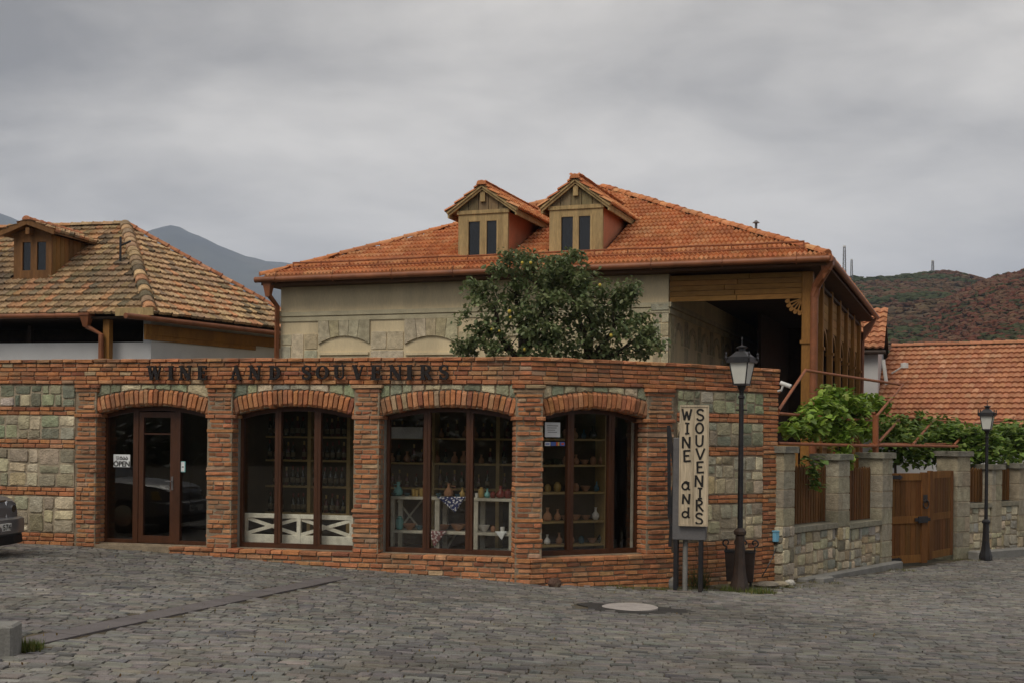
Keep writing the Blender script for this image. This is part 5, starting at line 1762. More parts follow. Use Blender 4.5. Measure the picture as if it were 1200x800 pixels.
# dormers: (base px, left, right, base y, eave y, gable left, right, tip)
DORM = [dict(base=(567, 302), l=537.5, r=595.5, ye=249.5, tip=213.5, ol=526.5, panes=((549.5, 562.5), (570.5, 582.5)), pt=259.5),
        dict(base=(675, 297), l=644, r=706.5, ye=244, tip=206, ol=635.5, panes=((658, 671.5), (678.5, 692)), pt=254)]
holes = []
for D in DORM:
    p = roof_hit(*D['base']); D['d'] = (p - HF.O).dot(HF.n); d0 = D['d']
    D['s0'], D['s1'] = HF.s(D['l'], 290, d0), HF.s(D['r'], 290, d0)
    D['zb'] = ZE + RK * d0; D['ze'] = HF.z((D['l'] + D['r']) / 2, D['ye'], d0); D['zt'] = HF.z((D['l'] + D['r']) / 2, D['tip'], d0)
    D['zt'] -= .13
    D['d1'] = (D['ze'] - ZE) / RK; D['d2'] = (D['zt'] - ZE) / RK
    holes.append([(D['s0'] - SL - .02, d0 * sl), (D['s1'] - SL + .02, d0 * sl), (D['s1'] - SL + .02, D['d1'] * sl), ((D['s0'] + D['s1']) / 2 - SL, D['d2'] * sl - .2), (D['s0'] - SL - .02, D['d1'] * sl)])
tri = [(-.05, -.06), (-SL + .05, -.06), (hl, RD * sl)]
tile_face(tiles, KT, ec[0], HF.t, HF.n + Vector((0, 0, RK)), tri, .215, .335, col_new, holes, zs=.26)
tri2 = [(0, 0), (2 * RD, 0), (RD, math.hypot(hl, RK * RD))]
tile_face(tiles, KT, ec[1], HF.n, -HF.t * hl + Vector((0, 0, RK * RD)), tri2, .215, .335, col_new, (), zs=.26)
tile_face(tiles, KT, ec[3], -HF.n, HF.t * hl + Vector((0, 0, RK * RD)), tri2, .43, .335, col_new, (), zs=.26)
up5 = Vector((0, 0, .07))
ridge(caps, KC, ec[1] + up5, apex + up5, .22, .36, col_new); ridge(caps, KC, ec[0] + up5, apex + up5, .22, .36, col_new)
for D in DORM:
    dm = empty if False else None
    d0, s0, s1, zb, ze, zt, d1, d2 = (D[k] for k in ('d', 's0', 's1', 'zb', 'ze', 'zt', 'd1', 'd2'))
    sm = (s0 + s1) / 2
    body = MB()
    body.prism([HF.pt(s1 - .02, zb - .2, d0 + .03), HF.pt(s1 - .02, ze, d0 + .03), HF.pt(s1 - .02, ze, d1 + .3), HF.pt(s1 - .02, zb - .2, d1 + .3)], -HF.t * (s1 - s0 - .04))
    dmr = body.build('dormer', 'flashing', house)
    # gable infill of upright boards
    gb_ = Pieces('gable_board', 'gable_boards', 'plank'); kg = gb_.proto(*plank_proto(3))
    k = 5; ov = sm - HF.s(D['ol'], 250, d0)
    ez = ze + .02
    for i in range(k):
        a, b = s0 + (s1 - s0) * i / k, s0 + (s1 - s0) * (i + 1) / k
        h = lambda s: ez + (zt - ez) * max(0, 1 - abs(s - sm) / (ov * .93))
        a2, b2 = a + .008, b - .008
        pts = [(a2, ez), (b2, ez), (b2, h(b2) - .04)] + ([(sm, h(sm) - .04)] if a2 < sm < b2 else []) + [(a2, h(a2) - .04)]
        V = [HF.pt(s, z, d0 - .02) for s, z in pts] + [HF.pt(s, z, d0 + .05) for s, z in pts]; n = len(pts)
        gb_.poly([tuple(v) for v in V], [tuple(range(n))] + [(q, q + n, (q + 1) % n + n, (q + 1) % n) for q in range(n)], jit((.205, .155, .085), .2))
    gb_.finish(dmr)
    fr = MB()
    p0, p1 = [(HF.s(a, 280, d0), HF.s(b, 280, d0)) for a, b in D['panes']]
    zp = HF.z(D['base'][0], D['pt'], d0)
    fr.fbox(HF, s0, p0[0], zb - .12, ze, d0 - .03, d0 + .05); fr.fbox(HF, p1[1], s1, zb - .12, ze, d0 - .03, d0 + .05)
    fr.fbox(HF, p0[1], p1[0], zb - .12, zp, d0 - .025, d0 + .05); fr.fbox(HF, p0[0], p1[1], zp, ze - .002, d0 - .028, d0 + .05)
    fr.fbox(HF, s0 - .03, s1 + .03, ze - .03, ze + .06, d0 - .06, d0 + .04)
    for a in (p0[0], p1[1]): fr.fbox(HF, a - (.05 if a == p0[0] else .0), a + (.0 if a == p0[0] else .05), zb - .05, zp + .04, d0 - .042, d0 - .032)
    fr.fbox(HF, s0 - .02, s1 + .02, zb - .10, zb + .02, d0 - .05, d0 + .05)
    # barge boards of the gable and the knob under the tip
    for sg_ in (-1, 1):
        a, b = HF.pt(sm + sg_ * ov, ze - .01, d0 - .10), HF.pt(sm, zt, d0 - .10)
        fr.bar(a, b, .05, .13, up=HF.n.cross((b - a).normalized()))
    fr.fbox(HF, sm - .06, sm + .06, zt - .36, zt - .12, d0 - .09, d0 - .03)
    fr.build('dormer_front', 'weathered_wood', dmr)
    for i, (a, b) in enumerate((p0, p1)):
        w = MB(); w.fbox(HF, a, b, zb, zp, d0 + .012, d0 + .03); w.build('pane', 'dark_pane', dmr)
    # little roof: underlay and tiles on both slopes
    rise = zt - ze; slp = math.hypot(ov, rise)
    un = MB()
    for sg_ in (-1, 1):
        eA = HF.pt(sm + sg_ * ov, ze - .02, d0 - .16); rA = HF.pt(sm, zt - .02, d0 - .16)
        eB = HF.pt(sm + sg_ * ov, ze - .02, d1 + .12); rB = HF.pt(sm, zt - .02, d2 + .12)
        un.hexa([eA, rA, rB, eB] + [q + Vector((0, 0, .04)) for q in (eA, rA, rB, eB)])
        poly = [(0, -.03), (d1 + .20 - (d0 - .18), -.03), (d2 + .20 - (d0 - .18), slp), (0, slp)]
        e = Vector(HF.n); u = (-HF.t * sg_ * ov + Vector((0, 0, rise)))
        if sg_ > 0: tile_face(tiles, KT, HF.pt(sm + ov, ze + .02, d0 - .18), e, u, poly, .215, .31, col_new, zs=.26)
        else: tile_face(tiles, KT, HF.pt(sm - ov, ze + .02, d0 - .18), e, u, poly, .215, .31, col_new, zs=.26)
        un.bar(HF.pt(sm + sg_ * (ov - .03), ze - .06, d0 - .12), HF.pt(sm + sg_ * (ov - .03), ze - .06, d1), .04, .1)
    un.build('dormer_roof', 'weathered_wood', dmr)
    ridge(caps, KC, HF.pt(sm, zt + .05, d0 - .2), HF.pt(sm, zt + .05, d2 + .1), .24, .36, col_new)
tiles.finish(roof); caps.finish(roof)
# eaves: soffit, gutter, hoppers and pipes
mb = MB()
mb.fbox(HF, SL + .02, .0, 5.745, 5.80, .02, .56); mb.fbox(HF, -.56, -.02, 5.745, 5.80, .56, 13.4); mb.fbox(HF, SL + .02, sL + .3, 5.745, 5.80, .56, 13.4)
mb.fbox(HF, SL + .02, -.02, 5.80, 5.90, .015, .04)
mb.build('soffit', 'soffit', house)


def gutter(pts, r, parent, matn='copper_gutter'):
    mb = MB(); mb.tube(pts, r, 10); shade_auto(mb.build('gutter', matn, parent))


gz_ = 5.875
gutter([HF.pt(SL - .1, gz_, -.07), HF.pt(.05, gz_, -.07)], .075, house); gutter([HF.pt(.06, gz_, -.08), HF.pt(.06, gz_, 2 * RD + .1)], .07, house)
for k in range(9):
    s = SL + .5 + k * 1.6; mb = MB(); mb.tube([HF.pt(s, gz_ - .1, -.07), HF.pt(s, gz_ + .0, -.155), HF.pt(s, gz_ + .16, -.07)], .015, 5); mb.build('gutter_bracket', 'copper_gutter', house)


def hopper(fr, s, z, d, w=.22, h=.34):
    mb = MB()
    a = [fr.pt(s - w / 2, z, d - w / 2), fr.pt(s + w / 2, z, d - w / 2), fr.pt(s + w / 2, z, d + w / 2), fr.pt(s - w / 2, z, d + w / 2)]
    b = [fr.pt(s - w / 4, z - h, d - w / 4), fr.pt(s + w / 4, z - h, d - w / 4), fr.pt(s + w / 4, z - h, d + w / 4), fr.pt(s - w / 4, z - h, d + w / 4)]
    mb.hexa(b + a); mb.fbox(fr, s - w / 2 - .02, s + w / 2 + .02, z - .001, z + .05, d - w / 2 - .02, d + w / 2 + .02)
    return mb


sp_ = HF.s(323.5, 380, .35)
hopper(HF, sp_ - .05, gz_ - .08, .05).build('hopper', 'copper_gutter', house)
mb = MB(); mb.tube([HF.pt(sp_ - .05, gz_ - .36, .05), HF.pt(sp_, gz_ - .62, .40), HF.pt(sp_, -.3, .40)], .065, 10); shade_auto(mb.build('downpipe', 'copper_gutter', house))
sp2 = HF.s(954, 380, .40)
mb = MB(); mb.hexa([HF.pt(-.10, gz_ - .42, .10), HF.pt(.10, gz_ - .12, -.0), HF.pt(.12, gz_ - .12, .2), HF.pt(-.08, gz_ - .42, .25), HF.pt(-.16, gz_ - .1, .06), HF.pt(.12, gz_ + .04, -.05), HF.pt(.14, gz_ + .04, .2), HF.pt(-.12, gz_ - .1, .28)])
mb.tube([HF.pt(.0, gz_ - .16, .08), HF.pt(sp2 + .05, gz_ - .52, .36), HF.pt(sp2, gz_ - .75, .40)], .10, 8)
mb.build('hopper', 'copper_gutter', house)
mb = MB(); mb.tube([HF.pt(sp2, gz_ - .7, .40), HF.pt(sp2, 0, .40)], .085, 10); shade_auto(mb.build('downpipe', 'copper_gutter', house))
mb = MB(); e = 2 * RD - .3; mb.hexa([HF.pt(-.3, gz_ - .75, e - .3), HF.pt(-.1, gz_ - .45, e - .2), HF.pt(-.1, gz_ - .45, e), HF.pt(-.3, gz_ - .75, e), HF.pt(-.32, gz_ - .35, e - .3), HF.pt(.12, gz_ + .02, e - .2), HF.pt(.12, gz_ + .02, e), HF.pt(-.32, gz_ - .35, e)]); mb.build('hopper', 'copper_gutter', house)
mb = MB(); mb.tube([HF.pt(-.35, gz_ - .5, e - .15), HF.pt(-.38, 0, e - .15)], .07, 8); mb.build('downpipe', 'copper_gutter', house)
# snow guard rails
for dd, hh in ((.42, .20), (.36, .09)):
    mb = MB(); pts = [HF.pt(SL + .75 + (-SL - 1.3) * k / 16, ZE + RK * dd + hh + rnd.uniform(-.012, .012), dd - .05) for k in range(17)]
    mb.tube(pts, .022, 6); mb.build('snow_rail', 'pipe_rust', roof)
for k in range(17):
    s = SL + .75 + (-SL - 1.3) * k / 16; mb = MB(); mb.bar(HF.pt(s, ZE + RK * .36 + .02, .36), HF.pt(s, ZE + RK * .4 + .23, .33), .03, .012, up=HF.n); mb.build('snow_rail_bracket', 'pipe_rust', roof)
p = roof_hit(886, 268); mb = MB(); mb.lathe([(.03, -.1), (.03, .12), (.09, .13), (.02, .19)], p, 8); mb.build('roof_vent', 'grey_metal', roof)

# string course, corner stones, blind arches
ZS = HF.z(400, 371, .55)
mb = MB()
mb.fbox(HF, sL - .02, sW + .03, ZS + .03, ZS + .135, .49, .56); mb.fbox(HF, sL - .02, sW + .015, ZS - .10, ZS + .005, .515, .56)
mb.build('string_course', 'string_course', house)
hb = Pieces('block', 'blocks', 'stone'); khb = hb.proto(*block_proto(31))
HBC = [(.50, .44, .295), (.45, .40, .275), (.53, .47, .33), (.49, .42, .27), (.46, .43, .32)]
zlow = HF.z(400, 425, .55)


def hblock(x0, x1, y0, y1, proud=.02, c=None):
    s0, s1 = HF.s(x0, 400, .55), HF.s(x1, 400, .55); z1, z0 = HF.z((x0 + x1) / 2, y0, .55), HF.z((x0 + x1) / 2, y1, .55)
    hb.add(khb, HF.M((s0 + s1) / 2, (z0 + z1) / 2, .55 - proud, s1 - s0 - .012, z1 - z0 - .012, .1), c or jit(rnd.choice(HBC), .1))


for x0, x1, y0, y1 in ((330, 342, 392, 404), (330, 341, 405, 430), (342, 356, 391, 430), (357, 372, 391, 409), (357, 372, 410, 430), (435, 453, 388, 409), (454, 473, 388, 409), (435, 473, 410, 430),
                       (538, 556, 388, 408), (538, 560, 409, 430), (640, 690, 388, 430)):
    hblock(x0, x1, y0, y1)
for y0, y1 in ((364.5, 378), (379, 394), (395, 411), (412, 430)): hblock(765, 774.5, y0, y1); hblock(775, 783.5, y0, y1)
hblock(763, 784, 356, 364, .06)
for (xa, xb) in ((373.5, 434), (474.5, 537), (576, 638), (692, 752)):
    s0, s1 = HF.s(xa, 400, .55), HF.s(xb, 400, .55); zt_ = ZS - .105; m = (s0 + s1) / 2; hw = (s1 - s0) / 2
    za = HF.z(xa, 403, .55); zcrn = za + .19; Rr = (hw * hw + .19 * .19) / (.38); zc = zcrn - Rr
    low = lambda s: zc + math.sqrt(max(Rr * Rr - (s - m) ** 2, 0))
    for i in range(5):
        tb0, tb1 = -1 + 2 * i / 5, -1 + 2 * (i + 1) / 5
        a, b = m + hw * tb0 * .86, m + hw * tb1 * .86
        if i == 0: a = m - hw
        if i == 4: b = m + hw
        at_, bt_ = (m + hw * tb0 * 1.0, m + hw * tb1 * 1.0)
        pts = [(a + .006, low(a)), ((a + b) / 2, low((a + b) / 2)), (b - .006, low(b)), (bt_ - .006, zt_), (at_ + .006, zt_)]
        V = [HF.pt(s, z, .50) for s, z in pts] + [HF.pt(s, z, .57) for s, z in pts]
        hb.poly([tuple(v) for v in V], [(0, 1, 2, 3, 4)] + [(q, q + 5, (q + 1) % 5 + 5, (q + 1) % 5) for q in range(5)], jit(rnd.choice(HBC), .1))
    q = MB(); zsl = HF.z((xa + xb) / 2, 414, .55); q.fbox(HF, s0 + .03, s1 - .03, zsl - .03, zsl + .035, .50, .56); q.build('sill', 'house_plaster', house)
hb.finish(house)

# the deep verandah
mb = MB()
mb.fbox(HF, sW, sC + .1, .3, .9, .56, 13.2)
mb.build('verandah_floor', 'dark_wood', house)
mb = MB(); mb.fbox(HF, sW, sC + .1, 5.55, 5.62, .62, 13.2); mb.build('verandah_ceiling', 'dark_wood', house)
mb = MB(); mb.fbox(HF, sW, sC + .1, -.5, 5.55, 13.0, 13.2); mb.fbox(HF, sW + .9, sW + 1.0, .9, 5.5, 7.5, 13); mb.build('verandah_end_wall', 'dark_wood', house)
SW = Frame((HF.pt(sW, 0, .55).x, HF.pt(sW, 0, .55).y), (HF.n.x, HF.n.y))
mb = MB()
mb.fbox(SW, -.04, 12.4, ZS + .03, ZS + .14, -.07, .0); mb.fbox(SW, -.02, 12.4, ZS - .12, ZS + .0, -.04, .0)
mb.build('string_course', 'string_course', house)
sb = Pieces('block', 'blocks', 'stone'); kb2 = sb.proto(*block_proto(33))
for i in range(7):
    x = .9 + i * 1.55
    for (a, b, z0, z1) in ((x - .75, x - .40, ZS - .75, ZS - .14), (x - .75, x - .40, ZS - 1.5, ZS - .77)):
        sb.add(kb2, SW.M((a + b) / 2, (z0 + z1) / 2, -.02, b - a - .01, z1 - z0 - .01, .06), jit((.47, .40, .275), .12))
    m, hw = x + .12, .36
    for k in range(6):
        a0, a1 = R(180 - 30 * k), R(150 - 30 * k)
        pts = [(m + hw * math.cos(a0), ZS - .75 + hw * math.sin(a0)), (m + hw * math.cos(a1), ZS - .75 + hw * math.sin(a1)), (m + (hw + .14) * math.cos(a1), ZS - .75 + (hw + .14) * math.sin(a1)), (m + (hw + .14) * math.cos(a0), ZS - .75 + (hw + .14) * math.sin(a0))]
        V = [SW.pt(s, z, -.03) for s, z in pts] + [SW.pt(s, z, .01) for s, z in pts]
        sb.poly([tuple(v) for v in V], [(0, 1, 2, 3)] + [(q, q + 4, (q + 1) % 4 + 4, (q + 1) % 4) for q in range(4)], jit((.50, .43, .29), .1))
sb.finish(house)
# boarded beam, columns, fretwork
bd = Pieces('beam_board', 'beam_boards', 'hplank'); kbd = bd.proto(*plank_proto(5))
zB0 = HF.z(860, 352, .55)
n = 5; hgt = (5.70 - zB0) / n
for i in range(n):
    z = zB0 + (i + .5) * hgt; cut = sW + (sC - sW) * rnd.uniform(.35, .65)
    for a, b in ((sW + .02, cut), (cut, sC - .1)): bd.add(kbd, HF.M((a + b) / 2, z, .56, b - a - .006, hgt - .010, .05), jit((.30, .155, .045), .14))
side_d = [.62 + 2.02 * k for k in range(7)]
SD = Frame((HF.pt(sC + .1, 0, 0).x, HF.pt(sC + .1, 0, 0).y), (HF.n.x, HF.n.y))
for k in range(6):
    for i in range(5):
        z = 4.72 + (i + .5) * .196
        bd.add(kbd, np.array(SD.M((side_d[k] + side_d[k + 1]) / 2, z, .08, 1.86, .186, .05)), jit((.29, .15, .045), .14))
bd.finish(house)
for k, d in enumerate(side_d):
    mb = MB(); w = .12 if k == 0 else .075; so = 0 if k == 0 else .045
    mb.fbox(HF, sC + so - w, sC + so + w, .3, 5.70, d - w, d + w, bev=.02)
    mb.fbox(HF, sC + so - w - .03, sC + so + w + .03, 4.12, 4.19, d - w - .03, d + w + .03)
    mb.build('column', 'mustard_wood', house)
    if k < 6:
        mb = MB()      # arched fretwork between the columns
        c = (side_d[k] + side_d[k + 1]) / 2; hw = .88
        for q in range(12):
            a0, a1 = R(180 - 15 * q), R(165 - 15 * q)
            z0, z1 = 4.05 + .62 * math.sin(a0), 4.05 + .62 * math.sin(a1)
            mb.hexa([SD.pt(c + hw * math.cos(a0), z0, .09), SD.pt(c + hw * math.cos(a1), z1, .09), SD.pt(c + hw * math.cos(a1), z1, .12), SD.pt(c + hw * math.cos(a0), z0, .12),
                     SD.pt(c + hw * math.cos(a0), z0 + .12, .09), SD.pt(c + hw * math.cos(a1), z1 + .12, .09), SD.pt(c + hw * math.cos(a1), z1 + .12, .12), SD.pt(c + hw * math.cos(a0), z0 + .12, .12)])
        mb.build('fretwork', 'mustard_wood', house)
        mb = MB(); mb.fbox(SD, side_d[k] + .13, side_d[k + 1] - .13, 1.82, 1.92, .04, .16)
        for q in range(9): mb.fbox(SD, side_d[k] + .15 + q * .2, side_d[k] + .32 + q * .2, .92, 1.82, .08, .11)
        mb.build('balustrade', 'mustard_wood', house)
mb = MB()
c = (sC - .12, zB0 - .0)
for q in range(5):      # quarter fan bracket in the corner of the opening
    a0 = R(180 + 90 * q / 5); a1 = R(180 + 90 * (q + 1) / 5)
    mb.bar(HF.pt(c[0] + .29 * math.cos(a0), c[1] + .29 * math.sin(a0), .58), HF.pt(c[0] + .29 * math.cos(a1), c[1] + .29 * math.sin(a1), .58), .035, .05, up=HF.n)
    mb.bar(HF.pt(*c, .58), HF.pt(c[0] + .29 * math.cos(a1), c[1] + .29 * math.sin(a1), .58), .03, .03, up=HF.n)
    am = (a0 + a1) / 2; mb.tube([HF.pt(c[0] + .33 * math.cos(am), c[1] + .33 * math.sin(am), .56), HF.pt(c[0] + .33 * math.cos(am), c[1] + .33 * math.sin(am), .60)], .045, 8)
mb.build('corner_bracket', 'mustard_wood', house)
mb = MB(); mb.fbox(HF, sW + .1, sC - .14, 1.82, 1.92, .56, .68)
for q in range(16):
    a = sW + .12 + q * (sC - sW - .3) / 16; mb.fbox(HF, a, a + .18, .92, 1.82, .60, .63)
mb.build('balustrade', 'mustard_wood', house)

# ------------------------------------------------------------------ old house on the left
KL = 1.2
def far(px, py, Y): return at(px, py, Y * KL)
Nn = far(176, 366, 27); zE = Nn.z
LF = Frame((Nn.x, Nn.y), (.972, -.235))        # front eave runs to the left of Nn (s negative)
Rr_ = far(371, 390, 31.9); ap = far(147, 264.5, 31.5)
RFt = Vector((Rr_.x - Nn.x, Rr_.y - Nn.y, 0)); LR = RFt.length
RF = Frame((Nn.x, Nn.y), (RFt.x, RFt.y))
old = empty('old_house', (Nn.x - 1, Nn.y + 2, -.2), 'old house at the left with a weathered brown tile roof and a wooden dormer', 'house')
apd = (ap - Nn); dA = Vector((apd.x, apd.y, 0)).dot(LF.n); sA = Vector((apd.x, apd.y, 0)).dot(LF.t); rise = ap.z - zE
rl = 9.0
rend = ap - LF.t * rl
fl_ = LF.pt(-rl - 4.5, zE, 0)
mb = MB(); back = LF.pt(-rl - 4.5, zE, 2 * dA); bR = Vector((Rr_.x, Rr_.y, zE)); bb = LF.pt(sA + dA * .9, zE, 2 * dA)
mb.add([fl_, LF.pt(0, zE, 0), bR, bb, back, ap, rend], [(0, 1, 5, 6), (1, 2, 5), (2, 3, 5), (3, 4, 6, 5), (4, 0, 6), (4, 3, 2, 1, 0)])
oroof = mb.build('roof', 'roof_underlay', old)
ot = Pieces('roof_tile', 'roof_tiles', 'old_tile')
KO = [ot.proto(*tile_proto(.12, 6, .18, 'flat', seed=60 + i)) for i in range(4)]
oc = Pieces('ridge_tile', 'ridge_tiles', 'old_tile'); KOC = oc.proto(*cap_proto())


def col_old_front(x, y):  # front slope: brown mix like col_old, in darker tones
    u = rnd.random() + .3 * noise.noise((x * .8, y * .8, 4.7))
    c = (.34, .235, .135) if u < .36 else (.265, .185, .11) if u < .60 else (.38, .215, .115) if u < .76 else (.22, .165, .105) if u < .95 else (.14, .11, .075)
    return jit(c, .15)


# its dormer
d_s = None
lam = None
def oroof_hit(px, py):
    r = ray(px, py); k = rise / dA; On = LF.O.dot(LF.n); rn = r.dot(LF.n)
    return Vector((0, 0, CZ)) + r * ((zE - k * On - CZ) / (r.z - k * rn))


q = oroof_hit(37, 327); od = (q - LF.O).dot(LF.n); k_ = rise / dA
os0, os1 = LF.s(17, 300, od), LF.s(60, 300, od); ozb = zE + k_ * od; oze = LF.z(38, 276, od); ozt = LF.z(33, 254.5, od)
ozt -= .20; osm = (os0 + os1) / 2; oov = osm - LF.s(7, 268, od); od1 = (oze - zE) / k_; od2 = (ozt - zE) / k_
lx = rl + 4.5
holes = [[(os0 + lx, od * math.hypot(1, k_)), (os1 + lx, od * math.hypot(1, k_)), (os1 + lx, od1 * math.hypot(1, k_)), (osm + lx, od2 * math.hypot(1, k_) - .2), (os0 + lx, od1 * math.hypot(1, k_))]]
sc_ = math.hypot(1, k_)
tile_face(ot, KO, fl_, LF.t, LF.n + Vector((0, 0, k_)), [(0, -.08), (lx + .04, -.08), (lx + sA, dA * sc_), (lx + sA - rl, dA * sc_)], .235, .36, col_old_front, holes, jy=.02, zs=.30)
apr = Vector((apd.x, apd.y, 0)).dot(RF.t); dRr = Vector((apd.x, apd.y, 0)).dot(RF.n)
tile_face(ot, KO, LF.pt(0, zE, 0), RF.t, RF.n * dRr + Vector((0, 0, rise)), [(-.04, -.08), (LR, -.08), (apr, math.hypot(dRr, rise))], .235, .36, col_old, (), jy=.02, zs=.30)
ridge(oc, KOC, LF.pt(0, zE + .06, 0), ap + Vector((0, 0, .07)), .36, .36, col_old)
ridge(oc, KOC, bR + Vector((0, 0, .07)), ap + Vector((0, 0, .08)), .25, .36, col_far); ridge(oc, KOC, rend + Vector((0, 0, .06)), ap + Vector((0, 0, .06)), .25, .36, col_old)
body = MB(); body.prism([LF.pt(os1 - .01, ozb - .3, od + .02), LF.pt(os1 - .01, oze, od + .02), LF.pt(os1 - .01, oze, od1 + .2), LF.pt(os1 - .01, ozb - .3, od1 + .2)], -LF.t * (os1 - os0 - .02))
odm = body.build('dormer', 'dark_wood', old)
sbp = Pieces('side_board', 'side_boards', 'plank'); ksb = sbp.proto(*plank_proto(8))
DS = Frame((LF.pt(os1, 0, 0).x, LF.pt(os1, 0, 0).y), (LF.n.x, LF.n.y))
nb = 9
for i in range(nb):
    a, b = od + (od1 - od) * i / nb, od + (od1 - od) * (i + 1) / nb
    zz = ozb + k_ * (a - od) - .05
    if oze - zz > .05: sbp.add(ksb, DS.M((a + b) / 2, (zz + oze) / 2, -.025, b - a - .012, oze - zz, .05), jit((.24, .125, .042), .2))
sbp.finish(odm)
fr = MB()
opx = [(LF.s(27, 300, od), LF.s(36.5, 300, od)), (LF.s(44, 300, od), LF.s(54.5, 300, od))]
ozp = LF.z(40, 284, od); ozl = LF.z(40, 317, od)
fr.fbox(LF, os0, opx[0][0], ozb - .1, oze, od - .03, od + .03); fr.fbox(LF, opx[1][1], os1 + .03, ozb - .1, oze, od - .03, od + .03); fr.fbox(LF, opx[0][1], opx[1][0], ozl, ozp, od - .025, od + .03)
fr.fbox(LF, opx[0][0], opx[1][1], ozp, oze, od - .028, od + .03); fr.fbox(LF, opx[0][0], opx[1][1], ozb - .1, ozl, od - .028, od + .03)
fr.prism([LF.pt(osm - oov * .85, oze, od - .02), LF.pt(osm + oov * .85, oze, od - .02), LF.pt(osm, ozt - .08, od - .02)], LF.n * .05)
for sg_ in (-1, 1): a, b = LF.pt(osm + sg_ * oov, oze + .02, od - .28), LF.pt(osm, ozt + .01, od - .28); fr.bar(a, b, .05, .13, up=LF.n.cross((b - a).normalized()))
fr.fbox(LF, os0 - .03, os1 + .05, ozb - .12, ozb + .03, od - .06, od + .02)
fr.fbox(LF, osm - .06, osm + .06, ozt - .32, ozt - .14, od - .26, od - .02)
fr.build('dormer_front', 'brown_wood', odm)
for a, b in opx: w = MB(); w.fbox(LF, a, b, ozl, ozp, od + .012, od + .028); w.build('pane', 'dark_pane', odm)
un = MB(); slp = math.hypot(oov, ozt - oze)
for sg_ in (-1, 1):
    eA = LF.pt(osm + sg_ * oov, oze - .02, od - .3); rA = LF.pt(osm, ozt - .02, od - .3); eB = LF.pt(osm + sg_ * oov, oze - .02, od1 + .3); rB = LF.pt(osm, ozt - .02, od2 + .2)
    un.hexa([eA, rA, rB, eB] + [v + Vector((0, 0, .05)) for v in (eA, rA, rB, eB)])
    poly = [(0, -.03), (od1 + .5 - (od - .32), -.03), (od2 + .3 - (od - .32), slp), (0, slp)]
    tile_face(ot, KO, LF.pt(osm + sg_ * oov, oze + .03, od - .32), LF.n, -LF.t * sg_ * oov + Vector((0, 0, ozt - oze)), poly, .235, .33, col_old, jy=.02, zs=.28)
un.build('dormer_roof', 'brown_wood', odm)
ridge(oc, KOC, LF.pt(osm, ozt + .08, od - .34), LF.pt(osm, ozt + .08, od2 + .1), .25, .36, col_far)
fl = MB(); fl.bar(LF.pt(os1 + .05, ozb - .05, od - .05), LF.pt(os1 + .05, oze - .02, od1 + .02), .05, .12); fl.build('flashing', 'flashing', odm)
ot.finish(oroof); oc.finish(oroof)
p = oroof_hit(141, 309); mb = MB(); mb.tube([p, p + Vector((0, 0, .75))], .035, 6); mb.tube([p + Vector((0, 0, .5)), p + Vector((.3, -.05, .62))], .03, 6); mb.build('vent_pipe', 'black_iron', oroof)
# walls and eaves
mb = MB(); mb.fbox(RF, .45, LR, -.5, zE - .1, .42, .7)
f_in = RF.pt(.45, 0, .42); WS = (f_in - LF.O).dot(LF.t); WD = (f_in - LF.O).dot(LF.n)
mb.fbox(LF, -rl - 4, WS - .02, -.5, 4.38, WD + .02, WD + .25)
mb.build('wall', 'white_plaster', old)
mb = MB(); mb.fbox(LF, -rl - 4, WS - .02, -.5, zE - .1, WD + 2.6, WD + 2.8); mb.fbox(LF, -rl - 4, WS - .03, zE - .13, zE - .10, WD + .3, WD + 2.7); mb.fbox(LF, -rl - 4.2, -rl - 4, -.5, zE - .1, WD, WD + 2.8); mb.build('verandah_shade_wall', 'dark_wood', old)  # dark wood colour stands in for the deep shade under the eave
mb = MB(); zbm = RF.z(240, 399, .40); mb.fbox(RF, .2, LR, zbm, zbm + .27, .34, .43); mb.fbox(RF, .2, LR * .66, zbm - .13, zbm, .37, .425); mb.build('beam', 'mustard_wood', old)
mb = MB(); mb.fbox(LF, -rl - 4, WS - .3, zE - .14, zE - .09, .03, WD + .3); mb.fbox(RF, .05, LR, zE - .14, zE - .09, .03, .45); mb.build('soffit', 'dark_wood', old)
gutter([LF.pt(-rl - 4, zE - .06, -.06), LF.pt(LF.s(106, 370), zE - .06, -.06)], .07, old); gutter([RF.pt(-.9, zE - .17, -.08), RF.pt(LR, zE - .17, -.08)], .075, old)
sx = LF.s(104, 370, .1); hopper(LF, sx, zE - .06, .0, .26, .3).build('hopper', 'copper_gutter', old)
a = LF.s(118.5, 400, .1); mb = MB(); mb.tube([LF.pt(sx, zE - .34, .0), LF.pt(a, zE - .55, .1), LF.pt(a, -.3, .1)], .07, 8); mb.build('downpipe', 'copper_gutter', old)
a = LF.s(125.5, 400, .25); mb = MB(); mb.fbox(LF, a - .09, a + .09, -.5, zE - .15, .2, .38); mb.build('post', 'mustard_wood', old); mb = MB(); b = LF.s(34, 400, .3); mb.fbox(LF, b - 3.4, b - 3.2, -.5, zE - .15, .2, .4); mb.build('post', 'mustard_wood', old)
mb = MB(); a, b = LF.sz(138, 369, -.02), LF.sz(184, 372, -.02); mb.bar(LF.pt(a[0], zE - .0, -.12), LF.pt(b[0] - .05, zE + .01, -.12), .05, .20, up=(0, 0, 1)); mb.build('eave_board', 'weathered_wood', old)
mb = MB(); mb.bar(LF.pt(LF.s(36, 400, 1.2), zE - .2, 1.2), LF.pt(LF.s(30, 430, 1.2), 2.5, 1.2), .12, .12); mb.build('brace', 'dark_wood', old)

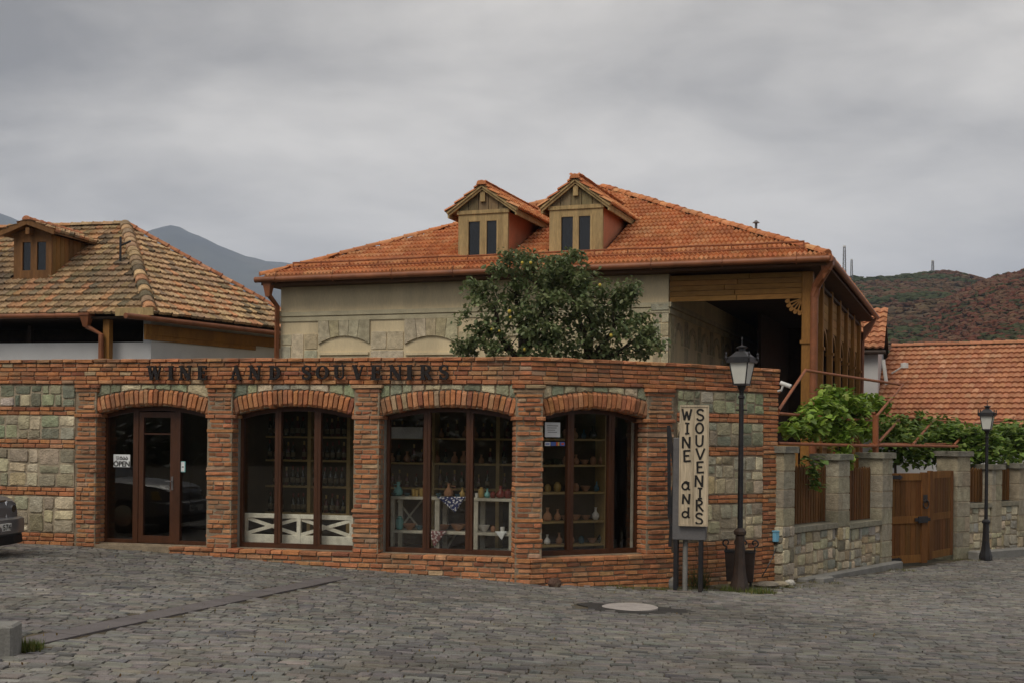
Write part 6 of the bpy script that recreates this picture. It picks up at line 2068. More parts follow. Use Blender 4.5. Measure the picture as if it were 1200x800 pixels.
# ------------------------------------------------------------------ houses beyond on the right
RH = Frame((13.5, 45), (.866, -.5))
rh = empty('tiled_house', (17, 41, -.6), 'low house at the right with a broad plain orange tile roof', 'house')
zr = at(1042, 407, 45).z; ze_ = 2.35; dd = 4.7
mb = MB(); mb.hexa([RH.pt(0, ze_ - .08, -dd), RH.pt(16, ze_ - .08, -dd), RH.pt(16, zr - .08, 0), RH.pt(0, zr - .08, 0), RH.pt(0, ze_ - .02, -dd), RH.pt(16, ze_ - .02, -dd), RH.pt(16, zr - .02, 0), RH.pt(0, zr - .02, 0)])
mb.hexa([RH.pt(0, ze_ - .08, dd), RH.pt(16, ze_ - .08, dd), RH.pt(16, zr - .085, 0.01), RH.pt(0, zr - .085, 0.01), RH.pt(0, ze_ - .02, dd), RH.pt(16, ze_ - .02, dd), RH.pt(16, zr - .025, 0.01), RH.pt(0, zr - .025, 0.01)])
rr = mb.build('roof', 'roof_underlay', rh)
rt = Pieces('roof_tile', 'roof_tiles', 'tile'); KR = [rt.proto(*tile_proto(.10, 6, .20, 'one', seed=80 + i)) for i in range(3)]
tile_face(rt, KR, RH.pt(0, ze_, -dd), RH.t, RH.n * dd + Vector((0, 0, zr - ze_)), [(0, -.05), (16, -.05), (16, math.hypot(dd, zr - ze_)), (0, math.hypot(dd, zr - ze_))], .19, .33, col_far, zs=.28)
rc = Pieces('ridge_tile', 'ridge_tiles', 'tile'); KRC = rc.proto(*cap_proto()); ridge(rc, KRC, RH.pt(0, zr + .06, 0), RH.pt(16, zr + .06, 0), .26, .38, col_far)
rt.finish(rr); rc.finish(rr)
mb = MB(); mb.fbox(RH, .3, 15.7, -1, ze_ + .05, -dd + .5, dd - .5); mb.prism([RH.pt(.3, ze_, -dd + .5), RH.pt(.3, ze_, dd - .5), RH.pt(.3, zr - .3, 0)], RH.t * .25); mb.build('wall', 'white_plaster', rh)
ant = empty('antenna', fq(1056, 430, 20) if False else at(1060, 428, 42.9), 'small white aerial on the slope of the low orange roof', 'antenna')
mb = MB(); a = at(1045, 437, 42.6); b = at(1060, 428, 42.2); mb.tube([a, b], .03, 6); mb.build('mast', 'white_plastic', ant)
mb = MB(); mb.lathe([(.02, -.1), (.13, -.08), (.13, .08), (.02, .1)], b, 8); mb.build('head', 'white_plastic', ant)

sh = empty('small_house', (12, 42, -.6), 'small white house with steep tile roof squeezed behind the big verandah', 'house')
f = Frame((at(1016, 420, 42).x, 42), (1, -.35))
zw = at(1025, 409, 42).z; ztp = at(1025, 371, 44).z
mb = MB(); w1 = f.s(1029, 420); mb.fbox(f, -1.5, w1, -1, zw + .05, 0, 3.6); mb.prism([f.pt(w1 - .02, zw, 0), f.pt(w1 - .02, zw, 3.6), f.pt(w1 - .02, ztp - .1, 1.8)], -f.t * .2); mb.build('wall', 'white_plaster', sh)
mb = MB()
for sg_ in (-1, 1):
    e0 = 1.8 + sg_ * 2.05; mb.hexa([f.pt(-1.6, zw - .1, e0), f.pt(w1 + .16, zw - .1, e0), f.pt(w1 + .16, ztp, 1.8), f.pt(-1.6, ztp, 1.8), f.pt(-1.6, zw - .0, e0), f.pt(w1 + .16, zw - .0, e0), f.pt(w1 + .16, ztp + .1, 1.8), f.pt(-1.6, ztp + .1, 1.8)])
sr = mb.build('roof', 'dark_wood', sh)
stt = Pieces('roof_tile', 'roof_tiles', 'old_tile'); KS = [stt.proto(*tile_proto(.16, 6, .14, 'one', seed=90 + i)) for i in range(3)]
tile_face(stt, KS, f.pt(-1.6, zw + .02, -.25), f.t, f.n * 2.05 + Vector((0, 0, ztp - zw + .1)), [(0, -.05), (w1 + 1.74, -.05), (w1 + 1.74, math.hypot(2.05, ztp - zw + .1)), (0, math.hypot(2.05, ztp - zw + .1))], .24, .34, col_far, zs=.30)
stt.finish(sr)
mb = MB(); mb.tube([f.pt(w1 + .25, zw - .12, -.28), f.pt(-1.6, zw - .12, -.28)], .07, 8); mb.build('gutter', 'rusty_iron', sh)
mb = MB(); mb.tube([at(1035, 421, 41.4), at(1039, 450, 41.4)], .06, 8); mb.build('downpipe', 'white_plastic', sh)

# ------------------------------------------------------------------ quince tree behind the parapet
TY = 25.2
tr = empty('quince_tree', at(650, 560, TY), 'bushy quince tree with yellow fruit rising behind the parapet of the shop', 'tree')
spots = []
for px, py, rx, ry, w in ((570, 402, 38, 20, 3), (560, 375, 22, 22, 1.5), (568, 345, 20, 24, 1.6), (600, 350, 30, 28, 3), (612, 318, 22, 18, 1.7), (640, 322, 26, 20, 2.4), (672, 318, 24, 18, 2), (690, 340, 30, 26, 3), (655, 352, 40, 30, 5),
                          (620, 385, 34, 28, 4), (662, 392, 40, 28, 5), (705, 375, 34, 30, 4), (728, 352, 24, 18, 1.6), (740, 385, 28, 26, 3), (755, 400, 20, 20, 1.6), (735, 338, 14, 9, .5), (596, 303, 10, 7, .3), (668, 302, 14, 7, .5),
                          (662, 332, 30, 26, 4), (650, 312, 26, 14, 2), (548, 405, 14, 12, .7), (768, 405, 9, 14, .4), (557, 335, 9, 9, .3), (640, 410, 60, 20, 3), (710, 408, 40, 18, 2.4), (615, 300, 9, 6, .25), (585, 315, 12, 10, .4)):
    c = at(px, py, TY + rnd.uniform(-.5, .6)); m = F / TY
    spots.append(((c.x, c.y, c.z), (rx / m, .75 * max(rx, 20) / m * 1.2, ry / m), w))
# break every mass into small sprays so that gaps stay open between them
sprays = []
for c, r, w in spots:
    for k in range(int(5 + w * 6)):
        v = Vector((rnd.gauss(0, 1), rnd.gauss(0, 1), rnd.gauss(0, 1))).normalized() * (rnd.random() ** .4)
        q = rnd.uniform(.13, .26); sprays.append(((c[0] + v.x * r[0], c[1] + v.y * r[1], c[2] + v.z * r[2]), (q, q, q * .75), 1))
leaves('crown', sprays, 13000, .118, [(.15, .185, .075), (.11, .148, .06), (.215, .24, .11)], (OVAL, OVAL_F), tr, .7)
mb = MB()
base = at(650, 560, TY); base.z = -.5
tops = [at(x, y, TY + d) for x, y, d in ((572, 350, -.2), (605, 325, .2), (640, 318, 0), (690, 325, .2), (735, 360, -.1), (752, 395, .1), (560, 395, 0), (620, 360, -.4), (670, 345, -.4))]
forks = [at(612, 425, TY), at(652, 428, TY), at(690, 425, TY)]
for f_ in forks: mb.tube([base, base.lerp(f_, .55) + Vector((.05, 0, 0)), f_], [.15, .12, .085], 8)
for i, t_ in enumerate(tops):
    f_ = min(forks, key=lambda q: (q - t_).length); m1 = f_.lerp(t_, .45) + Vector((rnd.uniform(-.15, .15), 0, rnd.uniform(-.1, .15)))
    mb.tube([f_, m1, f_.lerp(t_, .75) + Vector((rnd.uniform(-.1, .1), 0, 0)), t_], [.075, .05, .03, .012], 7)
    for k in range(4):
        a = m1.lerp(t_, rnd.random() * .8); mb.tube([a, a + Vector((rnd.uniform(-.5, .5), rnd.uniform(-.5, .3), rnd.uniform(-.1, .4)))], [.02, .006], 5)
shade_auto(mb.build('trunk', 'bark', tr))
mat('quince', (.50, .38, .06), rough=.6, var=.2, scale=8, fine=.1, bump=.1)
fm = MB(); fm.lathe([(.004, .046), (.028, .04), (.044, .012), (.046, -.012), (.034, -.038), (.012, -.048)], (0, 0, 0), 10)
fme = mesh_from('fruit', fm.V, fm.Fc, 'quince', smooth=True)
for x, y in ((612, 308), (622, 308), (703, 334), (653, 353), (597, 365), (598, 372), (576, 386), (585, 388), (615, 409), (716, 393)):
    p = at(x, y, TY - rnd.uniform(.62, .85)); o = bpy.data.objects.new('fruit', fme); COL.objects.link(o); adopt(o, tr); o.matrix_basis = Matrix.Translation(p) @ Matrix.Scale(rnd.uniform(.5, .8), 4)

# ------------------------------------------------------------------ things in the shop windows
def vessel(name, prof, c, material, label, cat, group=None, handle=None, n=12):
    mb = MB(); mb.lathe(prof, c, n)
    if handle:
        r, z0, z1, out = handle
        pts = [Vector((c[0] + r, c[1], c[2] + z1)), Vector((c[0] + r + out, c[1], c[2] + z1 - (z1 - z0) * .1)), Vector((c[0] + r + out, c[1], c[2] + z1 - (z1 - z0) * .6)), Vector((c[0] + r * 1.1, c[1], c[2] + z0))]
        mb.tube(pts, .008, 6)
    o = shade_auto(mb.build(name, material)); tag(o, label, cat, group); return o


def scaled(prof, h, w=1.0): return [(r * h * w, z * h) for r, z in prof]


JUG = [(.16, 0), (.30, .10), (.34, .30), (.26, .52), (.11, .68), (.09, .82), (.14, .98), (.11, 1.0)]
JAR = [(.24, 0), (.36, .2), (.40, .5), (.33, .78), (.20, .86), (.22, .95), (.10, 1.0)]
VASE = [(.14, 0), (.30, .22), (.28, .45), (.10, .68), (.08, .9), (.13, 1.0), (.05, 1.0)]
CUP = [(.30, 0), (.36, .5), (.42, 1.0), (.36, 1.0), (.30, .2)]
BOWL = [(.35, 0), (.7, .5), (.95, 1.0), (.88, 1.0), (.5, .25)]
BOTTLE = [(.115, 0), (.12, .02), (.12, .58), (.05, .72), (.04, .95), (.048, .96), (.045, 1.0)]


def pos(fr, px, py, d): s, z = fr.sz(px, py, d); return fr.pt(s, z, d)


def shelf(fr, xa, xb, ys, d, label, matn, depth=.26, th=.032, uprights=(), zlo=None, ztop=None, group=None, name='shelf_unit'):
    t = empty(name, pos(fr, (xa + xb) / 2, max(ys), d), label, 'shelf', group)
    s0, s1 = fr.s(xa, 560, d), fr.s(xb, 560, d)
    for y in ys:
        z = fr.z((xa + xb) / 2, y, d); mb = MB(); mb.fbox(fr, s0, s1, z - th, z, d, d + depth); mb.build('shelf', matn, t)
    zl = Z_SILL - .05 if zlo is None else zlo; zt_ = ztop or 2.6
    for x in uprights:
        s = fr.s(x, 560, d); mb = MB(); mb.fbox(fr, s - .03, s + .03, zl, zt_, d - .004, d + depth + .01); mb.build('upright', matn, t)
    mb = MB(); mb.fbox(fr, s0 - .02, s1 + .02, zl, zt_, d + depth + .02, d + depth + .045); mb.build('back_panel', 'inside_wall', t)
    return t


# second window: bottle shelves behind the white railing
D2 = 1.55
shelf(F1, 286, 411, (510.5, 538, 568.5, 600), D2, 'dark wooden bottle shelves standing behind the white railing', 'shelf_wood', uprights=(292, 362, 408))
bmesh_by = {}
def bottle(c, h, matn, label, group, lie=False):
    key = matn
    if key not in bmesh_by:
        mb = MB(); mb.lathe(BOTTLE, (0, 0, 0), 10); k = len(mb.Fc)
        mb.lathe([(.122, .16), (.122, .42), (.10, .42), (.10, .16)], (0, 0, 0), 10, mi=1)
        mb.lathe([(.05, .80), (.052, 1.005), (.01, 1.01)], (0, 0, 0), 8, mi=2)
        bmesh_by[key] = mesh_from('wine_bottle', mb.V, mb.Fc, [matn, 'bottle_label', 'red_glaze' if matn != 'red_wine_glass' else 'brass_glaze'], None, mb.mi, True)
    o = bpy.data.objects.new('wine_bottle', bmesh_by[key]); COL.objects.link(o); tag(o, label, 'bottle', group)
    o.matrix_world = Matrix.Translation(c) @ Matrix.Rotation(rnd.uniform(0, 6.28), 4, 'Z') @ (Matrix.Rotation(R(58), 4, 'X') if lie else Matrix.Identity(4)) @ Matrix.Scale(h, 4)


rown = ('top', 'second', 'third', 'bottom')
for r, y in enumerate((510.5, 538, 568.5, 600)):
    x = 296.0
    while x < 407:
        if abs(x - 362) > 3.5 and rnd.random() < .93:
            p = pos(F1, x, y, D2 + rnd.uniform(.08, .16))
            p.z = F1.z(348, y, D2)
            bottle(p, rnd.uniform(.29, .34), rnd.choice(('bottle_glass', 'bottle_glass', 'red_wine_glass')), 'wine bottle in the row on the %s shelf behind the second window' % rown[r], 'wine bottles on the %s shelf' % rown[r])
        x += rnd.uniform(5.8, 7.4)
t = empty('white_railing', pos(F1, 348, 636, .62), 'white painted railing with two crossed panels inside the second window', 'railing')
dR = .38
z0, z1 = F1.z(348, 637.5, dR), F1.z(348, 602, dR)
sL_, sM, sR_ = F1.s(286, 620, dR), F1.s(350, 620, dR), F1.s(413, 620, dR)
for nm, a in (('top_rail', (sL_, sR_, z1 - .075, z1)), ('bottom_rail', (sL_, sR_, z0, z0 + .15))):
    mb = MB(); mb.fbox(F1, a[0], a[1], a[2], a[3], dR, dR + .05, bev=.006); mb.build(nm, 'white_wood', t)
for s, w in ((sL_, .05), (sM, .033), (sR_, .05)):
    mb = MB(); mb.fbox(F1, s - w, s + w, Z_SILL - .05, z1 - .002, dR - .006, dR + .056); mb.build('post', 'white_wood', t)
for a, b in ((sL_, sM), (sM, sR_)):
    for q, (u, v) in enumerate((((a, z0 + .15), (b, z1 - .07)), ((a, z1 - .07), (b, z0 + .15)))):
        mb = MB(); mb.bar(F1.pt(u[0], u[1], dR + .02 + q * .012), F1.pt(v[0], v[1], dR + .02 + q * .012), .02, .055, up=F1.n.cross(Vector((0, 0, 1)))); mb.build('brace', 'white_wood', t)

# third window: back shelves and the white display table
D3 = 1.9
shelf(F1, 448, 603, (512.5, 542, 571.5), D3, 'mustard wooden back shelves behind the third window', 'shelf_wood', uprights=(507, 583))
for r, y in enumerate((512.5, 542, 571.5)):
    x = 452.0
    while x < 600:
        if abs(x - 507) > 4 and abs(x - 583) > 4:
            p = pos(F1, x, y, D3 + .12); p.z = F1.z(520, y, D3)
            if r == 2 or rnd.random() < .6: bottle(p, rnd.uniform(.22, .31), rnd.choice(('bottle_glass', 'red_wine_glass')), 'dark bottle in the row on the %s back shelf of the third window' % rown[r], 'bottles on the %s back shelf of the third window' % rown[r])
            else: vessel('clay_jug', scaled(JUG, rnd.uniform(.14, .22)), p, 'clay', 'small clay jug among the bottles on the %s back shelf of the third window' % rown[r], 'jug', 'clay jugs on the %s back shelf of the third window' % rown[r], n=9)
        x += rnd.uniform(7.5, 11)
mb = MB(); a, b = F1.sz(458, 513, 1.6), F1.sz(495, 500, 1.6); mb.fbox(F1, a[0], b[0], a[1], b[1], 1.6, 1.62)
tag(mb.build('hanging_panel', 'white_plastic'), 'pale blank panel hanging high at the left inside the third window', 'panel')
D4 = .66
zt1, zt2 = F1.z(525, 582.5, D4), F1.z(525, 622.5, D4)
tb = empty('display_table', pos(F1, 525, 640, D4), 'whitewashed two level display table with pottery in the third window', 'table')
s0, s1 = F1.s(457, 600, D4), F1.s(601, 600, D4)
mb = MB(); mb.fbox(F1, s0, s1, zt1 - .045, zt1, D4, D4 + .5, bev=.006); mb.build('table_top', 'table_wood', tb)
mb = MB(); mb.fbox(F1, s0 + .03, s1 - .03, zt2 - .045, zt2, D4 + .012, D4 + .47, bev=.006); mb.build('lower_shelf', 'table_wood', tb)
for x in (459, 512, 557, 599):
    s = F1.s(x, 600, D4)
    for d in (D4 + .01, D4 + .43):
        mb = MB(); mb.fbox(F1, s - .038, s + .038, Z_SILL - .05, zt1 - .046, d, d + .05); mb.build('leg', 'table_wood', tb)
for u, v in (((466, 622), (494, 586)), ((466, 586), (494, 622)), ((522, 645), (534, 625)), ((562, 643), (598, 643))):
    a, b = F1.sz(*u, D4 + .44), F1.sz(*v, D4 + .44); mb = MB(); mb.bar(F1.pt(a[0], a[1], D4 + .45), F1.pt(b[0], b[1], D4 + .45), .018, .03, up=F1.n.cross(Vector((0, 0, 1)))); mb.build('brace', 'table_wood', tb)
DT = D4 + .16


def onT(px, z, d=DT): s = F1.s(px, 600, d); return F1.pt(s, z + .001, d)


def dishes():
    vessel('jug', scaled(JUG, .23), onT(466.5, zt1), 'turquoise_glaze', 'turquoise jug with a handle at the left end of the table top', 'jug', handle=(.03, .1, .19, -.10))
    vessel('bowl', scaled(BOWL, .05, 1.2), onT(461.5, zt1, DT - .06), 'teal_glaze', 'dark teal shallow bowl in front of the turquoise jug', 'bowl')
    vessel('bowl', scaled(BOWL, .05, 1.4), onT(476.5, zt1), 'teal_glaze', 'dark teal shallow bowl right of the turquoise jug', 'bowl')
    for x, h in ((484.5, .12), (488.5, .105), (493.5, .125)): vessel('cup', scaled(CUP, h, .75), onT(x, zt1), 'brass_glaze', 'brassy brown cup in the trio beside the left mullion', 'cup', 'three brassy cups on the table')
    vessel('bowl', scaled(BOWL, .06), onT(514, zt1), 'teal_glaze', 'dark blue bowl left of the brown jug on the table', 'bowl')
    vessel('jug', scaled(JUG, .22, 1.05), onT(525.5, zt1), 'clay', 'reddish brown clay jug standing in the middle of the table', 'jug', handle=(.03, .1, .18, .08))
    vessel('bowl', scaled(BOWL, .05, 1.3), onT(536.5, zt1), 'teal_glaze', 'dark blue bowl right of the brown jug on the table', 'bowl')
    vessel('vase', scaled(VASE, .16), onT(541.5, zt1), 'brass_glaze', 'slim pale brass vase beside the right mullion', 'vase')
    vessel('cup', scaled(CUP, .075), onT(558.5, zt1), 'white_glaze', 'small white cup just right of the right mullion', 'cup')
    vessel('vase', scaled(JAR, .17, .8), onT(564, zt1), 'brass_glaze', 'tall gold brown vase between the white cup and the turquoise vase', 'vase')
    vessel('vase', scaled(VASE, .15, 1.1), onT(570.8, zt1), 'turquoise_glaze', 'small turquoise vase right of the gold brown vase', 'vase')
    vessel('pot', scaled(JAR, .11, 1.1), onT(577.5, zt1), 'red_glaze', 'low dark red pot right of the turquoise vase', 'pot')
    vessel('jug', scaled(JUG, .20, 1.15), onT(586.5, zt1), 'red_glaze', 'round dark red jug near the right end of the table', 'jug')
    vessel('pot', scaled(JAR, .15), onT(595, zt1), 'red_glaze', 'dark red lidded pot at the far right end of the table', 'pot')
    vessel('jar', scaled(JAR, .22, .78), onT(468.5, zt2), 'turquoise_glaze', 'turquoise jar with a dark spot on the lower shelf', 'jar')
    vessel('basket', scaled(BOWL, .10, 1.15), onT(480, zt2), 'clay', 'brown basket beside the turquoise jar on the lower shelf', 'basket')
    vessel('bowl', scaled(BOWL, .07, 1.2), onT(492, zt2), 'teal_glaze', 'grey blue bowl on the lower shelf next to the left mullion', 'bowl')
    vessel('basket', scaled(BOWL, .09, 1.4), onT(519, zt2, DT + .1), 'clay', 'wide brown basket on the lower shelf behind the pink cloth', 'basket')
    vessel('basket', scaled(BOWL, .11, 1.2), onT(537, zt2, DT + .1), 'clay', 'deep brown basket on the lower shelf left of the right mullion', 'basket')
    vessel('bowl', scaled(BOWL, .11, .95), onT(567, zt2), 'white_glaze', 'white and blue bowl on the lower shelf right of the right mullion', 'bowl')
    vessel('pot', scaled(JAR, .10, 1.1), onT(578, zt2, DT + .06), 'clay', 'squat brown pot on the lower shelf right of the white bowl', 'pot')
    vessel('cup', scaled(CUP, .09), onT(589, zt2), 'white_glaze', 'white cup at the right end of the lower shelf', 'cup')

    def cloth(name, px3, d, material, label, zt):
        a, b, c = [F1.sz(x, y, d) for x, y in px3]
        V, Fs = [], []
        n = 8
        for j in range(n + 1):
            for i in range(n + 1):
                k = j / n
                l = (a[0] + (c[0] - a[0]) * k, a[1] + (c[1] - a[1]) * k); r = (b[0] + (c[0] - b[0]) * k, b[1] + (c[1] - b[1]) * k)
                s = l[0] + (r[0] - l[0]) * i / n; z = l[1] + (r[1] - l[1]) * i / n
                V.append(F1.pt(s, z, d - .008 - .012 * math.sin(i * 1.9 + j * .5) * k))
        Fs = [(j * (n + 1) + i, j * (n + 1) + i + 1, (j + 1) * (n + 1) + i + 1, (j + 1) * (n + 1) + i) for j in range(n) for i in range(n)]
        base = len(V)
        V += [F1.pt(a[0], zt + .004, d - .006), F1.pt(b[0], zt + .004, d - .006), F1.pt(b[0] - .1, zt + .004, d + .3), F1.pt(a[0] + .1, zt + .004, d + .3)]
        Fs.append((base, base + 1, base + 2, base + 3))
        me = mesh_from(name, V, Fs, material, smooth=True); o = link(name, me)
        sol = o.modifiers.new('thickness', 'SOLIDIFY'); sol.thickness = .003
        tag(o, label, 'cloth')
    cloth('cloth', ((512, 581.5), (546, 581.5), (533.5, 600)), D4 - .012, 'blue_cloth', 'dark blue and white patterned cloth hanging over the table edge', zt1)
    cloth('cloth', ((503, 621.5), (524, 621.5), (509, 641)), D4 + .0, 'pink_cloth', 'pale pink patterned cloth hanging from the lower shelf', zt2)
    cloth('cloth', ((580, 622), (594, 622), (588, 632)), D4 + .0, 'paper', 'small white cloth point hanging from the lower shelf', zt2)


dishes()

# fourth window: shelves of pottery
D5 = .95
YS5 = (513.5, 544, 576, 610, 637.5)
t5 = shelf(F2, 634, 709, YS5, D5, 'tall wooden pottery shelves in the corner window', 'shelf_wood', uprights=(710.5,), depth=.30)
for r, y in enumerate(YS5):
    nm = ('top', 'second', 'third', 'fourth', 'lowest')[r]; i = 0
    x = 642.0
    while x < 705:
        z = F2.z(673, y, D5); s = F2.s(x, 560, D5 + .14); p = F2.pt(s, z, D5 + .14)
        k = rnd.random()
        mt = rnd.choice(('clay', 'clay', 'teal_glaze', 'brass_glaze', 'white_glaze' if r > 2 else 'clay', 'bottle_glass'))
        cname = {'clay': 'brown', 'teal_glaze': 'dark teal', 'brass_glaze': 'gold brown', 'white_glaze': 'white', 'bottle_glass': 'black'}[mt]
        kind, pr, h = (('jug', JUG, .2), ('pot', JAR, .15), ('vase', VASE, .19), ('bowl', BOWL, .09))[int(k * 3.999)]
        vessel(kind, scaled(pr, h * rnd.uniform(.8, 1.1)), p, mt, '%s %s on the %s pottery shelf of the corner window' % (cname, kind, nm), kind, '%s %ss on the %s pottery shelf' % (cname, kind, nm), n=10)
        x += rnd.uniform(9, 14); i += 1
mb = MB(); a, b = F2.s(741, 560, .5), F2.s(746.5, 560, .5); mb.fbox(F2, a, b, Z_SILL, 2.35, .5, .55); tag(mb.build('blind_post', 'white_wood'), 'pale upright post just inside the right edge of the corner window', 'post')


# signs and papers behind the glass
def text_mesh(txt, size, material, name, parent, M, bold=.0):
    tx = bpy.data.curves.new('text', 'FONT'); tx.body = txt; tx.size = size; tx.extrude = .0008; tx.offset = bold; tx.align_x = 'CENTER'
    to = bpy.data.objects.new('text', tx); me = bpy.data.meshes.new_from_object(to); bpy.data.objects.remove(to); bpy.data.curves.remove(tx)
    me.materials.clear(); me.materials.append(MATS[material]); me.name = name
    o = bpy.data.objects.new(name, me); COL.objects.link(o); adopt(o, parent); o.matrix_basis = M
    return o


def face_M(fr, s, z, d):
    p = fr.pt(s, z, d); t, n = fr.t, fr.n
    return Matrix(((t.x, 0, -n.x, p.x), (t.y, 0, -n.y, p.y), (0, 1, 0, p.z), (0, 0, 0, 1)))


DG = FR_D + .02
a, b = F1.sz(133, 546.5, DG), F1.sz(152.5, 532, DG)
op = empty('open_sign', F1.pt((a[0] + b[0]) / 2, a[1], DG), 'white OPEN sign with Georgian lettering hanging in the left pane of the shop door', 'sign')
mb = MB(); mb.fbox(F1, a[0], b[0], a[1], b[1], DG, DG + .006); mb.build('card', 'paper', op)
sm = (a[0] + b[0]) / 2; hh = b[1] - a[1]; ww = b[0] - a[0]
text_mesh('OPEN', hh * .56, 'ink', 'lettering', op, face_M(F1, sm, a[1] + hh * .06, DG - .002), .004)
text_mesh('ღიაა', hh * .44, 'ink', 'lettering', op, face_M(F1, sm, a[1] + hh * .58, DG - .002), .004)
mb = MB(); mb.tube([F1.pt(sm - .09, b[1], DG), F1.pt(sm, b[1] + .12, DG), F1.pt(sm + .09, b[1], DG)], .003, 4); mb.build('string', 'ink', op)


def paper(fr, x0, y0, x1, y1, material, label, name, cat, d=DG, parent=None, th=.003):
    a, b = fr.sz(x0, y1, d), fr.sz(x1, y0, d); mb = MB(); mb.fbox(fr, a[0], b[0], a[1], b[1], d, d + th)
    o = mb.build(name, material, parent)
    if label: tag(o, label, cat)
    return o


dn = empty('door_notice', pos(F1, 214, 552, DG), 'small white and teal notice stuck on the right pane of the shop door', 'notice')
paper(F1, 211.3, 540, 217.2, 552.5, 'paper_teal', None, 'border', None, parent=dn); paper(F1, 212, 540.8, 216.2, 551.7, 'paper', None, 'card', None, DG - .003, dn)
paper(F1, 213, 546, 215.3, 547, 'ink', None, 'print', None, DG - .005, dn)
wn = empty('window_notice', pos(F2, 647, 511, DG), 'white printed paper stuck at the top of the corner window', 'notice')
paper(F2, 638.5, 494.5, 656.5, 511.5, 'paper', None, 'sheet', None, parent=wn)
for i, y in enumerate((498, 500.5, 503, 505.5)): paper(F2, 641 + i * .3, y, 654 - (i * 1.7) % 4, y + .55, 'grey_metal', None, 'print', None, DG - .002, wn)
cs = empty('card_stickers', pos(F2, 650, 523, DG), 'strip of coloured bank card stickers under the white paper', 'stickers')
for i, (x0, x1, m) in enumerate(((638.5, 645, 'paper'), (645.6, 651.5, 'sticker_blue'), (651.8, 653.7, 'sticker_red'), (653.9, 655.6, 'sticker_gold'), (656.2, 662, 'sticker_blue'))):
    paper(F2, x0, 517.3, x1, 521.8, m, None, 'sticker', None, parent=cs)
    if m == 'paper': paper(F2, x0 + 1, 518.8, x1 - 1, 520.3, 'sticker_blue', None, 'print', None, DG - .002, cs)
paper(F2, 658, 518.3, 661, 520.8, 'sticker_red', None, 'print', None, DG - .002, cs)


def litter():
    Ms, cs = [], []
    for i in range(420):
        if i % 3: px, py = rnd.uniform(20, 1150), 640 + 150 * rnd.random() ** 2.2
        else: px, py = rnd.uniform(0, 600), rnd.uniform(700, 798)
        p = ground_at(px, py)
        if p.y > float(np.interp(p.x, BOUND_X, BOUND_Y)) - .15: continue
        s = rnd.uniform(.012, .032)
        Ms.append(np.array(Matrix.Translation((p.x, p.y, float(gz(p.x, p.y)) + .012)) @ Matrix.Rotation(rnd.uniform(0, 6.28), 4, 'Z') @ Matrix.Rotation(rnd.gauss(0, .25), 4, 'X') @ Matrix.Diagonal((s, s, s, 1))))
        cs.append(jit(rnd.choice(((.16, .10, .035), (.11, .075, .03), (.20, .15, .05), (.10, .09, .07), (.34, .31, .26))), .3))
    o = batch('fallen_leaves', [(OVAL, OVAL_F)], np.zeros(len(Ms), int), Ms, 'leaf', cs); tag(o, 'small dry leaves and bits of litter scattered over the cobbles', 'litter', kind='stuff')


litter()

# ------------------------------------------------------------------ hills, mountain, masts
def hill(name, ridge_px, Y0, Y1, material, nx, ny, bump, zfoot=-3, x_pad=0, seed=0, ease=1.0):
    xs = [p[0] for p in ridge_px]; ys = [p[1] for p in ridge_px]
    V, Fs = [], []
    top = {}
    for j in range(ny + 1):
        k = j / ny
        Y = Y0 + (Y1 - Y0) * k
        for i in range(nx + 1):
            px = xs[0] + (xs[-1] - xs[0]) * i / nx
            r = at(px, float(np.interp(px, xs, ys)), Y1)
            X = r.x / Y1 * (Y0 + (Y1 - Y0) * k)
            e = k ** ease
            h = zfoot + (r.z - zfoot) * e
            nv = noise.fractal(Vector((X / bump[1] + seed, Y / bump[1], seed)), .9, 2.1, 6)
            h += bump[0] * nv * min(1, 3 * k) * (1 - .75 * k)
            V.append((X, Y, h))
    n = nx + 1
    # far side falls away again
    for i in range(nx + 1): v = V[ny * n + i]; V.append((v[0] * 1.25, Y1 * 1.25, zfoot + (v[2] - zfoot) * .35))
    Fs = [(j * n + i, j * n + i + 1, (j + 1) * n + i + 1, (j + 1) * n + i) for j in range(ny + 1) for i in range(nx)]
    o = link(name, mesh_from(name, V, Fs, material, smooth=True)); tag(o, kind='structure')
    return np.array(V[:(ny + 1) * n]).reshape(ny + 1, n, 3)


hA = hill('hill', [(780, 360), (880, 338), (940, 330), (995, 327.5), (1040, 324), (1075, 322), (1100, 320.5), (1125, 323), (1150, 329), (1200, 345), (1300, 365), (1400, 372)], 120, 700, 'hill_soil', 90, 40, (10, 90), ease=1.15)
hB = hill('hill', [(985, 440), (1020, 415), (1050, 392), (1085, 368), (1120, 347), (1150, 331), (1170, 323.5), (1200, 315.5), (1260, 300), (1340, 285), (1500, 270)], 110, 480, 'hill_soil', 90, 40, (8, 70), seed=4, ease=1.1)


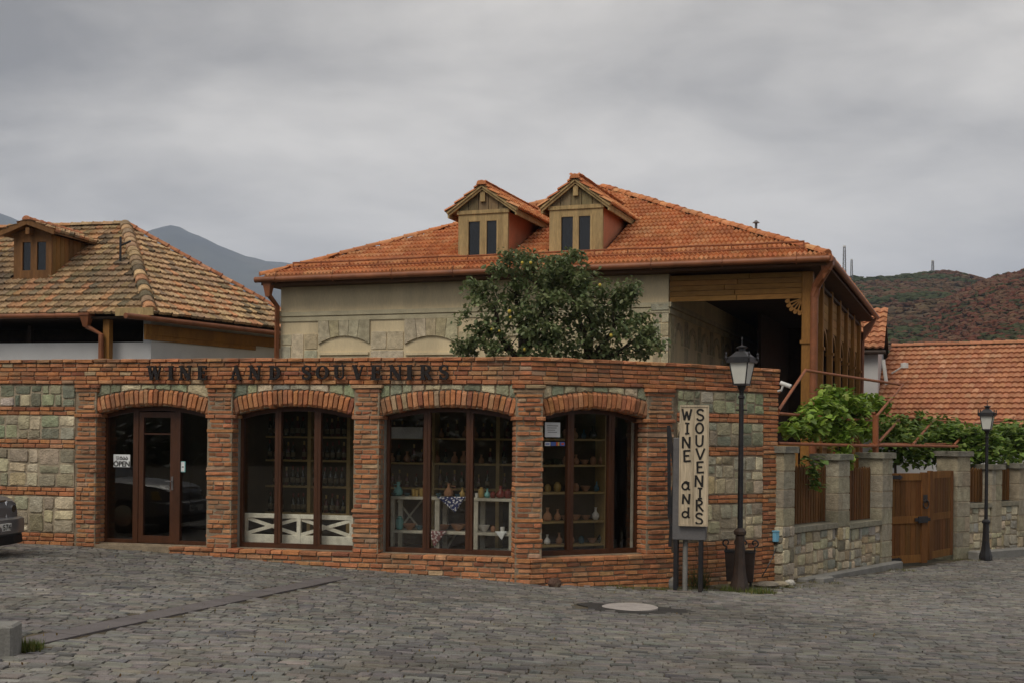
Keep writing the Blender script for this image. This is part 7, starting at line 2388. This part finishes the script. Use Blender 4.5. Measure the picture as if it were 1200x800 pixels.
def bushes(name, grid, n, size, label, cols, px_lo):
    bm = bmesh.new(); bmesh.ops.create_icosphere(bm, subdivisions=1, radius=1)
    pv = [tuple(v.co) for v in bm.verts]; pf = [tuple(v.index for v in f.verts) for f in bm.faces]; bm.free()
    pr = []
    for k in range(4):
        r2 = random.Random(k); pr.append(([(x * (1 + r2.uniform(-.3, .3)), y * (1 + r2.uniform(-.3, .3)), z * (1 + r2.uniform(-.35, .35))) for x, y, z in pv], pf))
    Ms, cs, idx = [], [], []
    ny, nx, _ = grid.shape
    while len(Ms) < n:
        j = int((rnd.random() ** .8) * (ny - 1)); i = rnd.randrange(nx - 1)
        p = grid[j, i] * (1 - rnd.random()) + grid[min(j + 1, ny - 1), i + 1] * rnd.random() if False else grid[j, i] + (grid[min(j + 1, ny - 1), i] - grid[j, i]) * rnd.random() + (grid[j, i + 1] - grid[j, i]) * rnd.random()
        x, y = proj(p)
        if x < px_lo or x > 1260: continue
        d = noise.noise(Vector((p[0] / 45, p[1] / 45, 2.2))) + .35 * noise.noise(Vector((p[0] / 12, p[1] / 12, 7)))
        if rnd.random() > .52 + .6 * d: continue
        s = size * rnd.uniform(.4, 1.15) * (.6 + .6 * p[1] / grid[-1, 0, 1])
        h = noise.noise(Vector((p[0] / 60 + 9, p[1] / 60, 5))) + rnd.uniform(-.3, .3)
        c = cols[0] if h > .08 else cols[1] if h > -.22 else cols[2]
        M = Matrix.Translation((p[0], p[1], p[2] + s * .15)) @ Matrix.Rotation(rnd.uniform(0, 6), 4, 'Z') @ Matrix.Diagonal((s, s, s * .42, 1))
        Ms.append(np.array(M)); cs.append(jit(c, .16)); idx.append(rnd.randrange(4))
    o = batch(name, pr, idx, Ms, 'hill_bush', cs); tag(o, label, 'shrubs', kind='stuff')


HC = [(.046, .056, .026), (.095, .048, .03), (.10, .068, .04)]
bushes('hill_scrub', hA, 8000, 2.2, 'green and russet scrub covering the far hill', HC, 960)
bushes('hill_scrub', hB, 8000, 1.6, 'russet scrub covering the nearer hill at the right edge', [(.05, .055, .026), (.112, .044, .028), (.115, .066, .04)], 1000)
hill('mountain', [(-900, 440), (-520, 372), (-260, 275), (-120, 240), (-40, 250), (0, 254.5), (18, 258), (50, 274), (90, 292), (130, 290), (165, 270.5), (180, 266), (196, 262), (212, 265), (222, 271), (240, 278), (262, 291), (285, 299), (310, 303), (330, 313), (360, 322), (420, 345), (520, 380), (640, 400)], 2600, 5600, 'mountain_slope', 140, 50, (130, 700), zfoot=-20, seed=2, ease=1.1)
hill('mountain', [(200, 330), (262, 304), (290, 302), (312, 303.5), (335, 305), (380, 312), (450, 330), (560, 360)], 5000, 6300, 'mountain_slope', 60, 24, (160, 1000), zfoot=-20, seed=6)
def mast(px, y0, y1, Y, w, label):
    b = at(px, y0 + 2, Y); tpt = at(px, y1, Y); t = empty('radio_mast', b, label, 'mast', 'masts on the hill')
    mb = MB(); H = tpt.z - b.z
    for sx, sy in ((-1, -1), (1, -1), (1, 1), (-1, 1)): mb.tube([b + Vector((sx * w, sy * w, -2)), tpt + Vector((sx * w * .5, sy * w * .5, 0))], w * .22, 4)
    n = 9
    for k in range(n):
        for sx in (-1, 1):
            f0, f1 = k / n, (k + 1) / n; w0, w1 = w * (1 - .5 * f0), w * (1 - .5 * f1)
            mb.tube([b + Vector((sx * w0, -w0, H * f0)), b + Vector((-sx * w1, -w1, H * f1))], w * .12, 4)
    mb.build('lattice', 'grey_metal', t)
    mb = MB(); mb.tube([tpt, tpt + Vector((0, 0, H * .04))], w * .9, 6); mb.build('antenna_head', 'white_plastic', t)


mast(989.5, 331, 290, 690, .9, 'tallest thin radio mast on the hill just right of the big roof'); mast(998, 331, 305, 690, .7, 'shorter radio mast right beside the tallest one'); mast(1093, 323, 306, 690, .75, 'lone radio mast on the crest of the hill at the right')

# ------------------------------------------------------------------ wooded bank on the other side of the street (seen only in the glass)
V = []; n = 70; m = 10
for i in range(n + 1):
    a = R(-205 + 235 * i / n)
    for j in range(m + 1):
        r = 25 + 2 * math.sin(i * .7) + j * 2.4
        X, Y = 1 + r * math.cos(a), 6 + r * math.sin(a)
        h = .4 + 3.2 * (1 - math.exp(-max(0, j - .6) * .7)) * (1 if j else 0)
        V.append((X, Y, float(gz(X, Y)) * .5 + h - .5 + 1.0 * noise.noise((X * .2, Y * .2, 0)) * (j > 0)))
Fs = [(i * (m + 1) + j, (i + 1) * (m + 1) + j, (i + 1) * (m + 1) + j + 1, i * (m + 1) + j + 1) for i in range(n) for j in range(m)]
tag(link('bank', mesh_from('bank', V, Fs, 'bank_soil', smooth=True)), kind='structure')
spots = []
for k_i, v in enumerate(V):
    if noise.noise((v[0] * .1, v[1] * .1, 1)) > -.25: spots.append(((v[0], v[1], v[2] + .5), (1.3, 1.3, .8), 3 if 1 <= k_i % 11 <= 5 else 1))
leaves('wood', spots, 16000, .62, [(.030, .042, .014), (.022, .032, .012), (.05, .045, .018)], (OVAL, OVAL_F), None, .8)
tag(bpy.data.objects['wood'], 'dense wood growing on the bank across the street', 'wood', kind='stuff')

# ------------------------------------------------------------------ the air
def haze():
    m = bpy.data.materials.new('haze'); m.use_nodes = True; t = m.node_tree; t.nodes.clear()
    o = N(t, 'ShaderNodeOutputMaterial'); v = N(t, 'ShaderNodeVolumePrincipled')
    v.inputs['Color'].default_value = (.66, .775, 1.0, 1); v.inputs['Density'].default_value = HAZE
    t.links.new(v.outputs[0], o.inputs['Volume'])
    MATS['haze'] = m
    mb = MB(); a, b, c, d = -9500, 9500, -9500, 9500
    z0, z1 = -28, 1120
    mb.hexa([(a, c, z0), (b, c, z0), (b, d, z0), (a, d, z0), (a, c, z1), (b, c, z1), (b, d, z1), (a, d, z1)])
    tag(mb.build('haze', 'haze'), kind='stuff')


HAZE = 1.3e-4
haze()
